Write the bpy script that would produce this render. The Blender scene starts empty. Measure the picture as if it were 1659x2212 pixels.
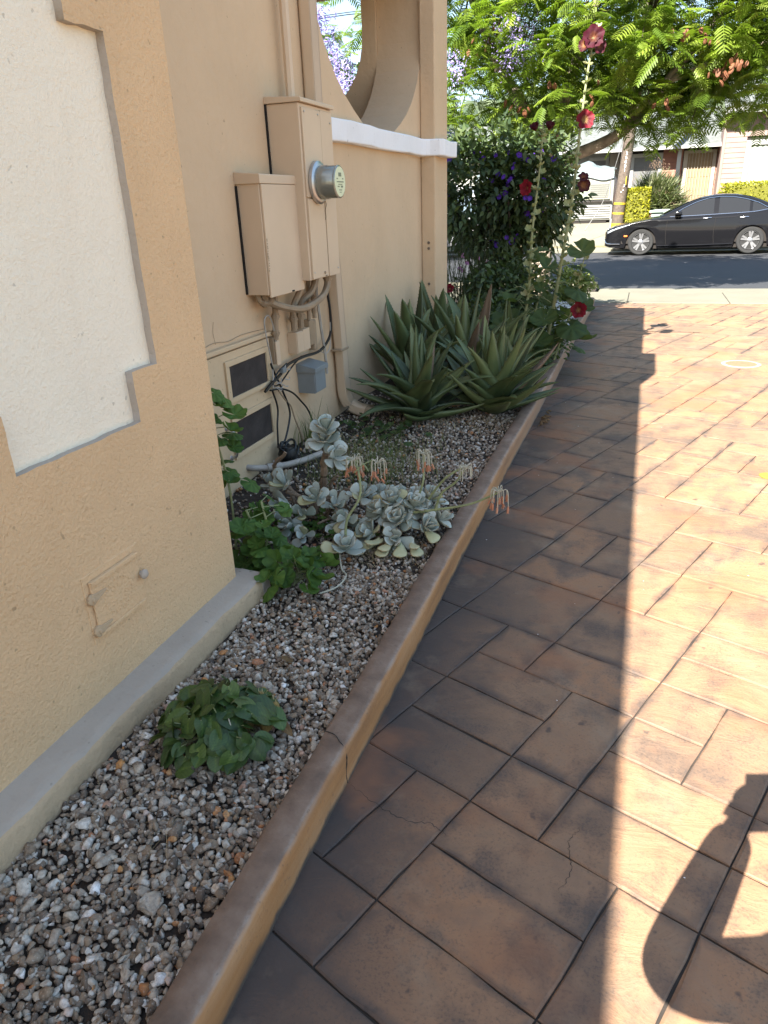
import bpy, bmesh, math, random
import numpy as np
from mathutils import Vector, Matrix, Euler, Quaternion

random.seed(7)
rng = np.random.default_rng(11)
SC = bpy.context.scene
COL = SC.collection
PI = math.pi
R = math.radians

# ------------------------------------------------------------------ camera
SUN_DIR = Vector((0.31, 1.18, -1.0)).normalized()
cam_d = bpy.data.cameras.new('camera')
cam = bpy.data.objects.new('camera', cam_d)
COL.objects.link(cam)
SC.camera = cam
cam_d.sensor_fit = 'HORIZONTAL'
cam_d.sensor_width = 36.0
cam_d.lens = 36.0 * 1530 / 1659
cam_d.clip_start = 0.02
cam_d.clip_end = 3000


def _setcam():
    f, cx, cy = 1530.0, 829.5, 1106.0
    dn = Vector(((965 - cx) / f, (4650 - cy) / f, 1)).normalized()
    fw = Vector(((1405 - cx) / f, (428 - cy) / f, 1))
    fw = (fw - dn * fw.dot(dn)).normalized()
    rt = dn.cross(fw)
    w = Matrix((rt, fw, -dn))                 # world = w @ image-space vector
    right, down, fwd = w.col[0].copy(), w.col[1].copy(), w.col[2].copy()
    m = Matrix((right, -down, -fwd)).transposed().to_4x4()
    m.translation = (0, 0, 1.5)
    cam.matrix_world = m
    return right, -down, fwd


CAM_R, CAM_U, CAM_F = _setcam()

# ------------------------------------------------------------------ sky, sun, exposure
world = bpy.data.worlds.new('World')
SC.world = world
world.use_nodes = True
wn = world.node_tree
bg = wn.nodes['Background']
sky = wn.nodes.new('ShaderNodeTexSky')
sky.sky_type = 'NISHITA'
sky.sun_disc = False
sky.sun_elevation = R(39.3)
sky.sun_rotation = R(194.7)
sky.air_density = 1.0
sky.dust_density = 1.0
sky.ozone_density = 2.0
hsv = wn.nodes.new('ShaderNodeHueSaturation')
hsv.inputs['Saturation'].default_value = 1.5
gam = wn.nodes.new('ShaderNodeGamma')
gam.inputs['Gamma'].default_value = 0.45
wn.links.new(sky.outputs[0], gam.inputs['Color'])
wn.links.new(gam.outputs[0], hsv.inputs['Color'])
wn.links.new(hsv.outputs[0], bg.inputs[0])
bg.inputs[1].default_value = 0.15

sun_d = bpy.data.lights.new('sun', 'SUN')
sun_d.energy = 5.0
sun_d.angle = R(0.25)
sun_d.color = (1.0, 0.95, 0.86)
sun = bpy.data.objects.new('sun', sun_d)
sun.rotation_euler = SUN_DIR.to_track_quat('-Z', 'Y').to_euler()
sun.location = (-5, -20, 25)
COL.objects.link(sun)

SC.view_settings.view_transform = 'Standard'
SC.view_settings.look = 'None'
SC.view_settings.exposure = 2.52
SC.view_settings.gamma = 1.0
SC.view_settings.use_curve_mapping = False
SC.cycles.max_bounces = 8
SC.cycles.diffuse_bounces = 5
SC.cycles.transparent_max_bounces = 12
try:
    SC.cycles.use_denoising = True
except Exception:
    pass

# ------------------------------------------------------------------ object helpers


def wpos(o):
    p = Vector((0, 0, 0))
    while o is not None:
        p += o.location
        o = o.parent
    return p


def tag(o, label=None, cat=None, group=None, kind=None):
    if label: o['label'] = label
    if cat: o['category'] = cat
    if group: o['group'] = group
    if kind: o['kind'] = kind
    return o


def thing(name, label, cat, loc=(0, 0, 0), group=None):
    o = bpy.data.objects.new(name, None)
    o.empty_display_size = 0.1
    COL.objects.link(o)
    o.location = loc
    return tag(o, label, cat, group)


def link(name, me, mat=None, parent=None, mats=None):
    """mesh in world coordinates -> object (child keeps world place)"""
    o = bpy.data.objects.new(name, me)
    COL.objects.link(o)
    if mat is not None and not me.materials:
        me.materials.append(mat)
    if mats:
        for m in mats: me.materials.append(m)
    if parent is not None:
        o.location = -wpos(parent)
        o.parent = parent
    return o


def inst(name, me, mtx, parent=None):
    """shared mesh placed with a world matrix"""
    o = bpy.data.objects.new(name, me)
    COL.objects.link(o)
    m = mtx.copy()
    if parent is not None:
        o.parent = parent
        m.translation = m.translation - wpos(parent)
    o.matrix_local = m
    return o


def struct(name, me, mat, parent=None):
    o = link(name, me, mat, parent)
    if parent is None: o['kind'] = 'structure'
    return o


def fmesh(name, V, F, smooth=False, attr=None, uvy=None):
    """fast mesh from arrays; F uniform (m,k) array"""
    V = np.asarray(V, np.float32); F = np.asarray(F, np.int32)
    me = bpy.data.meshes.new(name)
    me.vertices.add(len(V)); me.vertices.foreach_set('co', V.ravel())
    k = F.shape[1]
    me.loops.add(F.size); me.loops.foreach_set('vertex_index', F.ravel())
    me.polygons.add(len(F)); me.polygons.foreach_set('loop_start', np.arange(len(F), dtype=np.int32) * k)
    me.update(calc_edges=True)
    if smooth:
        me.polygons.foreach_set('use_smooth', np.ones(len(F), bool))
    if attr:
        for an, av in attr.items():
            a = me.attributes.new(an, 'FLOAT', 'POINT')
            a.data.foreach_set('value', np.asarray(av, np.float32))
    me.validate()
    return me


class MB:
    """collects boxes, tubes, polygons into one mesh"""

    def __init__(s):
        s.v = []; s.f = []; s.m = []; s.t = []; s.tint = 0.0; s.mi = 0

    def add(s, vs, fs):
        o = len(s.v)
        s.v += [tuple(p) for p in vs]
        s.t += [s.tint] * len(vs)
        for f in fs:
            s.f.append([i + o for i in f]); s.m.append(s.mi)
        return s

    def box(s, a, b):
        x0, y0, z0 = a; x1, y1, z1 = b
        return s.add([(x0, y0, z0), (x1, y0, z0), (x1, y1, z0), (x0, y1, z0), (x0, y0, z1), (x1, y0, z1), (x1, y1, z1), (x0, y1, z1)],
                     [(0, 3, 2, 1), (4, 5, 6, 7), (0, 1, 5, 4), (1, 2, 6, 5), (2, 3, 7, 6), (3, 0, 4, 7)])

    def obox(s, c, sx, sy, sz, rot=None):
        m = rot.to_matrix() if rot is not None else Matrix.Identity(3)
        c = Vector(c)
        vs = [c + m @ Vector((i * sx / 2, j * sy / 2, k * sz / 2)) for k in (-1, 1) for i, j in ((-1, -1), (1, -1), (1, 1), (-1, 1))]
        return s.add(vs, [(0, 3, 2, 1), (4, 5, 6, 7), (0, 1, 5, 4), (1, 2, 6, 5), (2, 3, 7, 6), (3, 0, 4, 7)])

    def tube(s, path, r, n=8, cap=True):
        P = [Vector(p) for p in path]
        rr = r if hasattr(r, '__len__') else [r] * len(P)
        t = (P[1] - P[0]).normalized()
        ref = Vector((0, 0, 1)) if abs(t.z) < .9 else Vector((1, 0, 0))
        u = t.cross(ref).normalized()
        vs = []
        for i, p in enumerate(P):
            t2 = (P[min(i + 1, len(P) - 1)] - P[max(i - 1, 0)])
            t2 = t2.normalized() if t2.length > 1e-9 else t
            u = (u - t2 * u.dot(t2)).normalized()
            w = t2.cross(u)
            for k in range(n):
                a = 2 * PI * k / n
                vs.append(p + (u * math.cos(a) + w * math.sin(a)) * rr[i])
        fs = []
        for i in range(len(P) - 1):
            for k in range(n):
                fs.append((i * n + k, i * n + (k + 1) % n, (i + 1) * n + (k + 1) % n, (i + 1) * n + k))
        if cap:
            fs.append(tuple(range(n - 1, -1, -1)))
            fs.append(tuple((len(P) - 1) * n + k for k in range(n)))
        return s.add(vs, fs)

    def lathe(s, prof, c, axis='z', n=20):
        """prof list of (r, h) along the axis"""
        vs = []
        for r, h in prof:
            for k in range(n):
                a = 2 * PI * k / n
                p = (r * math.cos(a), r * math.sin(a), h)
                if axis == 'x': p = (p[2], p[0], p[1])
                if axis == 'y': p = (p[1], p[2], p[0])
                vs.append((c[0] + p[0], c[1] + p[1], c[2] + p[2]))
        fs = []
        for i in range(len(prof) - 1):
            for k in range(n):
                fs.append((i * n + k, i * n + (k + 1) % n, (i + 1) * n + (k + 1) % n, (i + 1) * n + k))
        fs.append(tuple(range(n - 1, -1, -1)))
        fs.append(tuple((len(prof) - 1) * n + k for k in range(n)))
        return s.add(vs, fs)

    def prism(s, poly, axis, a, b):
        """polygon (2-D list) extruded along the axis between a and b"""
        def P(p, h):
            return {'x': (h, p[0], p[1]), 'y': (p[0], h, p[1]), 'z': (p[0], p[1], h)}[axis]
        n = len(poly)
        vs = [P(p, a) for p in poly] + [P(p, b) for p in poly]
        fs = [tuple(range(n - 1, -1, -1)), tuple(range(n, 2 * n))]
        fs += [(i, (i + 1) % n, n + (i + 1) % n, n + i) for i in range(n)]
        return s.add(vs, fs)

    def mesh(s, name, smooth=False, bevel=0, seg=2, normals=True):
        me = bpy.data.meshes.new(name)
        me.from_pydata(s.v, [], s.f)
        me.update()
        if any(s.m):
            me.polygons.foreach_set('material_index', s.m)
        if any(s.t):
            a = me.attributes.new('tint', 'FLOAT', 'POINT'); a.data.foreach_set('value', s.t)
        if normals or bevel:
            bm = bmesh.new(); bm.from_mesh(me)
            bmesh.ops.recalc_face_normals(bm, faces=bm.faces)
            if bevel:
                es = [e for e in bm.edges if len(e.link_faces) == 2 and e.calc_face_angle(0) > 0.6]
                bmesh.ops.bevel(bm, geom=es, offset=bevel, segments=seg, affect='EDGES', profile=0.5, clamp_overlap=True)
            bm.to_mesh(me); bm.free()
        if smooth:
            me.polygons.foreach_set('use_smooth', [True] * len(me.polygons))
            try: me.set_sharp_from_angle(angle=R(40))
            except Exception: pass
        return me


def bez(pts, n=24):
    """smooth Catmull-Rom path through points"""
    P = [Vector(p) for p in pts]
    P = [P[0] * 2 - P[1]] + P + [P[-1] * 2 - P[-2]]
    out = []
    segs = len(P) - 3
    for i in range(segs):
        for k in range(max(2, n // segs)):
            t = k / max(2, n // segs)
            a, b, c, d = P[i:i + 4]
            out.append(0.5 * ((2 * b) + (c - a) * t + (2 * a - 5 * b + 4 * c - d) * t * t + (3 * b - a - 3 * c + d) * t ** 3))
    out.append(P[-2])
    return out


def spread(Tv, Tf, mats, locs):
    """copies of a template: mats (n,3,3), locs (n,3)"""
    Tv = np.asarray(Tv, float); Tf = np.asarray(Tf, int)
    V = np.einsum('nij,kj->nki', mats, Tv) + np.asarray(locs)[:, None, :]
    n, k = V.shape[:2]
    F = Tf[None] + (np.arange(n) * k)[:, None, None]
    return V.reshape(-1, 3), F.reshape(-1, Tf.shape[1])


def frame(d, up=(0, 0, 1), roll=0.0, s=1.0):
    """matrix whose +Y looks along d and +Z is nearest to up"""
    d = Vector(d).normalized(); up = Vector(up)
    x = d.cross(up)
    if x.length < 1e-4: x = Vector((1, 0, 0))
    x.normalize(); z = x.cross(d)
    m = Matrix((x, d, z)).transposed()
    if roll: m = m @ Matrix.Rotation(roll, 3, 'Y')
    return m * s


def place(m3, loc):
    m = m3.to_4x4(); m.translation = loc
    return m

# ------------------------------------------------------------------ material helpers


def new_mat(name):
    m = bpy.data.materials.new(name); m.use_nodes = True
    nt = m.node_tree
    return m, nt, nt.nodes['Principled BSDF']


class N:
    """tiny node-graph writer"""

    def __init__(s, nt):
        s.nt = nt; s.co = None

    def n(s, t, **k):
        x = s.nt.nodes.new(t)
        for a, b in k.items(): setattr(x, a, b)
        return x

    def l(s, a, b): s.nt.links.new(a, b)

    def coord(s):
        if s.co is None: s.co = s.n('ShaderNodeTexCoord').outputs['Object']
        return s.co

    def mapped(s, scale=(1, 1, 1), rot=(0, 0, 0)):
        m = s.n('ShaderNodeMapping'); s.l(s.coord(), m.inputs['Vector'])
        m.inputs['Scale'].default_value = scale; m.inputs['Rotation'].default_value = rot
        return m.outputs[0]

    def noise(s, scale, detail=4, rough=.55, vec=None, dist=0.0):
        x = s.n('ShaderNodeTexNoise'); s.l(vec or s.coord(), x.inputs['Vector'])
        x.inputs['Scale'].default_value = scale; x.inputs['Detail'].default_value = detail
        x.inputs['Roughness'].default_value = rough; x.inputs['Distortion'].default_value = dist
        return x.outputs[0]

    def vor(s, scale, feature='F1', vec=None):
        x = s.n('ShaderNodeTexVoronoi', feature=feature); s.l(vec or s.coord(), x.inputs['Vector'])
        x.inputs['Scale'].default_value = scale
        return x.outputs[0]

    def ramp(s, fac, stops):
        x = s.n('ShaderNodeValToRGB'); s.l(fac, x.inputs[0])
        e = x.color_ramp.elements
        while len(e) < len(stops): e.new(0.5)
        for el, (p, c) in zip(e, stops):
            el.position = p
            el.color = (c, c, c, 1) if not hasattr(c, '__len__') else (*c, 1)
        return x.outputs[0]

    def mix(s, fac, a, b, mode='MIX'):
        x = s.n('ShaderNodeMix', data_type='RGBA', blend_type=mode)
        if hasattr(fac, 'links') or hasattr(fac, 'is_linked'): s.l(fac, x.inputs[0])
        else: x.inputs[0].default_value = fac
        for v, i in ((a, 6), (b, 7)):
            if hasattr(v, 'is_linked'): s.l(v, x.inputs[i])
            else: x.inputs[i].default_value = (*v, 1)
        return x.outputs[2]

    def math(s, op, a, b=0.0, clamp=False):
        x = s.n('ShaderNodeMath', operation=op, use_clamp=clamp)
        for v, i in ((a, 0), (b, 1)):
            if hasattr(v, 'is_linked'): s.l(v, x.inputs[i])
            else: x.inputs[i].default_value = v
        return x.outputs[0]

    def attr(s, name):
        x = s.n('ShaderNodeAttribute', attribute_name=name); return x.outputs['Fac']

    def rand(s): return s.n('ShaderNodeObjectInfo').outputs['Random']

    def sep(s, v):
        x = s.n('ShaderNodeSeparateXYZ'); s.l(v, x.inputs[0]); return x.outputs

    def normal(s): return s.n('ShaderNodeNewGeometry').outputs['Normal']

    def smooth(s, v, a, b):
        x = s.n('ShaderNodeMapRange', interpolation_type='SMOOTHSTEP'); s.l(v, x.inputs[0])
        x.inputs[1].default_value = a; x.inputs[2].default_value = b
        return x.outputs[0]

    def bump(s, h, strength=.5, dist=.01, prev=None):
        x = s.n('ShaderNodeBump'); s.l(h, x.inputs['Height'])
        x.inputs['Strength'].default_value = strength; x.inputs['Distance'].default_value = dist
        if prev is not None: s.l(prev, x.inputs['Normal'])
        return x.outputs[0]


def simple(name, col, rough=.6, metal=0.0, var=.15, scale=6.0, bump=0.0, bscale=60.0, bdist=.003, col2=None, spec=.4, coat=0.0):
    m, nt, p = new_mat(name); g = N(nt)
    c2 = col2 if col2 is not None else tuple(x * (1 - var) for x in col)
    c = g.mix(g.ramp(g.noise(scale, 5), [(.3, 0.), (.7, 1.)]), col, c2)
    g.l(c, p.inputs['Base Color'])
    p.inputs['Roughness'].default_value = rough; p.inputs['Metallic'].default_value = metal
    p.inputs['Specular IOR Level'].default_value = spec
    p.inputs['Coat Weight'].default_value = coat
    if bump: g.l(g.bump(g.noise(bscale, 3), bump, bdist), p.inputs['Normal'])
    return m


def leafmat(name, cols, rough=.5, transl=.3, tcol=None, spec=.35, bump=0.0, bscale=30, attr='tint', veins=False, rim=None, fine=8.0):
    """leaf material: colour runs over cols by the tint attribute plus a per-object random"""
    m, nt, p = new_mat(name); g = N(nt)
    f = g.math('ADD', g.attr(attr) if attr else 0.0, g.math('MULTIPLY', g.math('SUBTRACT', g.rand(), .5), .5))
    f = g.math('ADD', f, g.math('MULTIPLY', g.math('SUBTRACT', g.noise(fine, 3), .5), .5), clamp=True)
    c = g.ramp(f, [(i / max(1, len(cols) - 1), q) for i, q in enumerate(cols)])
    if rim is not None:
        c = g.mix(g.smooth(g.attr('rim'), .55, 1.0), c, rim)
    g.l(c, p.inputs['Base Color'])
    p.inputs['Roughness'].default_value = rough
    p.inputs['Specular IOR Level'].default_value = spec
    if bump:
        g.l(g.bump(g.noise(bscale, 3), bump, .004), p.inputs['Normal'])
    if transl:
        tr = g.n('ShaderNodeBsdfTranslucent')
        if tcol: tr.inputs[0].default_value = (*tcol, 1)
        else: g.l(g.mix(.5, c, (.25, .35, .04)), tr.inputs[0])
        mx = g.n('ShaderNodeMixShader'); mx.inputs[0].default_value = transl
        g.l(p.outputs[0], mx.inputs[1]); g.l(tr.outputs[0], mx.inputs[2])
        g.l(mx.outputs[0], nt.nodes['Material Output'].inputs[0])
    return m


def stucco(name, col, strength=.7, scale=70., dist=.006, var=.1, dirt=.12, stretch=(1, 1, 1)):
    m, nt, p = new_mat(name); g = N(nt)
    v = g.mapped(stretch)
    h = g.math('ADD', g.math('MULTIPLY', g.noise(scale, 6, .65, v, .12), .82), g.math('MULTIPLY', g.noise(scale * 2.3, 3, .6, v, .0), .18))
    h2 = g.noise(scale * .18, 3, .5)
    c = g.mix(g.ramp(g.noise(2.2, 5, .6), [(.3, 0.), (.75, 1.)]), col, tuple(x * (1 - var) for x in col))
    c = g.mix(g.ramp(h, [(.30, dirt * 2.2), (.46, 0.)]), c, tuple(x * .55 for x in col))
    c = g.mix(g.ramp(g.noise(38, 2, .4), [(.715, 0.), (.76, .5)]), c, tuple(x * .4 for x in col))
    st = g.noise(3.0, 5, .65, g.mapped((6, 6, .9)))
    c = g.mix(g.ramp(st, [(.55, 0.), (.78, .22)]), c, tuple(x * y for x, y in zip(col, (.78, .74, .70))))
    c = g.mix(g.ramp(g.noise(.9, 4, .6), [(.52, 0.), (.72, .30)]), c, tuple(min(.9, x * y) for x, y in zip(col, (1.10, 1.12, 1.16))))
    g.l(c, p.inputs['Base Color'])
    p.inputs['Roughness'].default_value = .85; p.inputs['Specular IOR Level'].default_value = .25
    b = g.bump(h2, .25, .02); b = g.bump(h, strength, dist, b)
    g.l(b, p.inputs['Normal'])
    return m

# ------------------------------------------------------------------ setting materials
def driveway_mat():
    m, nt, p = new_mat('stamped_concrete'); g = N(nt)
    co = g.coord(); x = g.sep(co)[0]
    tint = g.attr('tint')
    big = g.noise(1.6, 5, .6); med = g.noise(6.5, 6, .65); fine = g.noise(130, 5, .7)
    base = g.ramp(g.math('ADD', g.math('MULTIPLY', med, .6), g.math('ADD', g.math('MULTIPLY', tint, .28), .08)),
                  [(.25, (.17, .103, .066)), (.45, (.25, .150, .090)), (.62, (.30, .160, .086)), (.8, (.35, .224, .138))])
    # grey black weathering, strongest in blotches and along the kerb
    blot = g.ramp(g.math('ADD', g.math('MULTIPLY', big, .55), g.math('MULTIPLY', med, .5)), [(.49, 0.), (.62, .9)])
    c = g.mix(blot, base, (.125, .088, .066))
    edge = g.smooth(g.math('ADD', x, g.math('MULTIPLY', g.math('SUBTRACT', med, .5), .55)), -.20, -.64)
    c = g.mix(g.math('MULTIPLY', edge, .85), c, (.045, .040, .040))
    eg = g.math('MULTIPLY', g.attr('edge'), g.ramp(g.noise(4.2, 5, .65), [(.38, .0), (.62, .8)]))
    c = g.mix(eg, c, (.062, .052, .048))
    sp = g.ramp(g.math('ADD', g.math('MULTIPLY', fine, .75), g.math('MULTIPLY', med, .35)), [(.57, 0.), (.66, .45)])
    c = g.mix(sp, c, (.06, .052, .048))
    pale = g.ramp(g.noise(3.1, 5, .7, g.mapped((1, 1, 1), (.4, .2, .9))), [(.55, 0.), (.75, .35)])
    c = g.mix(pale, c, (.33, .25, .17))
    rust = g.ramp(g.noise(2.3, 4, .55, g.mapped((1, 1, 1), (.9, .1, .4))), [(.53, 0.), (.66, .6)])
    c = g.mix(rust, c, (.26, .118, .060))
    spots = g.ramp(g.noise(17, 3, .5), [(.68, 0.), (.74, .7)])
    c = g.mix(spots, c, (.055, .045, .042))
    g.l(c, p.inputs['Base Color'])
    g.l(g.ramp(med, [(.3, .55), (.7, .75)]), p.inputs['Roughness'])
    p.inputs['Specular IOR Level'].default_value = .28
    sl = g.noise(5.0, 7, .62, g.mapped((1.0, 2.2, 1), (0, 0, R(20))), 1.2)
    b = g.bump(sl, .35, .02); b = g.bump(fine, .22, .004, b)
    g.l(b, p.inputs['Normal'])
    return m


def kerb_mat():
    m, nt, p = new_mat('kerb_concrete'); g = N(nt)
    co = g.coord(); xyz = g.sep(co); nx = g.sep(g.normal())[0]
    med = g.noise(9, 6, .65); fine = g.noise(70, 5, .65)
    streak = g.noise(4, 5, .6, g.mapped((1, .35, 3)))
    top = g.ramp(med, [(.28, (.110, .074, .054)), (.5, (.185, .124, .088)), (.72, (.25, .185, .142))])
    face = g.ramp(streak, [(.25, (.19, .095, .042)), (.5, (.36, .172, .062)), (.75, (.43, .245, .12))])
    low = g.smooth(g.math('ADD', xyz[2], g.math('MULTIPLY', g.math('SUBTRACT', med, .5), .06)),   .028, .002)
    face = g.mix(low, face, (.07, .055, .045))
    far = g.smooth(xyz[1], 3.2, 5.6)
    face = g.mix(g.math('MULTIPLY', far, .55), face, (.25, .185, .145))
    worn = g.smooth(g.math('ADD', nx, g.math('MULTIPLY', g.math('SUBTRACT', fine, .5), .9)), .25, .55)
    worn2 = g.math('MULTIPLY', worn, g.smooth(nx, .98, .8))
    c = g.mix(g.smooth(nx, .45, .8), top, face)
    c = g.mix(g.math('MULTIPLY', worn2, g.ramp(med, [(.4, .05), (.65, .6)])), c, (.30, .245, .20))
    c = g.mix(g.ramp(fine, [(.60, 0.), (.72, .5)]), c, (.07, .055, .05))
    g.l(c, p.inputs['Base Color']); p.inputs['Roughness'].default_value = .8
    b = g.bump(med, .3, .012); g.l(g.bump(fine, .4, .004, b), p.inputs['Normal'])
    return m


def plain_conc(name, col, var=.2):
    m, nt, p = new_mat(name); g = N(nt)
    a = g.noise(1.3, 5, .6); f = g.noise(60, 5, .7)
    c = g.mix(g.ramp(a, [(.3, 0.), (.7, 1.)]), col, tuple(q * (1 - var) for q in col))
    c = g.mix(g.ramp(f, [(.55, 0.), (.7, .5)]), c, tuple(q * .5 for q in col))
    g.l(c, p.inputs['Base Color']); p.inputs['Roughness'].default_value = .85
    g.l(g.bump(f, .3, .004), p.inputs['Normal'])
    return m


M_DRIVE = driveway_mat()
M_JOINT = simple('joint_grime', (.050, .040, .033), .9, var=.5, scale=14, bump=.4, bscale=80)
M_KERB = kerb_mat()
M_STUCCO = stucco('chimney_stucco', (.75, .51, .29), 1.0, 88., .012, .10, .12)
M_WALL = stucco('wall_stucco', (.60, .44, .28), .35, 120., .004, .10, .06)
M_CREAM = stucco('cream_stucco', (.88, .79, .63), .9, 100., .008, .05, .05)
M_REVEAL = stucco('reveal_stucco', (.46, .39, .32), .8, 75., .008, .15, .15)
M_SILL = stucco('white_sill_paint', (.80, .80, .80), .4, 40., .006, .08, .05)
M_LEDGE = stucco('ledge_plaster', (.42, .355, .29), .5, 50., .006, .18, .10)
M_LEDGEF = stucco('ledge_face', (.53, .385, .24), .8, 45., .010, .3, .25)
M_SOIL = simple('soil', (.045, .033, .025), .95, var=.5, scale=18, bump=.8, bscale=55, bdist=.012)
M_ASPH = plain_conc('asphalt', (.026, .027, .031), .25)
M_WALK = plain_conc('pale_concrete', (.165, .155, .115), .2)
M_GROUND = simple('dry_ground', (.20, .16, .09), .95, var=.35, scale=1.2, bump=.5, bscale=12, bdist=.03)
M_DRYGRASS = simple('dry_grass_soil', (.17, .135, .06), .95, var=.3, scale=5, bump=.6, bscale=30, bdist=.02)

# ------------------------------------------------------------------ ground, street, pavement
def sheet(name, x0, x1, y0, y1, z, mat, nx=1, ny=1, zf=None):
    V = []; F = []
    for j in range(ny + 1):
        for i in range(nx + 1):
            x = x0 + (x1 - x0) * i / nx; y = y0 + (y1 - y0) * j / ny
            V.append((x, y, z + (zf(x, y) if zf else 0)))
    for j in range(ny):
        for i in range(nx):
            a = j * (nx + 1) + i
            F.append((a, a + 1, a + nx + 2, a + nx + 1))
    return struct(name, fmesh(name, V, F, smooth=zf is not None), mat)


def yard_z(x, y):
    t = min(1, max(0, (y - 24.4) / 4.5)); s = t * t * (3 - 2 * t)
    return .06 + .68 * s


sheet('ground', -1500, 1500, -1200, 1800, -.09, M_GROUND)
sheet('street', -120, 120, 13.95, 24.2, -.02, M_ASPH)
sheet('yard', -60, 60, 24.42, 60, 0, M_DRYGRASS, 40, 40, yard_z)
kb = MB().box((-60, 24.2, -.05), (60, 24.42, .07)); struct('far_kerb', kb.mesh('far_kerb', bevel=.015), M_WALK)
sheet('gutter', -120, 120, 23.55, 24.2, -.014, M_WALK)
sheet('far_path', -3.2, -.75, 24.425, 32.0, .012, M_WALK, 4, 20, yard_z)

# pavement squares along our side of the street
pave = thing('pavement', None, None, (0, 12.5, 0)); pave['kind'] = 'structure'
xs = [-9.0, -7.5, -6.0, -4.5, -3.0, -1.5, -.18, 1.27, 2.55, 4.0, 5.5, 7.0]
for a, b in zip(xs[:-1], xs[1:]):
    mb = MB(); mb.box((a + .006, 11.92, -.05), (b - .006, 13.32, .004))
    o = link('paving_slab', mb.mesh('paving_slab', bevel=.006, seg=1), M_WALK, pave)
mb = MB().box((-9, 11.93, -.06), (7, 13.31, -.006)); link('slab_joint', mb.mesh('slab_joint'), M_JOINT, pave)
# street kerb with a dropped crossing in front of the driveway
mb = MB(); mb.prism([(13.8, -.06), (13.95, -.06), (13.95, .09), (13.92, .11), (13.8, .11)], 'x', -60, -.75)
mb.prism([(13.34, -.06), (13.99, -.06), (13.98, -.012), (13.34, .002)], 'x', -.7, 9)
struct('street_kerb', mb.mesh('street_kerb'), M_WALK)
mb = MB().box((-12, 13.34, -.06), (-.75, 13.8, .02)); struct('verge', mb.mesh('verge'), M_SOIL)

# ------------------------------------------------------------------ stamped driveway
PATA = R(68.396)
PU = Vector((math.cos(PATA), math.sin(PATA))); PW = Vector((math.sin(PATA), -math.cos(PATA)))
GU, GW, G0U, G0W = .2, .2, .845, -1.205


def clip(poly, nx, ny, d):
    """keep the side where nx*x+ny*y<=d"""
    out = []
    for i in range(len(poly)):
        a, b = poly[i], poly[(i + 1) % len(poly)]
        da = nx * a[0] + ny * a[1] - d; db = nx * b[0] + ny * b[1] - d
        if da <= 0: out.append(a)
        if da * db < 0:
            t = da / (da - db); out.append((a[0] + (b[0] - a[0]) * t, a[1] + (b[1] - a[1]) * t))
    return out


def ashlar():
    fixed = [(0, 1, 2, 4), (1, 2, 2, 4), (2, 3, 2, 3), (2, 3, 0, 2), (3, 4, 0, 2), (4, 5, 0, 2), (3, 5, 2, 3), (5, 6, 0, 1),
             (5, 6, 1, 3), (2, 3, 3, 5), (3, 4, 3, 5), (4, 5, 3, 4), (5, 6, 3, 4), (0, 2, 4, 5), (4, 6, 4, 5), (6, 8, 1, 3), (6, 7, 3, 5), (7, 8, 3, 5), (8, 10, 3, 5)]
    N0, N1, W0, W1 = -14, 62, -26, 34
    used = set(); tiles = []
    r = random.Random(5)
    for a, b, c, d in fixed:
        tiles.append((a, b, c, d)); used |= {(i, j) for i in range(a, b) for j in range(c, d)}
    sizes = [(1, 2), (2, 2), (2, 2), (2, 1), (2, 3), (2, 3), (3, 2), (3, 2), (3, 3), (1, 2)]
    for i in range(N0, N1):
        for j in range(W0, W1):
            if (i, j) in used: continue
            sz = sizes[:]; r.shuffle(sz)
            for su, sw in sz + [(1, 1)]:
                cells = {(i + p, j + q) for p in range(su) for q in range(sw)}
                if not (cells & used) and i + su <= N1 and j + sw <= W1:
                    used |= cells; tiles.append((i, i + su, j, j + sw)); break
    return tiles


def ju(i): return G0U + GU * i + .012 * math.sin(i * 2.3)
def jw(j): return G0W + GW * j + .012 * math.sin(j * 1.7 + 1)


drive = thing('driveway', None, None, (1, 5, 0)); drive['kind'] = 'structure'
DX0, DX1, DY0, DY1 = -.664, 4.6, -2.2, 11.9
CUTS = [5.27, 9.02]


def tile_poly(t):
    a, b, c, d = t
    pts = [(ju(a), jw(c)), (ju(b), jw(c)), (ju(b), jw(d)), (ju(a), jw(d))]
    return [tuple(PU * u + PW * w) for u, w in pts]


EDGE = {}


def edge_attr(me, mb):
    a = me.attributes.new('edge', 'FLOAT', 'POINT'); a.data.foreach_set('value', EDGE.pop(id(mb)))
    return me


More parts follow.
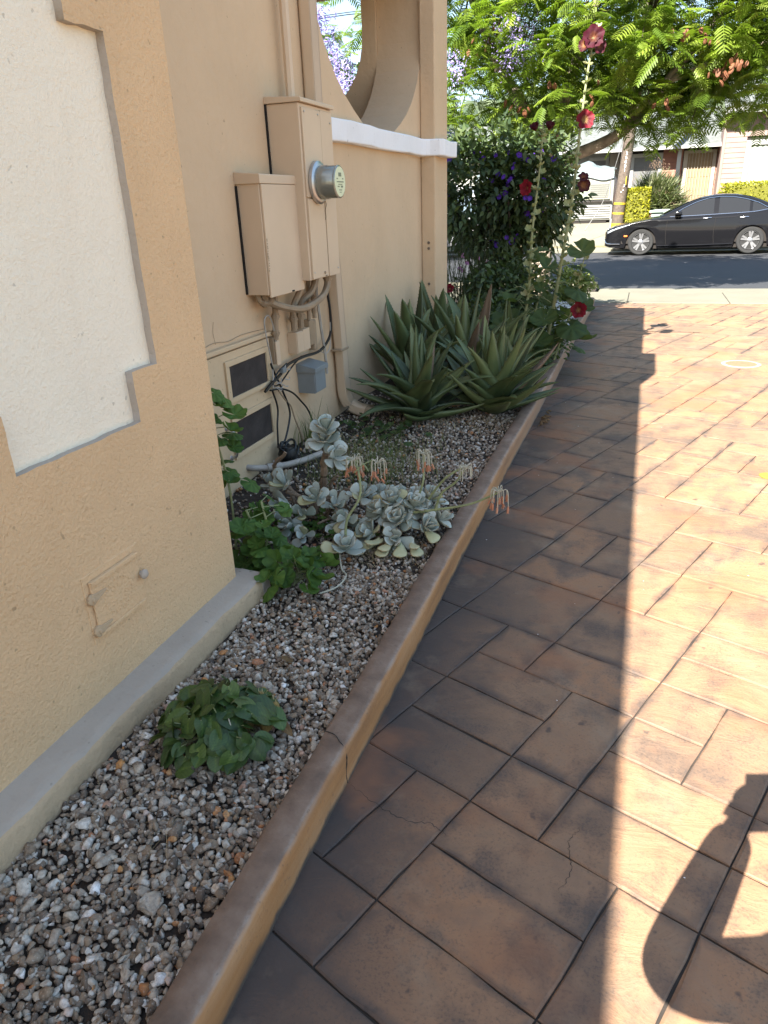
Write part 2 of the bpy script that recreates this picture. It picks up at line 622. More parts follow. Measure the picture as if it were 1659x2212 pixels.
def build_tile(mb, poly, r, gap, far):
    """one stamped slab: worn edges, slightly proud of the joints"""
    c = (sum(p[0] for p in poly) / len(poly), sum(p[1] for p in poly) / len(poly))
    area = .5 * sum(poly[i][0] * poly[(i + 1) % len(poly)][1] - poly[(i + 1) % len(poly)][0] * poly[i][1] for i in range(len(poly)))
    if area < 0: poly = poly[::-1]; area = -area
    if area < .0015: return False

    def inset(poly, d):
        out = []
        n = len(poly)
        for i in range(n):
            p0, p1, p2 = [Vector(poly[k % n]) for k in (i - 1, i, i + 1)]
            e1 = (p1 - p0); e2 = (p2 - p1)
            if e1.length < 1e-5 or e2.length < 1e-5: out.append(tuple(p1)); continue
            n1 = Vector((-e1.y, e1.x)).normalized(); n2 = Vector((-e2.y, e2.x)).normalized()
            k = 1 + n1.dot(n2)
            out.append(tuple(p1 + (n1 + n2) * (d / max(k, .3))))
        return out
    step = .075 if not far else .3
    dense = []
    ins = inset(poly, gap / 2)
    for i in range(len(ins)):
        a, b = Vector(ins[i]), Vector(ins[(i + 1) % len(ins)])
        k = max(1, int((b - a).length / step))
        for q in range(k):
            p = a.lerp(b, q / k)
            if q and not far: p += Vector((r.uniform(-1, 1), r.uniform(-1, 1))) * .0028
            dense.append(tuple(p))
    mid = [Vector(p) + (Vector(c) - Vector(p)).normalized() * r.uniform(.004, .009) for p in dense]
    inn = []
    for q in mid:
        v_ = Vector(c) - q; inn.append(q + v_.normalized() * min(r.uniform(.016, .042), v_.length * .35))
    tz = r.uniform(-.0012, .0012); tx, ty = r.uniform(-.004, .004), r.uniform(-.004, .004)

    def z(p): return tz + (p[0] - c[0]) * tx + (p[1] - c[1]) * ty
    n = len(dense)
    vs = [(p[0], p[1], -.014) for p in dense] + [(p[0], p[1], z(p) - .003) for p in dense] + [(p[0], p[1], z(p)) for p in mid] + [(p[0], p[1], z(p) + .0006) for p in inn]
    fs = [(i, (i + 1) % n, n + (i + 1) % n, n + i) for i in range(n)]
    fs += [(n + i, n + (i + 1) % n, 2 * n + (i + 1) % n, 2 * n + i) for i in range(n)]
    fs += [(2 * n + i, 2 * n + (i + 1) % n, 3 * n + (i + 1) % n, 3 * n + i) for i in range(n)]
    fs.append(tuple(range(3 * n, 4 * n)))
    mb.tint = r.random(); mb.add(vs, fs)
    EDGE.setdefault(id(mb), []).extend([1.0] * (3 * n) + [0.0] * n)
    return True


rt = random.Random(3)
polys = []
for t in ashlar():
    P = tile_poly(t)
    for nx, ny, d in ((-1, 0, -DX0), (1, 0, DX1), (0, -1, -DY0), (0, 1, DY1)):
        if P: P = clip(P, nx, ny, d)
    if len(P) < 3: continue
    ys = [DY0] + CUTS + [DY1]
    for y0, y1 in zip(ys[:-1], ys[1:]):
        Q = clip(P, 0, -1, -y0); Q = clip(Q, 0, 1, y1) if Q else Q
        if len(Q) >= 3: polys.append(Q)


def infr(P):
    c = Vector((sum(p[0] for p in P) / len(P), sum(p[1] for p in P) / len(P), 0)) - Vector((0, 0, 1.5))
    z = c.dot(CAM_F)
    if z < .3: return False, 99
    x = c.dot(CAM_R) / z * 1530; y = c.dot(CAM_U) / z * 1530
    return abs(x) < 880 and abs(y) < 1160, z


polys.sort(key=lambda P: (not infr(P)[0], infr(P)[1]))
rest = MB(); k = 0
for P in polys:
    if k < 290:
        mb = MB()
        if build_tile(mb, P, rt, .0048, False):
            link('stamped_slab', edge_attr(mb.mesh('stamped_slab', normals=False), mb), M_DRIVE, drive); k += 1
    else:
        build_tile(rest, P, rt, .0042, True)
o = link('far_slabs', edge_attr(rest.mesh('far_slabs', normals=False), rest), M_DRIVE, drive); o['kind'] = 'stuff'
mb = MB().box((DX0 - .02, DY0, -.07), (DX1, DY1, -.0065)); link('joint_bed', mb.mesh('joint_bed'), M_JOINT, drive)


def crack(parent, pts, w, mat, z=.0015):
    mb = MB(); P = bez([(x, y, z) for x, y in pts], 40); r = random.Random(len(pts))
    L = []; Rr = []
    for i, p in enumerate(P):
        d = (P[min(i + 1, len(P) - 1)] - P[max(i - 1, 0)]).normalized(); n = Vector((-d.y, d.x, 0))
        q = p + n * r.uniform(-.004, .004); ww = w * r.uniform(.4, 1.1) * (1 - abs(2 * i / len(P) - 1) ** 3)
        L.append(q + n * ww); Rr.append(q - n * ww)
    n = len(P)
    mb.add(L + Rr, [(i, n + i, n + i + 1, i + 1) for i in range(n - 1)])
    link('crack', mb.mesh('crack', normals=False), mat, parent)


crack(drive, [(-.645, 1.405), (-.55, 1.36), (-.46, 1.33), (-.38, 1.335), (-.33, 1.31)], .0016, M_JOINT)
crack(drive, [(-.05, 1.22), (-.02, 1.30), (-.035, 1.38), (-.01, 1.44)], .0012, M_JOINT)
# ------------------------------------------------------------------ garden kerb
def kerb_mesh():
    V = []; F = []
    prof = [(-.742, -.03), (-.742, .108), (-.734, .119), (-.70, .122), (-.672, .122), (-.660, .119), (-.653, .109), (-.651, .09), (-.651, .05), (-.652, -.03)]
    ys = np.concatenate([np.arange(-2.2, 6, .06), np.arange(6, 11.6, .15)])
    r = np.random.default_rng(4)
    for y in ys:
        w = .004 * math.sin(y * 1.3) + .0015 * math.sin(y * 4.1)
        for i, (x, z) in enumerate(prof):
            e = .0014 if 1 <= i <= 8 else 0
            V.append((x + w + r.normal() * e, y, z + r.normal() * e))
    n = len(prof)
    for j in range(len(ys) - 1):
        for i in range(n - 1):
            F.append((j * n + i, (j + 1) * n + i, (j + 1) * n + i + 1, j * n + i + 1))
    o = len(V)
    for e, jj in ((0, 0), (1, len(ys) - 1)):
        for i in range(n - 1):
            pass
    me = fmesh('garden_kerb', V, F, smooth=True)
    return me


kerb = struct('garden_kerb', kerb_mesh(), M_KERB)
mb = MB().prism([(-.742, -.03), (-.742, .118), (-.655, .118), (-.652, -.03)], 'y', 11.5, 11.56)
link('end_cap', mb.mesh('end_cap', bevel=.008), M_KERB, kerb)
mb = MB()
P = bez([(-.735, 1.46, .1232), (-.70, 1.452, .1245), (-.675, 1.43, .1240), (-.658, 1.418, .119), (-.648, 1.412, .09), (-.648, 1.40, .04), (-.648, 1.405, .004)], 30)
mb.tube(P, [.0018 * (0.6 + .6 * random.random()) for _ in P], 5)
link('crack', mb.mesh('crack'), M_JOINT, kerb)

# ------------------------------------------------------------------ planting bed
def bedz(x, y):
    t = min(1, max(0, (-1.28 - x) / .6))
    return .055 + .055 * t + .012 * math.sin(x * 7 + y * 3) * math.cos(y * 5)


sheet('planting_bed', -2.05, -.735, -2.2, 11.6, 0, M_SOIL, 26, 160, bedz)
sheet('front_garden', -12, -2.05, 7.3, 11.9, .06, M_SOIL)

# ------------------------------------------------------------------ the house
house = thing('house', 'beige stucco house with stepped cream chimney panel and arched porch beside the driveway', 'house', (-2.0, 1.5, 0))
WX = -2.0


def jag(pts, step, amp, r, axis_free=(0, 1)):
    """densify a closed 2-D outline and roughen it like hand-trowelled edges"""
    out = []
    for i in range(len(pts)):
        a, b = Vector(pts[i]), Vector(pts[(i + 1) % len(pts)])
        k = max(1, int((b - a).length / step))
        for q in range(k):
            p = a.lerp(b, q / k)
            if q: p += Vector((r.uniform(-amp, amp), r.uniform(-amp, amp)))
            out.append(p)
    return out


def holed_wall(outer, hole, x0, x1, reveal=None, flip=False, closed=True):
    """a wall in the Y-Z plane with one hole, faces at x1 (front) and x0 (back)"""
    bm = bmesh.new()
    fr = []
    for x in ([x1, x0] if closed else [x1]):
        ov = [bm.verts.new((x, p[0], p[1])) for p in outer]; hv = [bm.verts.new((x, p[0], p[1])) for p in hole]
        es = [bm.edges.new((v[i], v[(i + 1) % len(v)])) for v in (ov, hv) for i in range(len(v))]
        bmesh.ops.triangle_fill(bm, edges=es, use_beauty=True, use_dissolve=False)
        fr.append((ov, hv))
    if closed:
        for a, b in ((fr[0][0], fr[1][0]), (fr[0][1], fr[1][1])):
            for i in range(len(a)):
                j = (i + 1) % len(a)
                try: bm.faces.new((a[i], a[j], b[j], b[i]))
                except ValueError: pass
    bmesh.ops.recalc_face_normals(bm, faces=bm.faces)
    me = bpy.data.meshes.new('wall'); bm.to_mesh(me); bm.free()
    return me


# main block behind the meter boxes (closed: it throws the long shade on the driveway)
mb = MB().box((-8.5, -7.0, -.05), (WX, 4.62, 5.5))
link('wall', mb.mesh('wall'), M_WALL, house)
mb = MB().box((-8.8, -7.2, 5.50), (-1.66, 4.70, 5.64))
roof = link('roof', mb.mesh('roof', bevel=.02), M_WALL, house)

# chimney: base with the stepped recess, shoulders and shaft above the picture
CXF, CY0, CY1 = -1.43, -.9, 2.18
rr = random.Random(9)
PAN = [(1.265, .911), (1.765, .911), (1.765, 1.066), (1.89, 1.066), (1.89, 1.957), (1.745, 1.957), (1.745, 2.75), (1.285, 2.75), (1.285, 1.957), (1.14, 1.957), (1.14, 1.066), (1.265, 1.066)]
hole = [tuple(p) for p in jag(PAN, .035, .0022, rr)]
outer = [(CY0, -.05), (CY1, -.05), (CY1, 3.2), (CY0, 3.2)]
me = holed_wall(outer, hole, WX, CXF, closed=False)
bm = bmesh.new(); bm.from_mesh(me)
for a, b in (((CY0, -.05), (CY0, 3.2)), ((CY1, -.05), (CY1, 3.2))):
    vs = [bm.verts.new(p) for p in ((CXF, *a), (WX, *a), (WX, *b), (CXF, *b))]
    bm.faces.new(vs)
vs = [bm.verts.new(p) for p in ((CXF, CY0, 3.2), (CXF, CY1, 3.2), (WX, CY1, 3.2), (WX, CY0, 3.2))]; bm.faces.new(vs)
bmesh.ops.remove_doubles(bm, verts=bm.verts, dist=.0004)
bmesh.ops.recalc_face_normals(bm, faces=bm.faces)
es = [e for e in bm.edges if len(e.link_faces) == 2 and e.calc_face_angle(0) > 1 and abs(e.verts[0].co.y - CY1) < .001 and abs(e.verts[1].co.y - CY1) < .001]
bmesh.ops.bevel(bm, geom=es, offset=.009, segments=3, affect='EDGES', profile=.5)
bm.to_mesh(me); bm.free()
me.name = 'chimney'
chim = link('chimney', me, M_STUCCO, house)
mb = MB(); mb.prism([(CY0, 3.2), (CY1, 3.2), (1.12, 4.2), (.17, 4.2)], 'x', WX, -1.45); mb.box((WX, .17, 4.2), (-1.57, 1.12, 5.74))
link('chimney_shaft', mb.mesh('chimney_shaft'), M_STUCCO, chim)
# reveal of the recess and the cream panel set back in it
REC = .026
V = [(CXF, p[0], p[1]) for p in hole] + [(CXF - REC, p[0] + rr.uniform(-.001, .001), p[1]) for p in hole]
n = len(hole); F = [(i, n + i, n + (i + 1) % n, (i + 1) % n) for i in range(n)]
link('reveal', fmesh('reveal', V, F), M_REVEAL, chim)
mb = MB().box((CXF - REC - .02, 1.10, .88), (CXF - REC, 1.93, 2.8))
pm = link('recessed_panel', mb.mesh('recessed_panel'), M_CREAM, chim); pm['label'] = 'cream stepped panel set back in the chimney'
# plinth ledge at the foot of the chimney
ys = np.arange(-1.0, 2.245, .04); V = []; F = []; r = np.random.default_rng(8)
prof = [(-1.316, -.02), (-1.312, .05), (-1.316, .128), (-1.326, .140), (-1.36, .146), (-1.40, .149), (-1.44, .152)]
for y in ys:
    w = .006 * math.sin(y * 2.1 + 1) + .003 * math.sin(y * 9)
    for i, (x, z) in enumerate(prof):
        e = .0025 if 0 < i < 6 else 0
        V.append((x + (w if i < 5 else 0) + r.normal() * e, y, z + r.normal() * e * .7))
k = len(prof)
for j in range(len(ys) - 1):
    for i in range(k - 1): F.append((j * k + i, (j + 1) * k + i, (j + 1) * k + i + 1, j * k + i + 1))
me = fmesh('plinth', V, F, smooth=True)
me.materials.append(M_LEDGE); me.materials.append(M_LEDGEF)
me.polygons.foreach_set('material_index', [0 if (i % (k - 1)) >= 3 else 1 for i in range(len(F))])
pl = link('plinth', me, None, chim)
mb = MB().prism([(-1.312, -.02), (-1.316, .128), (-1.326, .140), (-1.44, .152), (-1.9, .152), (-1.9, -.02)], 'y', 2.18, ys[-1]); link('plinth_end', mb.mesh('plinth_end', bevel=.004), M_LEDGE, chim)
# iron clean-out door painted over with the wall
co = MB(); y0, y1, z0, z1 = 1.408, 1.622, .352, .532
co.box((CXF - .004, y0 - .02, z0 - .02), (CXF + .003, y1 + .02, z1 + .022))
link('cleanout_frame', co.mesh('cleanout_frame', bevel=.002), M_STUCCO, chim)
co = MB(); co.box((CXF + .004, y0, z0), (CXF + .011, y1, z1))
co.box((CXF + .011, y0, z1 - .014), (CXF + .017, y1, z1)); co.box((CXF + .011, y0, z0), (CXF + .016, y1, z0 + .012))
cy, cz = (y0 + y1) / 2, (z0 + z1) / 2
for q in range(26):
    a = q * 2 * PI / 26
    co.obox((CXF + .0115, cy + .06 * math.cos(a), cz + .052 * math.sin(a)), .004, .009, .006, Euler((a, 0, 0)))
for q in range(16):
    a = q * 2 * PI / 16
    co.obox((CXF + .0112, cy + .036 * math.cos(a), cz + .03 * math.sin(a)), .004, .012, .004, Euler((a, 0, 0)))
door = link('cleanout_door', co.mesh('cleanout_door', bevel=.0015, seg=1), M_STUCCO, chim)
for z in (.478, .372):
    h = MB(); h.lathe([(.017, 0), (.019, .006), (.017, .012), (.007, .013), (.007, .017), (.004, .018)], (CXF + .003, y0 - .002, z), 'x', 14)
    h.prism([(y0 + .006, z - .013), (y0 + .055, z + .004), (y0 + .056, z + .010), (y0 + .004, z + .015)], 'x', CXF + .011, CXF + .016)
    link('hinge', h.mesh('hinge', bevel=.001, seg=1), M_LEDGEF, chim)
h = MB().lathe([(.008, 0), (.009, .012), (.015, .016), (.016, .023), (.011, .029), (.004, .031)], (CXF + .004, y1 + .002, .452), 'x', 14)
link('latch_knob', h.mesh('latch_knob', smooth=True), M_LEDGE, chim)

# ------------------------------------------------------------------ porch with horn-shaped openings
def opening(c, hw, s=1):
    """(offset, z) outline of the opening: flat foot on the sill, curved up to straight sides"""
    half = [(.295, 2.032), (.36, 2.05), (.53, 2.118), (.70, 2.20), (.83, 2.285), (.94, 2.38), (1.03, 2.48), (1.10, 2.58), (1.145, 2.69), (1.168, 2.80), (1.175, 2.95), (1.17, 3.25)]
    P = [(c + x * hw / 1.175, z) for x, z in half] + [(c - x * hw / 1.175, z) for x, z in reversed(half)]
    return P


def ycurve(P, n=1): return P


PY0, PY1, PZ = 4.62, 7.26, 3.44
side_hole = opening(5.77, 1.175)
me = holed_wall([(PY0, 1.96), (PY1, 1.96), (PY1, PZ), (PY0, PZ)], side_hole, -2.40, WX)
link('porch_wall', me, M_WALL, house)
mb = MB().box((-2.40, PY0, -.05), (WX, PY1, 1.958)); link('porch_base', mb.mesh('porch_base'), M_WALL, house)
# front wall of the porch (faces the street), opening to the left of the corner
me = holed_wall([(-5.6, 1.96), (-2.402, 1.96), (-2.402, PZ), (-5.6, PZ)], opening(-3.70, 1.175), 6.90, PY1)
for v in me.vertices: v.co = (v.co.y, v.co.x, v.co.z)
me.flip_normals()
link('porch_front', me, M_WALL, house)
mb = MB().box((-5.6, 6.90, -.05), (-2.402, PY1, 1.958)); mb.box((-5.8, PY0 + .002, -.05), (-5.602, PY1, PZ)); mb.box((-5.6, PY0 + .002, .95), (-2.402, 6.898, 1.05))
link('porch_floor', mb.mesh('porch_floor'), M_WALL, house)
mb = MB().box((-5.9, PY0 + .002, PZ + .002), (-1.95, PY1 + .03, PZ + .10)); link('porch_roof', mb.mesh('porch_roof', bevel=.01), M_WALL, house)
mb = MB().box((WX + .001, 6.87, -.05), (-1.865, 7.32, PZ)); mb.box((-2.35, 7.262, -.05), (WX, 7.32, PZ))
link('pilaster', mb.mesh('pilaster', bevel=.012), M_WALL, house)
# white sill band, wrapping round the pilaster
mb = MB()
outl = [(-2.42, 4.66), (-1.945, 4.66), (-1.945, 6.74), (-1.93, 6.80), (-1.90, 6.83), (-1.82, 6.86), (-1.785, 6.90), (-1.78, 7.36), (-1.80, 7.39), (-5.7, 7.39), (-5.7, 7.262), (-2.42, 7.262)]
mb.prism(outl, 'z', 1.898, 2.034)
me = mb.mesh('sill', bevel=.012, seg=3)
bm = bmesh.new(); bm.from_mesh(me)
bmesh.ops.subdivide_edges(bm, edges=[e for e in bm.edges if e.calc_length() > .3], cuts=10, use_grid_fill=True)
for v in bm.verts:
    v.co.z += .004 * math.sin(v.co.y * 5.1) + .0025 * math.sin(v.co.y * 13 + v.co.z * 40)
    v.co.x += .003 * math.sin(v.co.y * 7.7 + v.co.z * 9)
bm.to_mesh(me); bm.free()
sl = link('sill', me, M_SILL, house); sl['label'] = 'white painted sill band under the porch arch'
M_SCAR = simple('scar', (.20, .15, .11), .9, var=.4, scale=40)
for z in (1.12, 1.17, .80):
    link('wall_scar', MB().lathe([(.012, 0), (.014, .004), (.006, .008)], (-1.93, 6.863, z), 'y', 8).mesh('wall_scar'), M_SCAR, house)

# access hatch with two screened vents and a steel pull handle
M_HATCH = stucco('hatch_paint', (.60, .45, .28), .2, 90., .002, .12, .05)
M_SCREEN = simple('rusty_screen', (.060, .048, .042), .8, var=.55, scale=9, bump=.6, bscale=260, bdist=.002)
M_STEEL = simple('galvanised_steel', (.55, .55, .55), .35, metal=.9, var=.2, scale=30)
M_BOX = simple('beige_metal_paint', (.60, .455, .31), .45, var=.08, scale=4, bump=.12, bscale=90, bdist=.001)
M_BOXD = simple('pipe_paint', (.34, .25, .16), .5, var=.28, scale=9, bump=.2, bscale=70, bdist=.002)
M_GREY = simple('grey_metal_paint', (.215, .235, .235), .45, var=.14, scale=12, bump=.1, bscale=80, bdist=.001)
M_BLACK = simple('black_cable_rubber', (.012, .012, .012), .45, var=.3, scale=20)
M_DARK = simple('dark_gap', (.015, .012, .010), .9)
M_PIPEW = simple('white_plastic_pipe', (.40, .36, .31), .5, var=.3, scale=10)
M_WIREG = simple('dirty_white_cable', (.42, .39, .34), .55, var=.3, scale=16)

hatch = MB().box((WX, 2.9, .07), (WX + .018, 3.665, .835)); link('access_hatch', hatch.mesh('access_hatch', bevel=.004), M_HATCH, house)
hp = house.children[-1]
mb = MB().box((WX + .004, 2.86, .845), (WX + .03, 3.70, .868)); link('hatch_trim', mb.mesh('hatch_trim', bevel=.004), M_HATCH, hp)
for z0, z1 in ((.60, .765), (.295, .47)):
    f = MB(); xa = WX + .018; ya, yb = 3.155, 3.63
    f.box((xa, ya, z1), (xa + .012, yb, z1 + .03)); f.box((xa, ya, z0 - .026), (xa + .012, yb, z0))
    f.box((xa, ya, z0), (xa + .012, ya + .035, z1)); f.box((xa, yb - .035, z0), (xa + .012, yb, z1))
    link('vent_frame', f.mesh('vent_frame', bevel=.002), M_HATCH, hp)
    s = MB().box((xa + .0005, ya + .034, z0 - .001), (xa + .003, yb - .034, z1 + .001))
    for i in range(34):
        y = ya + .045 + i * .012; s.box((xa + .003, y, z0), (xa + .0038, y + .0018, z1))
    link('vent_screen', s.mesh('vent_screen'), M_SCREEN, hp)
h = MB(); h.tube(bez([(WX + .02, 3.108, .46), (WX + .05, 3.112, .445), (WX + .066, 3.115, .40), (WX + .066, 3.118, .35), (WX + .05, 3.118, .305), (WX + .02, 3.12, .29)], 24), .0075, 8)
h.lathe([(.018, 0), (.016, .005)], (WX + .018, 3.108, .462), 'x', 10); h.lathe([(.018, 0), (.016, .005)], (WX + .018, 3.12, .288), 'x', 10)
link('pull_handle', h.mesh('pull_handle', smooth=True), M_STEEL, hp)
mb = MB().tube(bez([(WX + .004, 2.93, .875), (WX + .004, 3.1, .90), (WX + .004, 3.25, .885), (WX + .004, 3.4, .895), (WX + .004, 3.66, .885)], 20), .0016, 4)
mb.tube(bez([(WX + .003, 3.13, .89), (WX + .003, 3.12, .95), (WX + .003, 3.135, 1.0)], 8), .001, 4)
link('crack', mb.mesh('crack'), M_BOXD, house)

# ------------------------------------------------------------------ electric cabinets, meter, pipes
mc = thing('meter_cabinet', 'tall beige electric meter cabinet with round glass meter on the wall', 'meter box', (WX, 4.1, 1.12))
xf = -1.805
mb = MB().box((WX, 3.905, 1.12), (xf, 4.34, 2.02)); link('body', mb.mesh('body', bevel=.004), M_BOX, mc)
mb = MB(); mb.prism([(WX, 2.022), (xf + .02, 2.022), (xf + .02, 2.040), (xf + .016, 2.044), (WX, 2.058)], 'y', 3.895, 4.352)
for v in range(len(mb.v)): pass
link('rain_lid', mb.mesh('rain_lid', bevel=.003), M_BOX, mc)
mb = MB().box((xf + .0005, 3.925, 1.56), (xf + .010, 4.165, 2.0)); mb.box((xf + .0005, 3.925, 1.125), (xf + .012, 4.150, 1.552)); link('cover_panel', mb.mesh('cover_panel', bevel=.0025), M_BOX, mc)
mb = MB().box((xf + .0005, 4.172, 1.122), (xf + .008, 4.335, 2.005)); link('cover_panel', mb.mesh('cover_panel', bevel=.0025), M_BOX, mc)
mb = MB().box((xf + .0002, 4.166, 1.123), (xf + .001, 4.171, 2.0)); link('seam', mb.mesh('seam'), M_DARK, mc)
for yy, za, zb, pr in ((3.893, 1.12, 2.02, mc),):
    link('shade_strip', MB().box((WX + .001, yy, za), (WX + .010, yy + .0115, zb)).mesh('shade_strip'), M_DARK, pr)  # dark strip painted in for the shade between cabinet and wall
for yy, zz in ((3.95, 1.98), (4.13, 1.98), (4.30, 1.95), (4.30, 1.16), (3.945, 1.16)):
    link('screw', MB().lathe([(.0055, 0), (.005, .003), (.002, .004)], (xf + .011, yy, zz), 'x', 8).mesh('screw'), M_STEEL, mc)
mx, my, mz = xf + .010, 4.055, 1.635
mb = MB().lathe([(.106, 0), (.112, .006), (.112, .022), (.104, .030), (.092, .032)], (mx, my, mz), 'x', 32)
ring = link('meter_ring', mb.mesh('meter_ring', smooth=True), M_STEEL, mc)
M_MBODY = simple('meter_housing', (.30, .31, .27), .25, metal=.5, var=.2, scale=8, coat=.6)
mb = MB().lathe([(.088, .03), (.088, .075), (.084, .082), (.084, .128), (.078, .136)], (mx, my, mz), 'x', 32)
mbod = link('meter_glass', mb.mesh('meter_glass', smooth=True), M_MBODY, mc)
M_FACE = simple('meter_face', (.66, .70, .46), .5, var=.08, scale=30)
mb = MB().lathe([(.084, .134), (.085, .140), (.081, .144), (.076, .1445)], (mx, my, mz), 'x', 32); link('meter_rim', mb.mesh('meter_rim', smooth=True), M_MBODY, mc)
mb = MB().lathe([(.077, .1440), (.077, .1452)], (mx, my, mz), 'x', 32); fc = link('meter_face', mb.mesh('meter_face'), M_FACE, mc)
M_PRINT = simple('meter_print', (.22, .25, .16), .6)
mb = MB(); xx = mx + .1455
for (a, b, c, d) in ((-.022, .026, .020, .046), (-.05, -.004, .05, .002), (-.03, -.016, .03, -.012), (-.04, -.028, -.012, -.022), (.008, -.03, .038, -.02), (-.02, -.045, .02, -.040), (-.015, -.056, .012, -.052), (-.05, .012, -.03, .018), (.03, .012, .05, .018)):
    mb.box((xx, my + a, mz + b), (xx + .0006, my + c, mz + d))
link('meter_print', mb.mesh('meter_print'), M_PRINT, fc)
mb = MB().tube(bez([(xf + .013, 4.15, 1.55), (xf + .022, 4.152, 1.52), (xf + .014, 4.145, 1.49), (xf + .02, 4.14, 1.46), (xf + .013, 4.146, 1.44)], 14), .0014, 5); link('seal_wire', mb.mesh('seal_wire'), M_DARK, mc)
mb = MB().box((xf + .012, 4.10, 1.126), (xf + .016, 4.125, 1.134)); mb.lathe([(.008, 0), (.009, .004), (.003, .008)], (xf + .012, 4.09, 1.15), 'x', 8); link('latch', mb.mesh('latch'), M_BOXD, mc)

sc = thing('service_box', 'smaller beige metal service box with flat lid, left of meter cabinet', 'electric box', (WX, 3.7, 1.08))
xs_ = -1.868
mb = MB().box((WX, 3.502, 1.085), (xs_, 3.925, 1.655)); link('body', mb.mesh('body', bevel=.004), M_BOX, sc)
mb = MB(); mb.prism([(WX, 1.627), (xs_ + .014, 1.627), (xs_ + .014, 1.668), (xs_ + .010, 1.672), (WX, 1.684)], 'y', 3.492, 3.935); link('lid', mb.mesh('lid', bevel=.003), M_BOX, sc)
mb = MB().box((xs_ + .0005, 3.508, 1.072), (xs_ + .012, 3.929, 1.625)); link('door', mb.mesh('door', bevel=.003), M_BOX, sc)
link('shade_strip', MB().box((WX + .001, 3.490, 1.09), (WX + .010, 3.5015, 1.62)).mesh('shade_strip'), M_DARK, sc)  # solid dark strip standing in for shade where the service box meets the wall
mb = MB().box((xs_ + .012, 3.76, 1.076), (xs_ + .016, 3.785, 1.084)); link('latch', mb.mesh('latch'), M_DARK, sc)
mb = MB()
for i in range(14):
    z = 1.21 + i * .012 + random.uniform(-.003, .003); mb.lathe([(random.uniform(.003, .007), 0), (.002, .002)], (xs_ + .0121, 3.511 + random.uniform(0, .006), z), 'x', 6)
link('chipped_paint', mb.mesh('chipped_paint'), M_BOXD, sc)

gx = thing('grey_box', 'small grey metal box with overhanging lid low on the wall', 'electric box', (WX, 4.1, .42))
mb = MB().box((WX, 4.022, .425), (-1.882, 4.185, .575)); link('body', mb.mesh('body', bevel=.003), M_GREY, gx)
mb = MB(); mb.prism([(WX, .558), (-1.866, .558), (-1.866, .585), (WX, .612)], 'y', 4.012, 4.212); link('lid', mb.mesh('lid', bevel=.002), M_GREY, gx)
mb = MB().box((-1.8815, 4.026, .43), (-1.876, 4.181, .556)); link('front_plate', mb.mesh('front_plate', bevel=.002), M_GREY, gx)


def pipe(name, label, cat, pts, r, mat, n=8, seg=24, group=None, collars=()):
    P = bez(pts, seg)
    o = thing(name, label, cat, tuple(Vector(pts[0])), group) if collars else None
    mb = MB().tube(P, r, n)
    if not collars:
        o = link(name, mb.mesh(name, smooth=True), mat); return tag(o, label, cat, group)
    link('pipe_run', mb.mesh(name, smooth=True), mat, o)
    for t in collars:
        i = int(t * (len(P) - 1)); a = P[i]; d = (P[min(i + 1, len(P) - 1)] - P[max(0, i - 1)]).normalized()
        c = MB().tube([a - d * .016, a - d * .006, a - d * .0055, a + d * .006, a + d * .0065, a + d * .016], [r * 1.25, r * 1.25, r * 1.5, r * 1.5, r * 1.25, r * 1.25], 8)
        link('collar', c.mesh('collar'), mat, o)
    return o


X1 = WX + .035
GC = 'painted conduits below the electric boxes'
pipe('conduit', 'straight beige conduit dropping from the small service box', 'conduit', [(X1 + .03, 3.70, 1.10), (X1 + .02, 3.70, .96), (X1 + .012, 3.69, .82)], .018, M_BOXD, group=GC, collars=(.55, .9))
pipe('conduit', 'curved beige conduit entering left junction box hub', 'conduit', [(X1 + .06, 4.03, 1.13), (X1 + .04, 4.0, 1.05), (X1 + .012, 3.95, .96), (X1 + .01, 3.945, .83)], .020, M_BOXD, group=GC, collars=(.86,))
pipe('conduit', 'curved beige conduit entering right junction box hub', 'conduit', [(X1 + .07, 4.20, 1.13), (X1 + .06, 4.13, 1.04), (X1 + .015, 4.05, .97), (X1 + .01, 4.04, .83)], .020, M_BOXD, group=GC, collars=(.86,))
pipe('conduit', 'large sagging beige conduit joining the service box to the meter cabinet', 'conduit', [(X1 + .03, 3.56, 1.10), (X1 + .04, 3.575, 1.055), (X1 + .075, 3.68, 1.005), (X1 + .10, 3.90, .965), (X1 + .11, 4.14, .995), (X1 + .10, 4.27, 1.05), (X1 + .10, 4.29, 1.13)], .021, M_BOXD, seg=48, group=GC, collars=(.95,))
pipe('conduit', 'slim beige conduit left of the white cable', 'conduit', [(X1 + .02, 4.18, 1.13), (X1 + .012, 4.175, 1.0), (X1 + .012, 4.16, .86)], .014, M_BOXD, group=GC, collars=(.75,))
pipe('conduit', 'slim beige conduit with ribbed collar next to the white cable', 'conduit', [(X1 + .02, 4.25, 1.13), (X1 + .012, 4.25, 1.0), (X1 + .012, 4.245, .86)], .014, M_BOXD, group=GC, collars=(.6, .85))
pipe('conduit', 'thick vertical conduit rising from the cabinet lid', 'conduit', [(X1 + .02, 4.12, 2.05), (X1 + .02, 4.12, 2.6), (X1 + .02, 4.12, 4.0), (X1 + .02, 4.12, 5.49)], .026, M_BOX, group=GC, collars=(.02,))
pipe('conduit', 'bent conduit stub under the left end of the service box', 'conduit', [(X1 + .01, 3.53, 1.10), (X1 + .02, 3.54, 1.05), (X1 + .05, 3.57, 1.035), (X1 + .075, 3.585, 1.06)], .015, M_BOXD, group=GC, collars=(.5,))

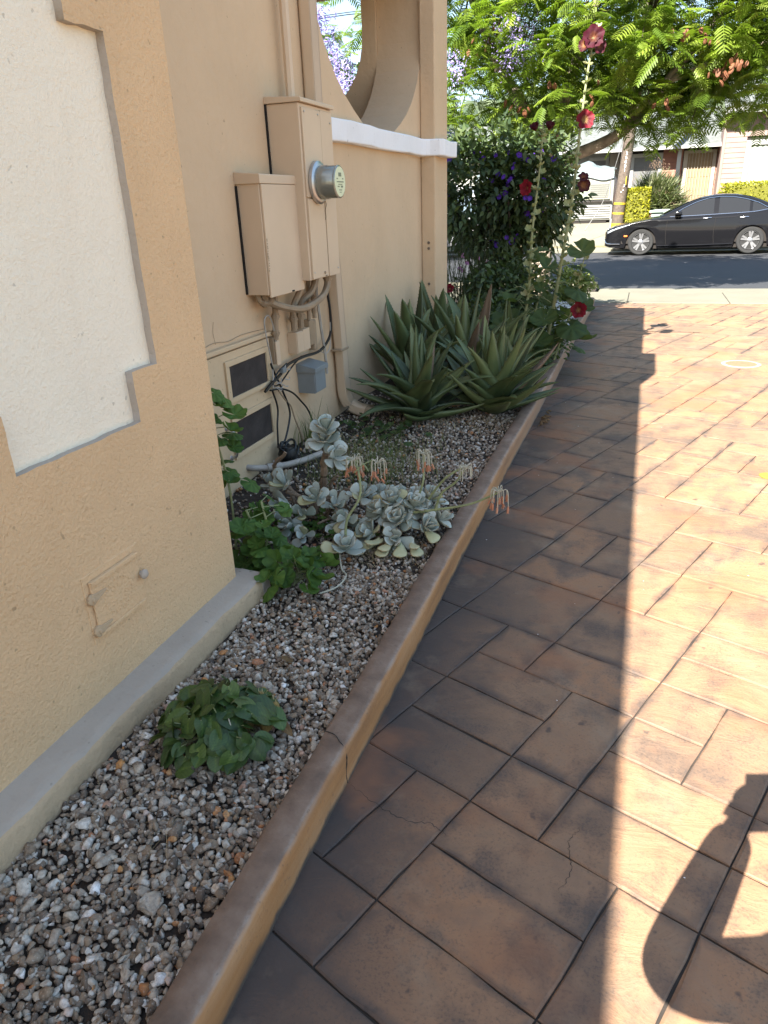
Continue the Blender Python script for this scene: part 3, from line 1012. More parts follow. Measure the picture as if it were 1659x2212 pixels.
jb = thing('junction_box', 'beige twin junction box fed by two curved conduits', 'junction box', (WX, 4.0, .69))
mb = MB().box((WX, 3.932, .69), (-1.94, 4.028, .818)); link('body', mb.mesh('body', bevel=.003), M_BOX, jb)
mb = MB().box((WX, 4.030, .692), (-1.937, 4.122, .822)); link('body', mb.mesh('body', bevel=.003), M_BOX, jb)
mb = MB().box((-1.9395, 3.936, .694), (-1.935, 4.025, .814)); link('cover', mb.mesh('cover', bevel=.002), M_BOX, jb)
cb = thing('conduit_fitting', 'beige conduit body with rounded cover right of the junction box', 'conduit fitting', (WX, 4.2, .67))
mb = MB().box((WX + .004, 4.15, .70), (-1.948, 4.215, .86)); link('body', mb.mesh('body', bevel=.008), M_BOXD, cb)
mb = MB().box((WX + .004, 4.217, .66), (-1.952, 4.262, .85)); link('cover', mb.mesh('cover', bevel=.008), M_BOXD, cb)
cb = thing('conduit_fitting', 'pale conduit body with rounded cover under the service box conduit', 'conduit fitting', (WX, 3.7, .67))
mb = MB().box((WX + .004, 3.665, .68), (-1.955, 3.712, .835)); link('body', mb.mesh('body', bevel=.006), M_BOXD, cb)
mb = MB().box((-1.954, 3.672, .672), (-1.944, 3.72, .81)); link('cover', mb.mesh('cover', bevel=.004), M_BOX, cb)


def cable(name, label, yz, mat, r=.006, off=.05, n=5, seg=60, cat='cable', wob=.0):
    rj = random.Random(len(label))
    pts = [(WX + off + (p[2] if len(p) > 2 else 0) + rj.uniform(-wob, wob), p[0], p[1]) for p in yz]
    o = link(name, MB().tube(bez(pts, seg), r, n).mesh(name, smooth=True), mat)
    return tag(o, label, cat, 'cables hanging on the house wall')


cable('cable', 'thick black cable looping from the meter cabinet down across the wall', [(4.36, 1.12, .06), (4.46, 1.027), (4.49, .87), (4.466, .72), (4.29, .646), (4.03, .655), (3.81, .65), (3.70, .614), (3.575, .585), (3.50, .562)], M_BLACK, .0095)
cable('cable', 'black cable crossing below the grey wire connector to the coil', [(3.60, .70), (3.62, .66), (3.71, .517), (3.777, .389), (3.762, .315), (3.68, .215), (3.60, .19)], M_BLACK, .0065)
cable('cable', 'black cable arching right past the grey box into the weeds', [(3.56, .555), (3.70, .53), (3.84, .472), (3.95, .39), (4.044, .303), (4.13, .15)], M_BLACK, .006)
cable('cable', 'thin pale looped cable beside the service box conduit', [(3.60, .56), (3.613, .685), (3.575, .87), (3.574, .944), (3.625, .962), (3.668, .904), (3.685, .78), (3.694, .68)], M_WIREG, .0045)
cable('cable', 'two black cables strapped straight down beside the hatch', [(3.585, .55), (3.63, .434), (3.605, .33), (3.59, .20)], M_BLACK, .006)
cable('cable', 'second black cable tangled with the bundle above the coil', [(4.02, .66), (3.86, .63), (3.70, .56), (3.60, .58), (3.66, .64), (3.80, .66)], M_BLACK, .005, wob=.01)
cable('cable', 'brown cable bundle trailing down towards the silvery succulent', [(3.66, .53), (3.74, .45), (3.80, .40), (3.84, .31), (3.90, .20), (3.93, .13)], M_BOXD, .005)
cable('cable', 'dirty white cable running down to the grey box', [(4.30, 1.10), (4.30, .973), (4.329, .78), (4.354, .664), (4.372, .55), (4.374, .476)], M_WIREG, .010)
cable('cable', 'thin pale wire hooked round the downspout edge', [(4.48, .80), (4.46, .66), (4.40, .61), (4.33, .625), (4.27, .655)], M_WIREG, .003)
cn = MB().box((WX + .045, 3.70, .622), (WX + .072, 3.745, .652)); tag(link('wire_connector', cn.mesh('wire_connector', bevel=.003), M_GREY), 'small grey plastic connector on the black cable bundle', 'connector')
mb = MB()
for i in range(11):
    y = 3.66 + random.uniform(-.05, .12); z = .62 + random.uniform(-.07, .03); L = random.uniform(.04, .09); a = random.uniform(-.6, .9)
    mb.tube(bez([(WX + .045, y, z), (WX + .06, y + L * .5, z + L * a * .5 - .01), (WX + .05, y + L, z + L * a)], 8), .0028, 5)
tag(link('cable_tangle', mb.mesh('cable_tangle'), M_WIREG), 'tangle of short frayed wires where the cables meet', 'wires')
mb = MB()
for i in range(7):
    c = Vector((WX + .10 + random.uniform(-.01, .02), 3.61 + random.uniform(-.02, .02), .16 + i * .007)); rd = .05 + random.uniform(-.012, .012)
    P = [c + Vector((.7 * rd * math.cos(a), rd * math.sin(a), .035 * math.sin(a + i))) for a in np.linspace(0, 2 * PI, 18)]
    mb.tube(P, .008, 5)
mb.lathe([(.03, -.05), (.055, -.03), (.06, 0), (.045, .035), (.02, .045)], (WX + .10, 3.61, .165), 'z', 12)
tag(link('cable_coil', mb.mesh('cable_coil', smooth=True), M_BLACK), 'black coiled cable lump on the soil by the wall', 'cable coil')
pp = thing('drain_pipe', 'short white plastic pipe lying on soil at the wall foot', 'pipe', (WX, 3.4, .15))
mb = MB().tube(bez([(WX + .01, 3.27, .185), (WX + .06, 3.30, .175), (WX + .13, 3.40, .155), (WX + .2, 3.55, .14), (WX + .27, 3.72, .14)], 20), .018, 12); link('pipe_run', mb.mesh('pipe_run', smooth=True), M_PIPEW, pp)
mb = MB().tube([(WX + .095, 3.345, .165), (WX + .145, 3.425, .152)], .023, 12); link('coupling', mb.mesh('coupling', smooth=True), M_PIPEW, pp)

# ribbed downspout
ds = thing('downspout', 'beige ribbed downspout running down the wall to a kicked-out foot', 'downspout', (WX, 4.6, .1))


def spout(path, w=.092, d=.062):
    """rectangular ribbed pipe along a path; side axis Y"""
    sec = []
    for i in range(13):
        t = i / 12; sec.append((d / 2 - (.011 if i % 2 else 0), -w / 2 + w * t))
    for i in range(1, 6): sec.append((d / 2 - d * i / 6 - (0), w / 2 - (.004 if i % 2 else 0)))
    sec += [(-d / 2, w / 2), (-d / 2, -w / 2)]
    for i in range(1, 6): sec.append((-d / 2 + d * i / 6, -w / 2 + (.004 if i % 2 else 0)))
    P = [Vector(p) for p in path]; V = []; F = []; n = len(sec)
    for i, p in enumerate(P):
        t = (P[min(i + 1, len(P) - 1)] - P[max(0, i - 1)]).normalized()
        y = Vector((0, 1, 0)); y = (y - t * y.dot(t)).normalized(); x = y.cross(t).normalized()
        if x.x < 0 and t.z < -.7: x = -x
        V += [p + x * a + y * b for a, b in sec]
    for i in range(len(P) - 1):
        for k in range(n): F.append((i * n + k, i * n + (k + 1) % n, (i + 1) * n + (k + 1) % n, (i + 1) * n + k))
    return fmesh('spout', V, F)


link('upper_run', spout([(WX + .045, 4.46, 5.48), (WX + .045, 4.46, 3.5), (WX + .045, 4.46, 2.0), (WX + .045, 4.49, 1.7), (WX + .045, 4.57, 1.3), (WX + .045, 4.60, 1.12)], .10, .07), M_BOX, ds)
link('lower_run', spout([(WX + .05, 4.60, 1.16), (WX + .05, 4.615, .9), (WX + .05, 4.64, .6), (WX + .05, 4.655, .36)]), M_BOX, ds)
link('elbow', spout(bez([(WX + .05, 4.655, .40), (WX + .05, 4.66, .28), (WX + .075, 4.675, .20), (WX + .13, 4.69, .155), (WX + .20, 4.70, .135)], 14), .098, .068), M_BOX, ds)
mb = MB().box((WX + .012, 4.56, .585), (WX + .088, 4.70, .60)); link('joint_band', mb.mesh('joint_band', bevel=.003), M_BOXD, ds)
link('outlet', spout([(WX + .19, 4.70, .138), (WX + .235, 4.705, .122)], .104, .074), M_BOXD, ds)
mb = MB().prism([(4.66, .105), (4.745, .10), (4.75, .150), (4.665, .155)], 'x', WX + .225, WX + .232); link('outlet_shadow_gap', mb.mesh('outlet_shadow_gap'), M_DARK, ds)

# ------------------------------------------------------------------ gravel
def rock_template(sub, seed):
    bm = bmesh.new(); bmesh.ops.create_icosphere(bm, subdivisions=sub, radius=1)
    r = np.random.default_rng(seed)
    V = np.array([v.co[:] for v in bm.verts])
    # chop with random planes for broken faces
    for _ in range(11 if sub > 1 else 5):
        d = r.normal(size=3); d /= np.linalg.norm(d); h = r.uniform(.42, .78)
        t = V @ d; k = t > h
        V[k] -= np.outer(t[k] - h, d)
    V *= np.array([1, r.uniform(.62, .95), r.uniform(.5, .8)])
    V += r.normal(size=V.shape) * .03
    F = np.array([[v.index for v in f.verts] for f in bm.faces]); bm.free()
    return V, F


def gravel_mat():
    m, nt, p = new_mat('crushed_gravel'); g = N(nt)
    t = g.attr('tint')
    c = g.ramp(t, [(0, (0.058, 0.046, 0.037)), (.16, (0.128, 0.094, 0.067)), (.33, (0.218, 0.168, 0.124)), (.46, (0.256, 0.180, 0.113)), (.56, (0.346, 0.288, 0.227)), (.70, (0.461, 0.396, 0.313)), (.80, (0.538, 0.492, 0.421)), (.885, (0.704, 0.660, 0.594)), (.93, (0.384, 0.156, 0.065)), (.955, (0.512, 0.252, 0.086)), (.97, (0.589, 0.480, 0.367)), (1, (0.800, 0.780, 0.750))])
    n = g.noise(85, 5, .7); n2 = g.noise(210, 3, .6)
    c = g.mix(g.ramp(n, [(.42, .0), (.66, .55)]), c, (.075, .062, .055))
    c = g.mix(g.ramp(n2, [(.58, 0.), (.70, .5)]), c, (.50, .47, .43))
    g.l(c, p.inputs['Base Color']); p.inputs['Roughness'].default_value = .85
    p.inputs['Specular IOR Level'].default_value = .3
    g.l(g.bump(n, .5, .004), p.inputs['Normal'])
    return m


M_GRAVEL = gravel_mat()


def rand_rot(n, r):
    q = r.normal(size=(n, 4)); q /= np.linalg.norm(q, axis=1)[:, None]
    w, x, y, z = q.T
    return np.stack([np.stack([1 - 2 * (y * y + z * z), 2 * (x * y - z * w), 2 * (x * z + y * w)], -1),
                     np.stack([2 * (x * y + z * w), 1 - 2 * (x * x + z * z), 2 * (y * z - x * w)], -1),
                     np.stack([2 * (x * z - y * w), 2 * (y * z + x * w), 1 - 2 * (x * x + y * y)], -1)], 1)


def in_bed(x, y):
    if x > -.745: return False
    if y < 2.24: return x < -.75 and x > -1.31
    return x > WX + .02


def scatter(n, x0, x1, y0, y1, r, dens=None):
    P = []
    while len(P) < n:
        x = r.uniform(x0, x1); y = r.uniform(y0, y1)
        if in_bed(x, y) and (dens is None or r.random() < dens(x, y)): P.append((x, y))
    return P


def gravel():
    r = np.random.default_rng(21); VV = []; FF = []; TT = []; o = 0
    near = [rock_template(2, 30 + i) for i in range(9)]
    farr = [rock_template(1, 50 + i) for i in range(6)]

    def add(P, tmpl, smin, smax, zoff, flat=.6):
        nonlocal o
        P = np.array(P); n = len(P); pick = r.integers(0, len(tmpl), n)
        for k, (Tv, Tf) in enumerate(tmpl):
            idx = np.where(pick == k)[0]
            if not len(idx): continue
            s = r.uniform(smin, smax, len(idx)) * np.exp(r.normal(size=len(idx)) * .22)
            M = rand_rot(len(idx), r) * s[:, None, None]
            M[:, 2, :] *= flat + .3
            L = np.array([(P[i][0], P[i][1], bedz(P[i][0], P[i][1]) + zoff * r.uniform(-.3, 1) + .004) for i in idx])
            V, F = spread(Tv, Tf, M, L)
            VV.append(V); FF.append(F + o); o += len(V)
            t = np.clip(r.beta(2.3, 2.2, len(idx)), 0, 1)
            t = np.where(r.random(len(idx)) < .05, r.uniform(.9, 1, len(idx)), t)
            TT.append(np.repeat(t, len(Tv)))
    add(scatter(3300, -1.33, -.74, .3, 1.7, r), near, .0095, .0165, .013)
    add(scatter(4600, -1.33, -.74, .3, 1.9, r), farr, .007, .012, .005)
    add(scatter(3000, -1.33, -.74, 1.7, 2.5, r), near, .0085, .0135, .011)
    d = lambda x, y: .25 + .75 * min(1, max(0, (x + 1.75) / .5))
    add(scatter(5200, -2.0, -.74, 2.3, 4.0, r, d), farr, .007, .0135, .010)
    add(scatter(4200, -2.0, -.74, 3.8, 5.3, r, d), farr, .008, .0145, .010)
    me = fmesh('gravel', np.concatenate(VV), np.concatenate(FF), attr={'tint': np.concatenate(TT)})
    return tag(link('gravel', me, M_GRAVEL), 'grey and tan crushed gravel filling the bed behind the kerb', 'gravel', kind='stuff')


gravel()
# white pebbles further along the bed
r = np.random.default_rng(5); T = [rock_template(1, 77 + i) for i in range(3)]
VV = []; FF = []; o = 0
for Tv, Tf in T:
    n = 420; L = np.stack([r.uniform(-1.75, -.76, n), r.uniform(8.6, 11.5, n), np.full(n, .075) + r.uniform(0, .02, n)], 1)
    V, F = spread(Tv, Tf, rand_rot(n, r) * r.uniform(.016, .034, n)[:, None, None], L); VV.append(V); FF.append(F + o); o += len(V)
tag(link('white_pebbles', fmesh('white_pebbles', np.concatenate(VV), np.concatenate(FF)), simple('white_pebble', (.66, .66, .66), .7, var=.25, scale=14)), 'white pebbles spread at the street end of the bed', 'pebbles', kind='stuff')

# stones that stand out
def stone(name, label, x, y, s, tint, seed, zs=.7, dz=.01):
    Tv, Tf = rock_template(3 if s > .03 else 2, seed)
    rr = np.random.default_rng(seed); M = rand_rot(1, rr)[0]
    V = (Tv * s * np.array([1, 1, 1.1])) @ M.T; V[:, 2] *= zs
    if s > .03: V += rr.normal(size=V.shape) * .0016
    V += np.array([x, y, bedz(x, y) + dz + s * zs * .35])
    o = link(name, fmesh(name, V, Tf, attr={'tint': np.full(len(V), tint)}), M_GRAVEL)
    return tag(o, label, 'stone')


stone('rock', 'large lumpy grey rock half sunk in the gravel near the kerb', -.905, .866, .042, .62, 4)
stone('stone', 'pale grey stone close to the chimney plinth in front of leafy clump', -1.215, 1.01, .026, .84, 6)
stone('stone', 'long slate grey stone at the lower left bed corner', -1.08, .70, .03, .5, 8)
stone('stone', 'bright white stone in the gravel behind the green leafy clump', -.975, 1.67, .017, 1.0, 11)
stone('stone', 'white angular stone nearest the kerb behind the leafy clump', -.905, 1.755, .018, .99, 12)
stone('stone', 'small rusty orange stone between leafy clump and kerb', -.873, 1.63, .014, .95, 13)
stone('stone', 'upright bluish white stone left of the green leafy clump', -1.255, 1.33, .027, .87, 14)
stone('stone', 'pinkish tan stone near the succulent with a bare stem', -.965, 2.33, .019, .8, 15)

# ------------------------------------------------------------------ leaf shapes
def grid_leaf(nu, nv, f):
    V = [f(u / nu, v / nv * 2 - 1) for u in range(nu + 1) for v in range(nv + 1)]
    F = [(u * (nv + 1) + v, u * (nv + 1) + v + 1, (u + 1) * (nv + 1) + v + 1, (u + 1) * (nv + 1) + v) for u in range(nu) for v in range(nv)]
    return np.array(V), np.array(F)


def aloe_leaf(seed, bend):
    """long tapering channelled leaf along +Y with toothed edges, unit length"""
    r = random.Random(seed); mb = MB(); nu, sec = 14, 9; V = []
    tw = r.uniform(-.3, .3)
    pts = []
    ang = 0; p = Vector((0, 0, 0))
    for i in range(nu + 1):
        pts.append((p.copy(), ang)); ang -= bend / nu * (1 + i / nu * .6); p = p + Vector((0, math.cos(ang), math.sin(ang))) / nu
    for i, (p, a) in enumerate(pts):
        t = i / nu
        w = .165 * (1 - t) ** .8 * (1 + .35 * math.sin(min(1, t * 2.4) * PI)) + .0015
        th = .020 * (1 - t) ** .8 + .0012
        nz = Vector((0, -math.sin(a), math.cos(a)))
        for k in range(sec):
            if k < 5: s = -1 + k / 2; h = .42 * w * s * s
            else: s = 1 - (k - 4) / 2.5; h = .42 * w * s * s - th * 2 * (1 - s * s) - .003
            q = p + Vector((s * w, 0, 0)) + nz * h
            V.append(q)
    F = []
    for i in range(nu):
        for k in range(sec): F.append((i * sec + k, i * sec + (k + 1) % sec, (i + 1) * sec + (k + 1) % sec, (i + 1) * sec + k))
    mb.add(V, F)
    tint = [0.18 + .18 * (i / nu) for i in range(nu + 1) for k in range(sec)]
    mb.t = tint[:]
    for i in range(1, nu * 2 - 1):          # teeth
        t = i / (nu * 2); j = min(nu - 1, int(t * nu)); fr = t * nu - j
        for k, sg in ((0, -1), (4, 1)):
            a = V[j * sec + k].lerp(V[(j + 1) * sec + k], fr); d = (V[(j + 1) * sec + k] - V[j * sec + k]).normalized()
            L = .014 * (1 - t * .6)
            mb.tint = .85; mb.add([a - d * .007, a + d * .007, a + Vector((sg * L, 0, .004)) + d * .010], [(0, 1, 2)])
    me = mb.mesh('aloe_leaf', normals=False)
    me.polygons.foreach_set('use_smooth', [True] * len(me.polygons))
    return me


M_ALOE = leafmat('aloe_green', [(.048, .070, .033), (.076, .108, .044), (.112, .145, .056), (.14, .165, .065), (.17, .175, .08), (.19, .16, .09)], rough=.45, transl=0, spec=.4, bump=.15, bscale=60, fine=5)
M_ALOEB = leafmat('aloe_brown', [(.10, .070, .045), (.17, .125, .085), (.24, .18, .13)], rough=.7, transl=0, fine=6)
ALOE = [aloe_leaf(i, b) for i, b in enumerate((.15, .45, -.25, .7, .3, -.05))]
for me in ALOE: me.materials.append(M_ALOE)
ALOEB = []
for me in ALOE[:3]:
    q = me.copy(); q.materials.clear(); q.materials.append(M_ALOEB); ALOEB.append(q)


def aloe(x, y, n, size, label, seed, spread_=(8, 82), brown=.1, lean=(0, 0)):
    r = random.Random(seed); z = bedz(x, y)
    o = thing('aloe', label, 'aloe', (x, y, z), 'aloe plants along the wall')
    for i in range(n):
        t = (i + .5) / n                      # outer leaves first
        el = R(spread_[0] + (spread_[1] - spread_[0]) * t ** .8 + r.uniform(-7, 7))
        az = i * 2.39996 + r.uniform(-.3, .3)
        d = Vector((math.cos(az) * math.cos(el) + lean[0], math.sin(az) * math.cos(el) + lean[1], math.sin(el)))
        if x + d.x * size < WX + .03: d.x = max(d.x, (WX + .05 - x) / size)
        L = size * r.uniform(.78, 1.08) * (1 - .18 * abs(t - .55))
        up = Vector((0, 0, 1)) if el < R(70) else Vector((-math.cos(az), -math.sin(az), .4))
        m = frame(d, up, r.uniform(-.25, .25), 1) @ Matrix.Diagonal((L * r.uniform(.8, 1.12), L, L))
        k = r.randrange(6) if el > R(30) else r.choice((1, 2, 5))
        base = Vector((x, y, z + .02 + .10 * t)) + Vector((d.x, d.y, 0)) * .03
        isb = r.random() < brown * .45
        lf = inst('leaf', ALOEB[k % 3] if isb else ALOE[k], place(m, base), o)
        if isb: lf['label'] = 'brown dried leaf'
    return o


aloe(-1.42, 4.80, 38, .58, 'large aloe rosette right beside the downspout foot', 1, brown=.06)
aloe(-.94, 5.05, 42, .64, 'large aloe rosette leaning over the kerb', 2, (8, 80), .02, (.06, .05))
aloe(-1.72, 5.55, 24, .74, 'upright aloe against the wall behind the downspout rosette', 3, (30, 86), .10)
aloe(-1.30, 5.75, 24, .78, 'tall narrow aloe behind the kerb rosette', 4, (35, 86), .08)
aloe(-1.72, 6.45, 16, .70, 'aloe in front of the wall pilaster', 5, (35, 86), .10)
aloe(-1.02, 6.05, 20, .62, 'aloe at the foot of the hollyhock stalks', 6, (25, 84), .08)


def paddle(seed, w=.44, th=.12, cup=.10):
    """thick obovate succulent leaf, unit length along +Y"""
    r = random.Random(seed); nu, nv = 10, 8; V = []; rim = []
    for i in range(nu + 1):
        t = i / nu
        ww = w * (t ** .75) * math.sqrt(max(0, 1 - max(0, (t - .62) / .38) ** 2.2)) + .045 * (1 - t)
        for k in range(nv):
            a = 2 * PI * k / nv; s, c = math.cos(a), math.sin(a)
            z = c * th * (1 - .35 * t) * (1 - .75 * s * s) + cup * ((s * ww / w) ** 2 * .8 + t * t * .9)
            V.append((s * ww, t, z)); rim.append(1.0 if (abs(s) > .9 and t > .25) or t > .93 else 0.0)
    F = [(i * nv + k, i * nv + (k + 1) % nv, (i + 1) * nv + (k + 1) % nv, (i + 1) * nv + k) for i in range(nu) for k in range(nv)]
    return fmesh('paddle_leaf', V, F, smooth=True, attr={'rim': rim, 'tint': [.5] * len(V)})


M_SUCC = leafmat('silver_succulent', [(.165, .20, .145), (.255, .295, .245), (.335, .37, .325), (.44, .47, .42), (.30, .34, .20)], rough=.6, transl=.0, spec=.25, rim=(.22, .17, .09), bump=.12, bscale=45, fine=22)
M_SUCCY = leafmat('old_succulent', [(.35, .36, .20), (.45, .44, .26), (.50, .42, .25)], rough=.6, transl=0, rim=(.3, .2, .1))
M_STEMB = simple('woody_stem', (.26, .185, .125), .9, var=.5, scale=40, bump=.6, bscale=120, bdist=.004)
M_STEMG = simple('pale_green_stem', (.26, .29, .14), .6, var=.3, scale=30)
M_BELL = leafmat('orange_bell', [(.50, .21, .12), (.58, .31, .19), (.52, .40, .27)], rough=.5, transl=.2)
M_PED = simple('pale_pedicel', (.50, .47, .36), .6, var=.25, scale=50)
PAD = [paddle(1), paddle(2, .40, .12, .20), paddle(3, .50, .10, .14), paddle(4, .28, .11, .26)]
for me in PAD: me.materials.append(M_SUCC)
PADY = [m.copy() for m in PAD[:2]]
for me in PADY: me.materials.clear(); me.materials.append(M_SUCCY)


def rosette(parent, c, axis, n, L, r, open_=(10, 75), old=.0, kinds=(0, 1, 2)):
    axis = Vector(axis).normalized(); b = frame((1, 0, 0) if abs(axis.x) < .9 else (0, 1, 0), axis)
    x = axis.orthogonal().normalized(); y = axis.cross(x)
    for i in range(n):
        t = (i + .5) / n; el = R(open_[0] + (open_[1] - open_[0]) * t + r.uniform(-8, 8)); az = i * 2.4 + r.uniform(-.35, .35)
        d = (x * math.cos(az) + y * math.sin(az)) * math.cos(el) + axis * math.sin(el)
        s = L * r.uniform(.8, 1.12) * (1 - .3 * t)
        m = frame(d, axis, r.uniform(-.3, .3), s)
        p = Vector(c) + axis * (.02 * t)
        if r.random() < old * (1 - t): inst('leaf', r.choice(PADY), place(m, p), parent)['label'] = 'yellowing leaf'
        else: inst('leaf', PAD[r.choice(kinds)], place(m, p), parent)


def bell():
    mb = MB(); P = [(0, 0, 0), (0, 0, -.012), (0, 0, -.024), (0, 0, -.033)]
    mb.tube(P, [.0032, .0062, .0058, .0046], 7)
    for k in range(5):
        a = 2 * PI * k / 5; c, s = math.cos(a), math.sin(a)
        mb.add([(.004 * c - .003 * s, .004 * s + .003 * c, -.031), (.004 * c + .003 * s, .004 * s - .003 * c, -.031), (.011 * c, .011 * s, -.037)], [(0, 1, 2)])
    me = mb.mesh('bell', normals=False); me.materials.append(M_BELL); return me


BELL = bell()


def flower_stalk(parent, pts, r, n=13, rad=.0062, sc=1.0, bells=True):
    P = bez(pts, 26)
    mb = MB().tube(P, [rad * (1 - .35 * i / len(P)) for i in range(len(P))], 7)
    st = link('flower_stalk', mb.mesh('flower_stalk', smooth=True), M_STEMG, parent)
    tip = P[-1]; mb = MB()
    ends = []
    for i in range(n):
        a = i * 2.4; out = r.uniform(.018, .045) * sc; dr = r.uniform(.010, .062) * sc
        e = tip + Vector((math.cos(a) * out, math.sin(a) * out, -dr))
        mid = tip + Vector((math.cos(a) * out * .85, math.sin(a) * out * .85, r.uniform(.010, .024) * sc))
        mb.tube(bez([tip, mid, e], 8), .0019, 4); ends.append(e)
    link('pedicels', mb.mesh('pedicels'), M_PED, st)
    if bells:
        for e in ends:
            inst('flower', BELL, place((Matrix.Rotation(r.uniform(0, 6.3), 3, 'Z') @ Matrix.Rotation(r.uniform(-.1, .55), 3, 'X')) * r.uniform(.6, .95) * sc, e), parent)
    return st


rr = random.Random(40)
# tall woody plant at the back
s1 = thing('succulent', 'tall silver succulent on a gnarled bare stem near the cable coil', 'succulent', (-1.40, 3.02, .09), 'silvery succulents with orange bells')
for pts, rad in (([(-1.42, 3.04, .08), (-1.40, 3.00, .20), (-1.38, 2.97, .31), (-1.355, 2.95, .42)], .016), ([(-1.43, 3.05, .09), (-1.55, 3.02, .15), (-1.66, 3.0, .30), (-1.58, 2.98, .40)], .010), ([(-1.40, 3.01, .12), (-1.28, 3.0, .22), (-1.20, 3.0, .20), (-1.15, 3.02, .13)], .009), ([(-1.38, 3.0, .10), (-1.32, 2.96, .2), (-1.24, 2.9, .15), (-1.17, 2.84, .09)], .009), ([(-1.42, 3.0, .09), (-1.47, 2.9, .2), (-1.53, 2.85, .25)], .010), ([(-1.36, 3.02, .1), (-1.35, 2.98, .25), (-1.30, 2.96, .31)], .008)):
    mb = MB(); P = bez(pts, 18); mb.tube([p + Vector((rr.uniform(-.004, .004), rr.uniform(-.004, .004), 0)) for p in P], [rad * rr.uniform(.8, 1.2) for _ in P], 7)
    link('stem', mb.mesh('stem', smooth=True), M_STEMB, s1)
rosette(s1, (-1.355, 2.95, .47), (.15, -.35, 1), 16, .10, rr, (-15, 75))
rosette(s1, (-1.33, 2.93, .53), (.2, -.4, 1), 8, .10, rr, (15, 80))
rosette(s1, (-1.30, 2.92, .41), (.7, -.5, .5), 9, .095, rr, (0, 70))
flower_stalk(s1, [(-1.33, 2.95, .40), (-1.26, 2.93, .41), (-1.16, 2.92, .40), (-1.115, 2.90, .37)], rr, 0, bells=False)
s2 = thing('succulent', 'sprawling silver succulent with limp leaves beside the geranium stems', 'succulent', (-1.50, 2.85, .09), 'silvery succulents with orange bells')
for c, ax, n, L in (((-1.53, 2.86, .27), (-.3, -.5, .6), 7, .11), ((-1.50, 2.82, .19), (-.5, -.7, .3), 7, .11), ((-1.42, 2.80, .16), (.3, -.8, .5), 6, .09), ((-1.28, 2.86, .19), (.3, -.6, .6), 8, .105), ((-1.24, 2.82, .13), (.6, -.7, .2), 6, .10), ((-1.19, 2.78, .17), (.1, -.8, .4), 6, .085), ((-1.60, 2.92, .24), (-.5, -.3, .7), 9, .10), ((-1.45, 2.74, .13), (-.2, -.9, .4), 9, .10), ((-1.34, 2.80, .24), (-.1, -.6, .8), 9, .095), ((-1.16, 2.90, .23), (.2, -.5, .8), 9, .095), ((-1.36, 2.68, .11), (.1, -.9, .5), 7, .085), ((-1.56, 2.76, .15), (-.6, -.6, .5), 8, .095), ((-1.10, 2.98, .20), (.2, .3, .9), 8, .09)):
    rosette(s2, c, ax, n, L, rr, (5, 70), .1, (0, 1, 3))
mb = MB()
for c in ((-1.53, 2.86, .27), (-1.42, 2.80, .16), (-1.28, 2.86, .19), (-1.19, 2.78, .17)):
    mb.tube(bez([(-1.40, 2.95, .08), ((c[0] - 1.40) / 2, (c[1] + 2.95) / 2, c[2] * .7), c], 8), .007, 6)
for i in range(16):
    a = (-1.40 + rr.uniform(-.15, .2), 2.95 + rr.uniform(-.1, .1), .08); b = (a[0] + rr.uniform(-.15, .2), a[1] + rr.uniform(-.2, .1), rr.uniform(.09, .22)); mb.tube(bez([a, Vector(a).lerp(Vector(b), .5) + Vector((0, 0, rr.uniform(.0, .08))), b], 8), rr.uniform(.003, .008), 5)
link('stem', mb.mesh('stem', smooth=True), M_STEMB, s2)
s3 = thing('succulent', 'dense cushion of round silver leaves closest to the kerb', 'succulent', (-.93, 2.85, .09), 'silvery succulents with orange bells')
for c, ax, n, L in (((-1.03, 2.83, .19), (-.4, -.5, 1), 14, .105), ((-.94, 2.80, .17), (0, -.7, 1), 15, .105), ((-.86, 2.88, .18), (.4, -.3, 1), 14, .10), ((-.98, 2.92, .21), (-.1, .1, 1), 13, .10), ((-.82, 2.80, .15), (.6, -.5, .8), 12, .095), ((-.90, 2.95, .20), (.2, .4, 1), 12, .095), ((-1.06, 2.94, .17), (-.6, .1, .8), 10, .10), ((-.84, 2.96, .22), (.4, .2, 1), 12, .09), ((-.98, 2.84, .24), (-.1, -.3, 1), 12, .095), ((-.88, 2.84, .23), (.2, -.2, 1), 12, .09), ((-.78, 2.89, .16), (.8, 0, .8), 10, .085), ((-1.05, 2.75, .13), (-.5, -.7, .6), 10, .09), ((-.93, 2.73, .12), (.1, -.9, .5), 9, .09)):
    rosette(s3, c, ax, n, L, rr, (0, 82), .08)
for i in range(9):
    a = -PI / 2 + rr.uniform(-1.3, 1.3); p = Vector((-.93 + .13 * math.cos(a), 2.82 + .13 * math.sin(a), .12))
    inst('leaf', rr.choice(PADY + PAD[:1]), place(frame((math.cos(a), math.sin(a), rr.uniform(-.5, .1)), (0, 0, 1), 0, rr.uniform(.07, .11)), p), s3)['label'] = 'drooping yellowish leaf'
flower_stalk(s3, [(-.97, 2.88, .22), (-.88, 2.87, .27), (-.845, 2.86, .34), (-.842, 2.88, .40), (-.845, 2.89, .475)], rr, 14)
flower_stalk(s3, [(-.86, 2.9, .20), (-.80, 2.88, .30), (-.74, 2.86, .38), (-.68, 2.87, .425), (-.65, 2.88, .43)], rr, 8, sc=.85, bells=False)
flower_stalk(s3, [(-.80, 2.86, .16), (-.76, 2.86, .30), (-.69, 2.86, .37), (-.655, 2.86, .43)], rr, 7, sc=.85, bells=False)
flower_stalk(s3, [(-.96, 2.82, .20), (-.80, 2.80, .245), (-.62, 2.78, .30), (-.52, 2.78, .35), (-.485, 2.78, .372)], rr, 13)
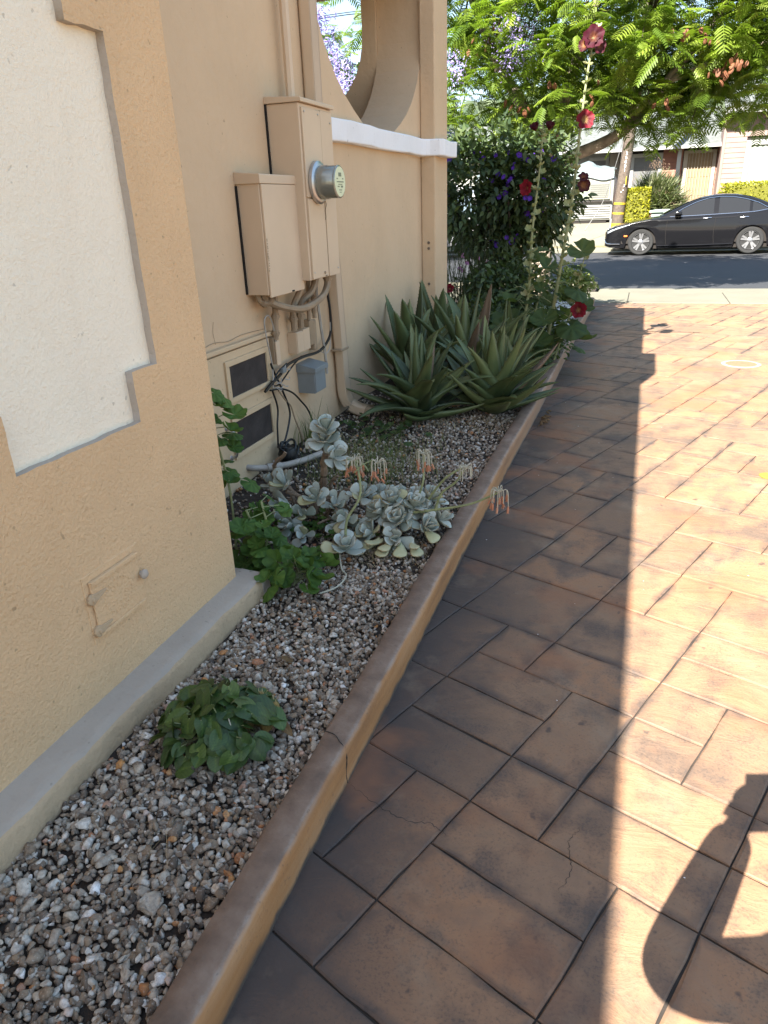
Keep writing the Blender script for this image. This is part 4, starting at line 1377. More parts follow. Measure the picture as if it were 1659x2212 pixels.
s4 = thing('succulent', 'small silver rosette sitting alone in the gravel with one leaning stalk', 'succulent', (-1.12, 2.58, .09), 'silvery succulents with orange bells')
rosette(s4, (-1.12, 2.58, .11), (.1, -.3, 1), 11, .105, rr, (-2, 75), .15, (0, 2))
flower_stalk(s4, [(-1.125, 2.60, .13), (-1.12, 2.62, .24), (-1.07, 2.66, .34), (-1.085, 2.70, .44), (-1.12, 2.74, .475)], rr, 15)
flower_stalk(s4, [(-1.10, 2.69, .44), (-1.07, 2.70, .47), (-1.03, 2.72, .49), (-1.01, 2.73, .475)], rr, 10, rad=.003)
mb = MB().tube(bez([(-1.14, 2.56, .11), (-1.09, 2.46, .085), (-1.045, 2.40, .09), (-1.05, 2.31, .085), (-1.10, 2.25, .08)], 20), .0035, 5)
link('runner', mb.mesh('runner'), M_PED, s4)


def heart(nu=12, nv=8, w=.46, notch=.16, cup=.10, fold=.18, droop=.25, tip=1.0):
    """heart-shaped leaf from its stalk at the origin, unit length along +Y"""
    def f(t, s):
        y = t * (1 + notch) - notch * abs(s) ** .0
        ww = w * (math.sin(PI * (t * .95 + .05) ** .80) ** .62)
        y = t - notch * (1 - t) * abs(s) ** 1.5 * 1.6
        return (s * ww, y, fold * abs(s) * ww - droop * t * t + .012 * math.sin(s * 7 + t * 11) - cup * s * s * ww)
    V, F = grid_leaf(nu, nv, f)
    tint = [.42 + .30 * (abs(v / nv * 2 - 1) < .2) + .14 * math.sin(u * 2.6 + abs(v - nv / 2) * 2.4) for u in range(nu + 1) for v in range(nv + 1)]
    return fmesh('heart_leaf', V, F, smooth=True, attr={'tint': tint})


def fan(n=28, rings=4, lobes=7, depth=.10, cup=.12, seed=0, open_=.12):
    """rounded scalloped leaf, stalk joins at the notch"""
    r = random.Random(seed); V = [(0, 0, 0)]; tint = [.62]
    for j in range(1, rings + 1):
        for i in range(n + 1):
            a = -PI / 2 + open_ + (2 * PI - 2 * open_) * i / n
            q = 1 + depth * abs(math.cos(lobes * (a + PI / 2) / 2)) * (j / rings) + .03 * math.sin(a * 23) * (j == rings)
            rad = .5 * q * j / rings
            z = cup * (rad * 2) ** 2 + .035 * math.cos(lobes * (a + PI / 2)) * (j / rings) + r.uniform(-.006, .006)
            V.append((rad * math.cos(a), rad * math.sin(a) + .0, z)); tint.append(.45 + .14 * math.cos(lobes * (a + PI / 2)))
    F = []
    for i in range(n): F.append((0, 1 + i, 2 + i, 2 + i))
    for j in range(rings - 1):
        o = 1 + j * (n + 1); p = o + n + 1
        for i in range(n): F.append((o + i, p + i, p + i + 1, o + i + 1))
    V = np.array(V); V[:, 1] += .42
    me = bpy.data.meshes.new('fan_leaf'); me.from_pydata([tuple(v) for v in V], [], [f[:3] if f[2] == f[3] else f for f in F])
    me.polygons.foreach_set('use_smooth', [True] * len(me.polygons))
    a = me.attributes.new('tint', 'FLOAT', 'POINT'); a.data.foreach_set('value', tint)
    return me


M_VIOLET = leafmat('violet_leaf', [(.016, .036, .012), (.034, .070, .018), (.065, .115, .024), (.13, .185, .04)], rough=.42, transl=.18, spec=.45, bump=.25, bscale=28)
M_GERAN = leafmat('geranium_leaf', [(.022, .05, .010), (.045, .10, .018), (.075, .145, .025), (.12, .19, .04)], rough=.6, transl=.22, spec=.3, bump=.3, bscale=30)
M_HOLLY = leafmat('hollyhock_leaf', [(.020, .040, .014), (.038, .068, .022), (.065, .10, .033), (.12, .16, .06)], rough=.65, transl=.25, spec=.25, bump=.25, bscale=20)
HEART = [heart(w=.58), heart(w=.62, droop=.4, fold=.22), heart(w=.50, droop=.1, fold=.45, cup=.2), heart(w=.6, droop=.55, fold=.1)]
for m in HEART: m.materials.append(M_VIOLET)
FAN = [fan(seed=1), fan(lobes=5, depth=.16, seed=2, cup=.22), fan(depth=.08, seed=3, cup=-.12)]
for m in FAN: m.materials.append(M_GERAN)
FANH = [m.copy() for m in FAN]
for m in FANH: m.materials.clear(); m.materials.append(M_HOLLY)


def leaf_clump(o, c, n, rad, h, size, meshes, r, dome=True, stemmat=None, lim=None):
    """leaves on their own stalks forming a low dome"""
    st = MB()
    for i in range(n):
        t = math.sqrt((i + .5) / n); a = i * 2.4 + r.uniform(-.4, .4)
        p = Vector((c[0] + rad * t * math.cos(a), c[1] + rad * t * math.sin(a), c[2] + h * (1 - .75 * t * t) * r.uniform(.75, 1.12)))
        if lim and not lim(p): continue
        d = Vector((math.cos(a), math.sin(a), r.uniform(-.75, .45) - .2 * t)) + Vector((r.uniform(-.8, .8), r.uniform(-.8, .8), 0))
        L = size * r.uniform(.65, 1.2)
        up = Vector((math.cos(a) * .45 * t, math.sin(a) * .45 * t, 1)) + Vector((r.uniform(-.4, .4), r.uniform(-.4, .4), 0))
        inst('leaf', r.choice(meshes), place(frame(d, up, r.uniform(-.6, .6), L), p - d.normalized() * L * .45), o)
        b = Vector((c[0], c[1], c[2])) + Vector((r.uniform(-1, 1), r.uniform(-1, 1), 0)) * rad * .2
        q = p - d.normalized() * L * .45
        st.tube(bez([b, b.lerp(q, .5) + Vector((0, 0, .02)), q], 6), .0018, 4)
    link('stalks', st.mesh('stalks'), stemmat or M_STEMG, o)


r = random.Random(17)
v = thing('violet_plant', 'low dark green heart-leaved clump in the gravel by the plinth', 'plant', (-1.04, 1.40, .07))
leaf_clump(v, (-1.045, 1.40, .075), 135, .185, .15, .054, HEART, r, lim=lambda p: p.x > -1.30 or p.z > .16)
mb = MB()
for i in range(4):
    a = r.uniform(0, 6); x, y = -1.04 + .06 * math.cos(a), 1.40 + .06 * math.sin(a)
    mb = MB().tube(bez([(x, y, .09), (x + .01, y, .17), (x + .015 * math.cos(a), y - .01, .195), (x + .03 * math.cos(a), y - .02, .17)], 10), .0018, 4)
    link('bud_stalk', mb.mesh('bud_stalk'), M_PED, v)
mb = MB().tube([(-1.01, 1.335, .185), (-1.008, 1.325, .165), (-1.007, 1.32, .148)], [.003, .006, .002], 7); link('bud', mb.mesh('bud', smooth=True), simple('mauve_bud', (.45, .36, .45), .6), v)

# small spiny cactus heads and dead leaves behind it
cc = thing('cactus', 'small cluster of straw yellow woolly cactus heads behind leafy clump', 'cactus', (-.98, 1.53, .07))
M_CAC = simple('straw_cactus', (.36, .25, .08), .9, var=.45, scale=60, bump=.9, bscale=160, bdist=.01)
for i, (dx, dy, s) in enumerate(((-.045, .03, .022), (0, 0, .027), (.045, -.015, .026), (.02, -.05, .02), (.055, -.07, .021), (-.02, .055, .017), (.0, -.075, .016))):
    Tv, Tf = rock_template(3, 3); V = []
    bm = bmesh.new(); bmesh.ops.create_icosphere(bm, subdivisions=3, radius=1)
    for q in bm.verts: q.co = Vector((q.co.x * s, q.co.y * s, q.co.z * s * 1.45)) * (1 + .07 * math.sin(math.atan2(q.co.y, q.co.x) * 11)); q.co += Vector((-.98 + dx, 1.53 + dy, .085 + s * .9))
    me = bpy.data.meshes.new('head'); bm.to_mesh(me); bm.free(); me.polygons.foreach_set('use_smooth', [True] * len(me.polygons))
    h = link('head', me, M_CAC, cc)
sp = MB()
for i in range(240):
    k = r.choice(((-.045, .03, .022), (0, 0, .027), (.045, -.015, .026), (.02, -.05, .02), (.055, -.07, .021)))
    a = r.uniform(0, 2 * PI); e = r.uniform(.0, 1.4); d = Vector((math.cos(a) * math.cos(e), math.sin(a) * math.cos(e), math.sin(e) * 1.4)); p = Vector((-.98 + k[0], 1.53 + k[1], .085 + k[2] * .9)) + d * k[2]
    w = d.orthogonal() * .0006; sp.add([p - w, p + w, p + d * .014], [(0, 1, 2)])
s_ = link('spines', sp.mesh('spines', normals=False), simple('spine', (.55, .42, .22), .7), cc); s_['kind'] = 'stuff'
M_DEAD = leafmat('dead_leaf', [(.10, .055, .025), (.20, .115, .05), (.30, .19, .09)], rough=.8, transl=.15)
DEAD = [heart(w=.3, fold=.6, droop=.5), heart(w=.4, fold=.3, droop=-.4, cup=.4)]
for m in DEAD: m.materials.append(M_DEAD)
for i, (x, y, s, lab) in enumerate(((-.90, 1.50, .055, 'curled rust brown leaf standing beside the yellow cactus heads'), (-1.02, 1.80, .055, 'flat tan dry leaf on gravel behind the cactus heads'), (-1.15, 2.08, .04, 'brown dry leaf at the plinth corner under the geranium'), (-1.27, 2.50, .05, 'dry brown leaf under the small silver rosette'))):
    o = inst('dead_leaf', DEAD[i % 2], place(frame((r.uniform(-1, 1), r.uniform(-1, 1), .35 if i == 0 else .1), (0, 0, 1), r.uniform(-.6, .6), s), Vector((x, y, bedz(x, y) + .022))))
    tag(o, lab, 'dead leaf')

# geraniums climbing round the chimney corner
g1 = thing('geranium', 'leafy green geranium climbing at the chimney corner', 'plant', (-1.52, 2.46, .09))
st = MB(); r = random.Random(23)
for base, top in (((-1.56, 2.40, .09), (-1.60, 2.34, .86)), ((-1.47, 2.40, .09), (-1.46, 2.36, .36)), ((-1.44, 2.38, .09), (-1.42, 2.42, .38)), ((-1.58, 2.40, .09), (-1.57, 2.33, .83)), ((-1.52, 2.46, .09), (-1.50, 2.46, .34))):
    P = bez([base, Vector(base).lerp(Vector(top), .5) + Vector((r.uniform(-.03, .03), r.uniform(-.02, .03), 0)), top], 12); st.tube(P, .005, 6)
    hh = top[2]
    nl = int(8 + hh * 16)
    for i in range(nl):
        t = (i + r.random()) / nl; p = P[min(len(P) - 1, int(t * len(P)))]
        if hh > .6 and (.40 < p.z < .47 or .54 < p.z < .62 or (.18 < p.z < .42)): continue
        a = r.uniform(-2.0, 1.9); d = Vector((math.cos(a), math.sin(a), r.uniform(-.2, .4)))
        q = p + d * r.uniform(.03, .075)
        if q.x < -1.43 and q.y < 2.24: q.y = 2.25 + r.random() * .04
        st.tube([p, q], .002, 4)
        inst('leaf', r.choice(FAN), place(frame(d + Vector((0, -.3, -.5)), (d.x * .5 + .25, d.y * .5 - .45, 1), r.uniform(-.4, .4), r.uniform(.055, .095)), q), g1)
link('stalks', st.mesh('stalks', smooth=True), M_STEMG, g1)
g2 = thing('geranium', 'low spreading geranium leaves over the plinth end', 'plant', (-1.26, 2.30, .08))
leaf_clump(g2, (-1.25, 2.31, .08), 34, .17, .11, .088, FAN, r)

# grass, weeds and straw
def blades(name, label, c, n, rx, ry, h, mat, r, w=.003, lean=.5):
    V = []; F = []; T = []
    for i in range(n):
        x, y = c[0] + r.normal() * rx, c[1] + r.normal() * ry
        if x < WX + .01 or x > -.75: continue
        a = r.uniform(0, 2 * PI); L = h * r.uniform(.5, 1.2); ln = L * lean * r.uniform(.2, 1.3); dx, dy = math.cos(a), math.sin(a); px, py = -dy * w, dx * w
        z = bedz(x, y); o = len(V)
        for t in (0, .5, 1):
            q = (1 - t * .95); V += [(x + dx * ln * t * t + px * q, y + dy * ln * t * t + py * q, z + L * t * (1 - .2 * t * lean)), (x + dx * ln * t * t - px * q, y + dy * ln * t * t - py * q, z + L * t * (1 - .2 * t * lean))]
        F += [(o, o + 1, o + 3, o + 2), (o + 2, o + 3, o + 5, o + 4)]; T += [r.random()] * 6
    return tag(link(name, fmesh(name, V, F, attr={'tint': T}), mat), label, 'grass', kind='stuff')


M_GRASS = leafmat('weed_grass', [(.05, .08, .02), (.09, .13, .03), (.16, .18, .06), (.30, .25, .12)], rough=.6, transl=.3)
M_STRAW = leafmat('dry_straw', [(.22, .16, .08), (.36, .28, .15), (.48, .40, .25)], rough=.8, transl=.1)
nr = np.random.default_rng(31)
blades('grass_tuft', 'tuft of upright green grass against the wall by the cables', (-1.88, 3.98, .1), 90, .05, .10, .22, M_GRASS, nr, .004, .35)
blades('grass', 'fine green grass growing among the silver succulents', (-1.42, 3.75, .1), 900, .17, .26, .14, M_GRASS, nr, .0022, 1.2)
blades('dry_grass', 'dry straw and thatch under the succulents', (-1.0, 2.72, .1), 420, .14, .10, .05, M_STRAW, nr, .0014, 1.8)
blades('dry_grass', 'scattered dry stalks over the gravel towards the aloes', (-1.25, 3.4, .1), 320, .30, .7, .045, M_STRAW, nr, .0014, 2.2)
blades('dry_grass', 'dead thatch at the feet of the aloes', (-1.15, 4.75, .1), 380, .38, .14, .07, M_STRAW, nr, .0022, 2.0)
blades('dry_grass', 'wisps of straw on the near gravel', (-1.02, 1.5, .08), 70, .14, .45, .05, M_STRAW, nr, .0009, 2.6)
wd = thing('weed', 'small creeping weed with many tiny leaves under the succulents', 'plant', (-1.22, 2.72, .09))
r = random.Random(3)
WEED = [m.copy() for m in FAN]
for i in range(70):
    x, y = -1.30 + r.gauss(0, .14), 2.80 + r.gauss(0, .10)
    a = r.uniform(0, 6.28); inst('leaf', r.choice(WEED), place(frame((math.cos(a), math.sin(a), r.uniform(-.3, .3)), (r.uniform(-.3, .3), -.3, 1), 0, r.uniform(.02, .045)), Vector((x, y, bedz(x, y) + r.uniform(.02, .09)))), wd)
wd2 = thing('weed', 'low grey-green weed patch between downspout and aloe', 'plant', (-1.62, 4.45, .09))
for i in range(60):
    x, y = -1.60 + r.gauss(0, .16), 4.35 + r.gauss(0, .13)
    if x < WX + .1: continue
    a = r.uniform(0, 6.28); inst('leaf', r.choice(FANH), place(frame((math.cos(a), math.sin(a), r.uniform(-.3, .3)), (r.uniform(-.3, .3), -.3, 1), 0, r.uniform(.025, .06)), Vector((x, y, bedz(x, y) + r.uniform(.02, .08)))), wd2)

# ------------------------------------------------------------------ hollyhocks
def petal_flower(seed, n=5, size=.5, cup=.3):
    """open ruffled flower facing +Z"""
    r = random.Random(seed); V = [(0, 0, -.08)]; t = [1.0]; F = []; k = 30
    for j in range(1, 5):
        for i in range(k):
            a = 2 * PI * i / k; q = 1 - .16 * abs(math.cos(n * a / 2)) ** 6 + .05 * math.sin(a * 13 + seed)
            rad = size * q * j / 4; z = cup * (j / 4) ** 1.6 * size + .055 * math.sin(a * 7 + seed + j) * (j / 4) + r.uniform(-.01, .01)
            V.append((rad * math.cos(a), rad * math.sin(a), z)); t.append(1 - j / 4)
    for i in range(k): F.append((0, 1 + i, 1 + (i + 1) % k))
    for j in range(3):
        o = 1 + j * k
        for i in range(k): F.append((o + i, o + k + i, o + k + (i + 1) % k, o + (i + 1) % k))
    me = bpy.data.meshes.new('flower'); me.from_pydata(V, [], F)
    me.polygons.foreach_set('use_smooth', [True] * len(F))
    a = me.attributes.new('tint', 'FLOAT', 'POINT'); a.data.foreach_set('value', t)
    return me


M_RED = leafmat('crimson_petal', [(.17, .007, .018), (.13, .006, .014), (.06, .004, .008), (.22, .14, .05)], rough=.6, transl=.25, tcol=(.25, .005, .015), spec=.2)
M_MAROON = leafmat('maroon_petal', [(.050, .005, .013), (.035, .005, .010), (.08, .025, .012), (.20, .09, .03)], rough=.6, transl=.2, tcol=(.08, .004, .012), spec=.2)
FLR = [petal_flower(1), petal_flower(4, cup=.6)]
for m in FLR: m.materials.append(M_RED)
FLM = [petal_flower(2), petal_flower(5, cup=1.3)]
for m in FLM: m.materials.append(M_MAROON)
M_BUD = leafmat('hollyhock_bud', [(.20, .24, .10), (.33, .34, .17), (.42, .36, .22)], rough=.7, transl=.25)
bm = bmesh.new(); bmesh.ops.create_icosphere(bm, subdivisions=1, radius=.5)
for q in bm.verts: q.co.z = q.co.z * 1.15 + .3; q.co.x *= 1 - .25 * (q.co.z > .5); q.co.y *= 1 - .25 * (q.co.z > .5)
BUD = bpy.data.meshes.new('bud'); bm.to_mesh(BUD); bm.free(); BUD.materials.append(M_BUD)
BRACT = FAN[1].copy(); BRACT.materials.clear(); BRACT.materials.append(M_BUD)


def hollyhock(label, path, rad, seed, flowers=(), leaves=(.12, .5), nleaf=10, nbud=26, lsize=.16, bud0=.35):
    r = random.Random(seed); b = Vector(path[0])
    o = thing('hollyhock', label, 'hollyhock', b, 'hollyhocks at the kerb')
    P = bez(path, 44)
    st = MB().tube(P, [rad * (1 - .72 * i / len(P)) for i in range(len(P))], 8)
    link('stem', st.mesh('stem', smooth=True), M_STEMG, o)
    for i in range(nleaf):
        t = leaves[0] + (leaves[1] - leaves[0]) * (i + r.random()) / nleaf; p = P[int(t * (len(P) - 1))]
        a = i * 2.4 + r.uniform(-.5, .5); d = Vector((math.cos(a), math.sin(a), r.uniform(-.1, .5)))
        L = lsize * r.uniform(.6, 1.25) * (1.25 - t); q = p + d * L * r.uniform(.5, 1.1)
        pm = MB().tube(bez([p, p.lerp(q, .6) + Vector((0, 0, .02)), q], 6), .003, 5)
        pt = link('petiole', pm.mesh('petiole'), M_STEMG, o)
        inst('leaf', r.choice(FANH), place(frame(d + Vector((0, 0, -.55)), d * .6 + Vector((0, -.35, .8)), r.uniform(-.4, .4), L), q), o)
    for i in range(nbud):
        t = bud0 + (1 - bud0) * (i + r.random() * .6) / nbud; p = P[min(len(P) - 1, int(t * (len(P) - 1)))]
        a = i * 2.4; d = Vector((math.cos(a), math.sin(a), .35)).normalized(); s = .046 * (1.15 - .6 * t)
        if i % 2 == 1: inst('bract', BRACT, place(frame(d, (0, -.5, 1), r.uniform(-.5, .5), s * 1.8), p + d * .006), o)
        else: inst('bud', BUD, place(frame(d, (0, 0, 1), 0, s) @ Matrix.Rotation(-PI / 2, 3, 'X'), p + d * (rad * .6)), o)
    for (x, y, z, s, kind, nrm) in flowers:
        nrm = Vector(nrm).normalized(); m = frame(nrm.orthogonal(), nrm, 0, s)
        me = (FLR if kind in 'rR' else FLM)[1 if kind in 'MR' else 0]
        f = inst('flower', me, place(m * .88, Vector((x, y, z))), o)
        f['label'] = 'open crimson flower' if kind in 'rR' else 'dark maroon flower'
        c = min(P, key=lambda q: (q - Vector((x, y, z))).length)
        pk = MB().tube([c, Vector((x, y, z)) - nrm * .01], .003, 5); link('flower_stem', pk.mesh('flower_stem'), M_STEMG, o)
    return o


hollyhock('tall hollyhock nearest the house, one crimson flower halfway and two maroon flowers on top', [(-1.0, 6.7, .07), (-.985, 6.7, .45), (-.95, 6.7, .80), (-.945, 6.7, 1.26), (-.905, 6.7, 1.76), (-.895, 6.7, 2.09)], .017, 51,
          [(-1.0, 6.66, 1.60, .15, 'r', (-.5, -.9, .1)), (-.955, 6.70, 2.03, .095, 'M', (-.2, -.5, .8)), (-.845, 6.70, 2.03, .095, 'M', (.2, -.4, .8))], leaves=(.08, .40), nleaf=10, lsize=.17, nbud=44)
hollyhock('tallest hollyhock leaning right with a dark red flower cluster at its tip', [(-.80, 6.75, .07), (-.76, 6.74, .40), (-.72, 6.72, .69), (-.67, 6.7, 1.10), (-.62, 6.7, 1.53), (-.59, 6.7, 2.12), (-.555, 6.7, 2.52), (-.52, 6.7, 2.74)], .019, 52,
          [(-.535, 6.66, 1.60, .13, 'm', (.35, -.9, .15)), (-.54, 6.66, 1.66, .10, 'm', (.2, -.7, .5)), (-.56, 6.66, 2.08, .17, 'r', (.3, -.9, .2)), (-.535, 6.66, 2.64, .19, 'm', (.05, -1, .15)), (-.60, 6.67, 2.60, .12, 'm', (-.5, -.8, .1)), (-.49, 6.67, 2.58, .12, 'm', (.5, -.8, -.1))], leaves=(.10, .46), nleaf=20, lsize=.22, nbud=56)
hollyhock('short hollyhock spike bending over the driveway edge with a crimson flower low down', [(-.72, 6.8, .07), (-.64, 6.75, .35), (-.56, 6.7, .62), (-.525, 6.7, .85), (-.47, 6.7, 1.12)], .010, 53,
          [(-.50, 6.62, .60, .165, 'r', (.1, -.95, .3))], leaves=(.1, .8), nleaf=9, lsize=.12, nbud=16, bud0=.5)
hollyhock('thin leafy hollyhock shoot between the two tall stalks', [(-.92, 6.75, .07), (-.90, 6.75, .5), (-.83, 6.72, .85), (-.80, 6.7, 1.05)], .009, 54, leaves=(.1, .95), nleaf=11, lsize=.15, nbud=8, bud0=.6)

# ------------------------------------------------------------------ leafy shrubs
def ovate(w=.22, droop=.2, fold=.2):
    def f(t, s):
        ww = w * math.sin(PI * t ** .8) ** .9 + .004
        return (s * ww, t, fold * abs(s) * ww - droop * t * t)
    V, F = grid_leaf(4, 2, f); return V, F


def cloud(n, c, rad, r, shell=.55, sq=1.0):
    """points in an uneven ellipsoid, denser towards the outside"""
    P = []; D = []
    ph = r.uniform(0, 6, 3)
    while len(P) < n:
        d = r.normal(size=3); d /= np.linalg.norm(d)
        q = (shell + (1 - shell) * r.random() ** .6) * (1 + .16 * math.sin(d[0] * 5 + ph[0]) + .13 * math.sin(d[2] * 7 + ph[1]) + .1 * math.sin(d[1] * 9 + ph[2]))
        P.append(np.array(c) + d * q * np.array(rad)); D.append(d)
    return np.array(P), np.array(D)


def np_frame(d, up, s):
    d = d / np.linalg.norm(d, axis=1)[:, None]; x = np.cross(d, up); x /= np.linalg.norm(x, axis=1)[:, None] + 1e-9; z = np.cross(x, d)
    return np.stack([x, d, z], -1) * s[:, None, None]


def foliage(name, parent, tmpl, P, D, mat, r, smin, smax, droop=.3, tint=None, kind='stuff', label=None):
    n = len(P); d = D * .8 + r.normal(size=(n, 3)) * .55; d[:, 2] -= droop
    up = np.tile(np.array([0, 0, 1.0]), (n, 1)) + r.normal(size=(n, 3)) * .45
    V, F = spread(*tmpl, np_frame(d, up, r.uniform(smin, smax, n)), P)
    t = np.repeat(r.random(n) if tint is None else tint, len(tmpl[0]))
    o = link(name, fmesh(name, V, F, attr={'tint': t}), mat, parent)
    o['kind'] = kind
    if label: o['label'] = label
    return o


M_BARK = simple('jacaranda_bark', (.34, .275, .215), .9, var=.55, scale=9, bump=.8, bscale=24, bdist=.02)
M_TWIG = simple('dark_twig', (.07, .05, .035), .9, var=.4, scale=12)
M_TIB = leafmat('dark_shrub_leaf', [(.020, .036, .014), (.036, .060, .022), (.060, .090, .032), (.11, .14, .05)], rough=.55, transl=.2, spec=.35)
M_PURP = leafmat('purple_petal', [(.065, .022, .24), (.10, .033, .34), (.14, .06, .36)], rough=.6, transl=.3, tcol=(.2, .05, .6), spec=.2)
nr = np.random.default_rng(61)
OV = ovate()
sh = thing('flowering_shrub', 'big dark shrub with violet flowers beyond the house corner', 'shrub', (-1.75, 9.3, .06))
P1, D1 = cloud(5200, (-2.02, 9.4, 1.62), (.72, .75, .66), nr)
P2, D2 = cloud(4600, (-1.40, 9.3, 1.60), (.56, .62, .70), nr, .4)
P3, D3 = cloud(900, (-1.75, 9.2, 1.10), (.5, .55, .26), nr, .3)
PP = np.concatenate([P1, P2, P3]); DD = np.concatenate([D1, D2, D3]); ok = (PP[:, 2] > .72 + .12 * np.sin(PP[:, 0] * 9))
foliage('foliage', sh, OV, PP[ok], DD[ok], M_TIB, nr, .06, .125)
r = random.Random(6)
for i in range(7):
    a = r.uniform(0, 6.28); b = (-1.65 + .16 * math.cos(a), 9.35 + .16 * math.sin(a), .05); t = (-1.7 + .6 * math.cos(a), 9.35 + .5 * math.sin(a), 1.5)
    mb = MB().tube(bez([b, Vector(b).lerp(Vector(t), .5) + Vector((r.uniform(-.1, .1), 0, .05)), t], 10), [.018 * (1 - .06 * k) for k in range(11)][:len(bez([b, Vector(b), t], 10))] if False else .014, 6)
    link('stem', mb.mesh('stem', smooth=True), M_TWIG, sh)
PUR = petal_flower(9, n=5, cup=.25); PUR.materials.append(M_PURP)
for i in range(34):
    k = 0
    while True:
        q = nr.integers(0, len(PP)); p = PP[q]; d = DD[q]
        if d[1] < -.25 and .95 < p[2] < 2.0: break
    for j in range(r.choice((1, 2, 2, 3))):
        pp_ = Vector(p) + Vector(d) * .05 + Vector((r.uniform(-.05, .05), r.uniform(-.04, .02), r.uniform(-.05, .05)))
        nrm = Vector((d[0] + r.uniform(-.5, .5), -1, r.uniform(-.2, .7))).normalized()
        inst('flower', PUR, place(frame(nrm.orthogonal(), nrm, 0, r.uniform(.045, .07)), pp_), sh)

# reeds and small flowering plants under the shrub
def reeds(name, label, c, n, rx, ry, h, mat, r, w=.006, cat='plant'):
    o = thing(name, label, cat, (c[0], c[1], .06)); V = []; F = []; T = []
    for i in range(n):
        x, y = c[0] + r.normal() * rx, c[1] + r.normal() * ry; a = r.uniform(0, 6.28); L = h * r.uniform(.55, 1.1); ln = L * r.uniform(.05, .45); dx, dy = math.cos(a), math.sin(a)
        b = len(V)
        for t in np.linspace(0, 1, 5):
            q = w * (1 - t * .85); V += [(x + dx * ln * t * t - dy * q, y + dy * ln * t * t + dx * q, .06 + L * t), (x + dx * ln * t * t + dy * q, y + dy * ln * t * t - dx * q, .06 + L * t)]
        F += [(b + 2 * k, b + 2 * k + 1, b + 2 * k + 3, b + 2 * k + 2) for k in range(4)]; T += [r.random()] * 10
    f = link('foliage', fmesh('foliage', V, F, attr={'tint': T}), mat, o); f['kind'] = 'stuff'
    return o


M_REED = leafmat('dark_reed', [(.02, .028, .012), (.035, .045, .02), (.06, .07, .03)], rough=.6, transl=.15)
reeds('reeds', 'dark reedy grass clump beside the house corner', (-2.02, 8.5, 0), 230, .18, .22, 1.25, M_REED, nr)
lp = thing('low_shrub', 'low bushy plant spilling over the kerb by the hollyhocks', 'plant', (-.88, 7.25, .07))
P, D = cloud(900, (-.84, 7.2, .26), (.21, .60, .27), nr, .35); foliage('foliage', lp, OV, P, D, M_HOLLY, nr, .035, .075, tint=nr.uniform(.1, .7, 900))
lp = thing('low_shrub', 'dull green filler plant behind the tall aloes', 'plant', (-1.45, 7.3, .07))
P, D = cloud(1300, (-1.45, 7.3, .30), (.45, .5, .30), nr, .3); foliage('foliage', lp, OV, P, D, M_TIB, nr, .05, .11)
lp = thing('dark_shrub', 'dense dark leafy undergrowth below the violet shrub', 'plant', (-1.55, 8.6, .07))
P, D = cloud(3200, (-1.5, 8.7, .50), (.55, .6, .48), nr, .3); foliage('foliage', lp, OV, P, D, M_TIB, nr, .05, .11)
lp = thing('low_shrub', 'sunlit pale yellow-green shrub near the pavement', 'plant', (-1.15, 11.4, .07))
M_PALE = leafmat('pale_green_leaf', [(.10, .14, .03), (.17, .21, .05), (.24, .27, .09)], rough=.6, transl=.3)
P, D = cloud(1300, (-.98, 11.45, .30), (.27, .28, .27), nr, .4); foliage('foliage', lp, OV, P, D, M_PALE, nr, .05, .10)
lp = thing('low_shrub', 'dark green mound with small pink flowers below the violet shrub', 'plant', (-2.0, 10.6, .07))
P, D = cloud(1300, (-2.0, 10.6, .42), (.55, .4, .38), nr, .35); foliage('foliage', lp, OV, P, D, M_TIB, nr, .05, .10)
M_PINK = leafmat('pink_petal', [(.55, .20, .50), (.65, .32, .60)], rough=.6, transl=.3, tcol=(.6, .2, .5))
PINK = PUR.copy(); PINK.materials.clear(); PINK.materials.append(M_PINK)
for i in range(26):
    p = Vector((-2.0 + r.uniform(-.45, .4), 10.25 + r.uniform(-.1, .2), .72 + r.uniform(-.12, .16))); nrm = Vector((r.uniform(-.5, .5), -1, r.uniform(0, .8))).normalized()
    inst('flower', PINK, place(frame(nrm.orthogonal(), nrm, 0, r.uniform(.05, .075)), p), lp)
rs = thing('red_flower_plant', 'thin plant with one red flower at the house corner', 'plant', (-1.93, 7.6, .07))
link('stem', MB().tube(bez([(-1.93, 7.6, .07), (-1.92, 7.6, .4), (-1.90, 7.58, .66)], 10), .005, 5).mesh('stem'), M_STEMG, rs)
inst('flower', FLR[0], place(frame((1, 0, 0), (.1, -.9, .4), 0, .10), Vector((-1.90, 7.56, .68))), rs)
for i in range(8): inst('leaf', r.choice(FANH), place(frame((r.uniform(-1, 1), r.uniform(-1, .3), 0), (0, -.4, 1), 0, .07), Vector((-1.92 + r.uniform(-.05, .05), 7.58, r.uniform(.15, .6)))), rs)
rl = MB(); rl.tube([(-.95, 11.75, .30), (-.70, 11.72, .29)], .008, 6); rl.tube(bez([(-.90, 11.75, .30), (-.905, 11.75, .2), (-.90, 11.75, .06)], 6), .007, 6); rl.tube(bez([(-.74, 11.72, .29), (-.735, 11.72, .2), (-.74, 11.72, .06)], 6), .007, 6)
rl.tube(bez([(-.70, 11.72, .29), (-.68, 11.72, .27), (-.69, 11.72, .24)], 6), .006, 6); rl.tube(bez([(-.88, 11.75, .30), (-.885, 11.75, .36), (-.91, 11.74, .39)], 6), .006, 6)
tag(link('garden_edging', rl.mesh('garden_edging', smooth=True), M_BLACK), 'low black metal garden hoop by the pavement end of the kerb', 'garden edging')

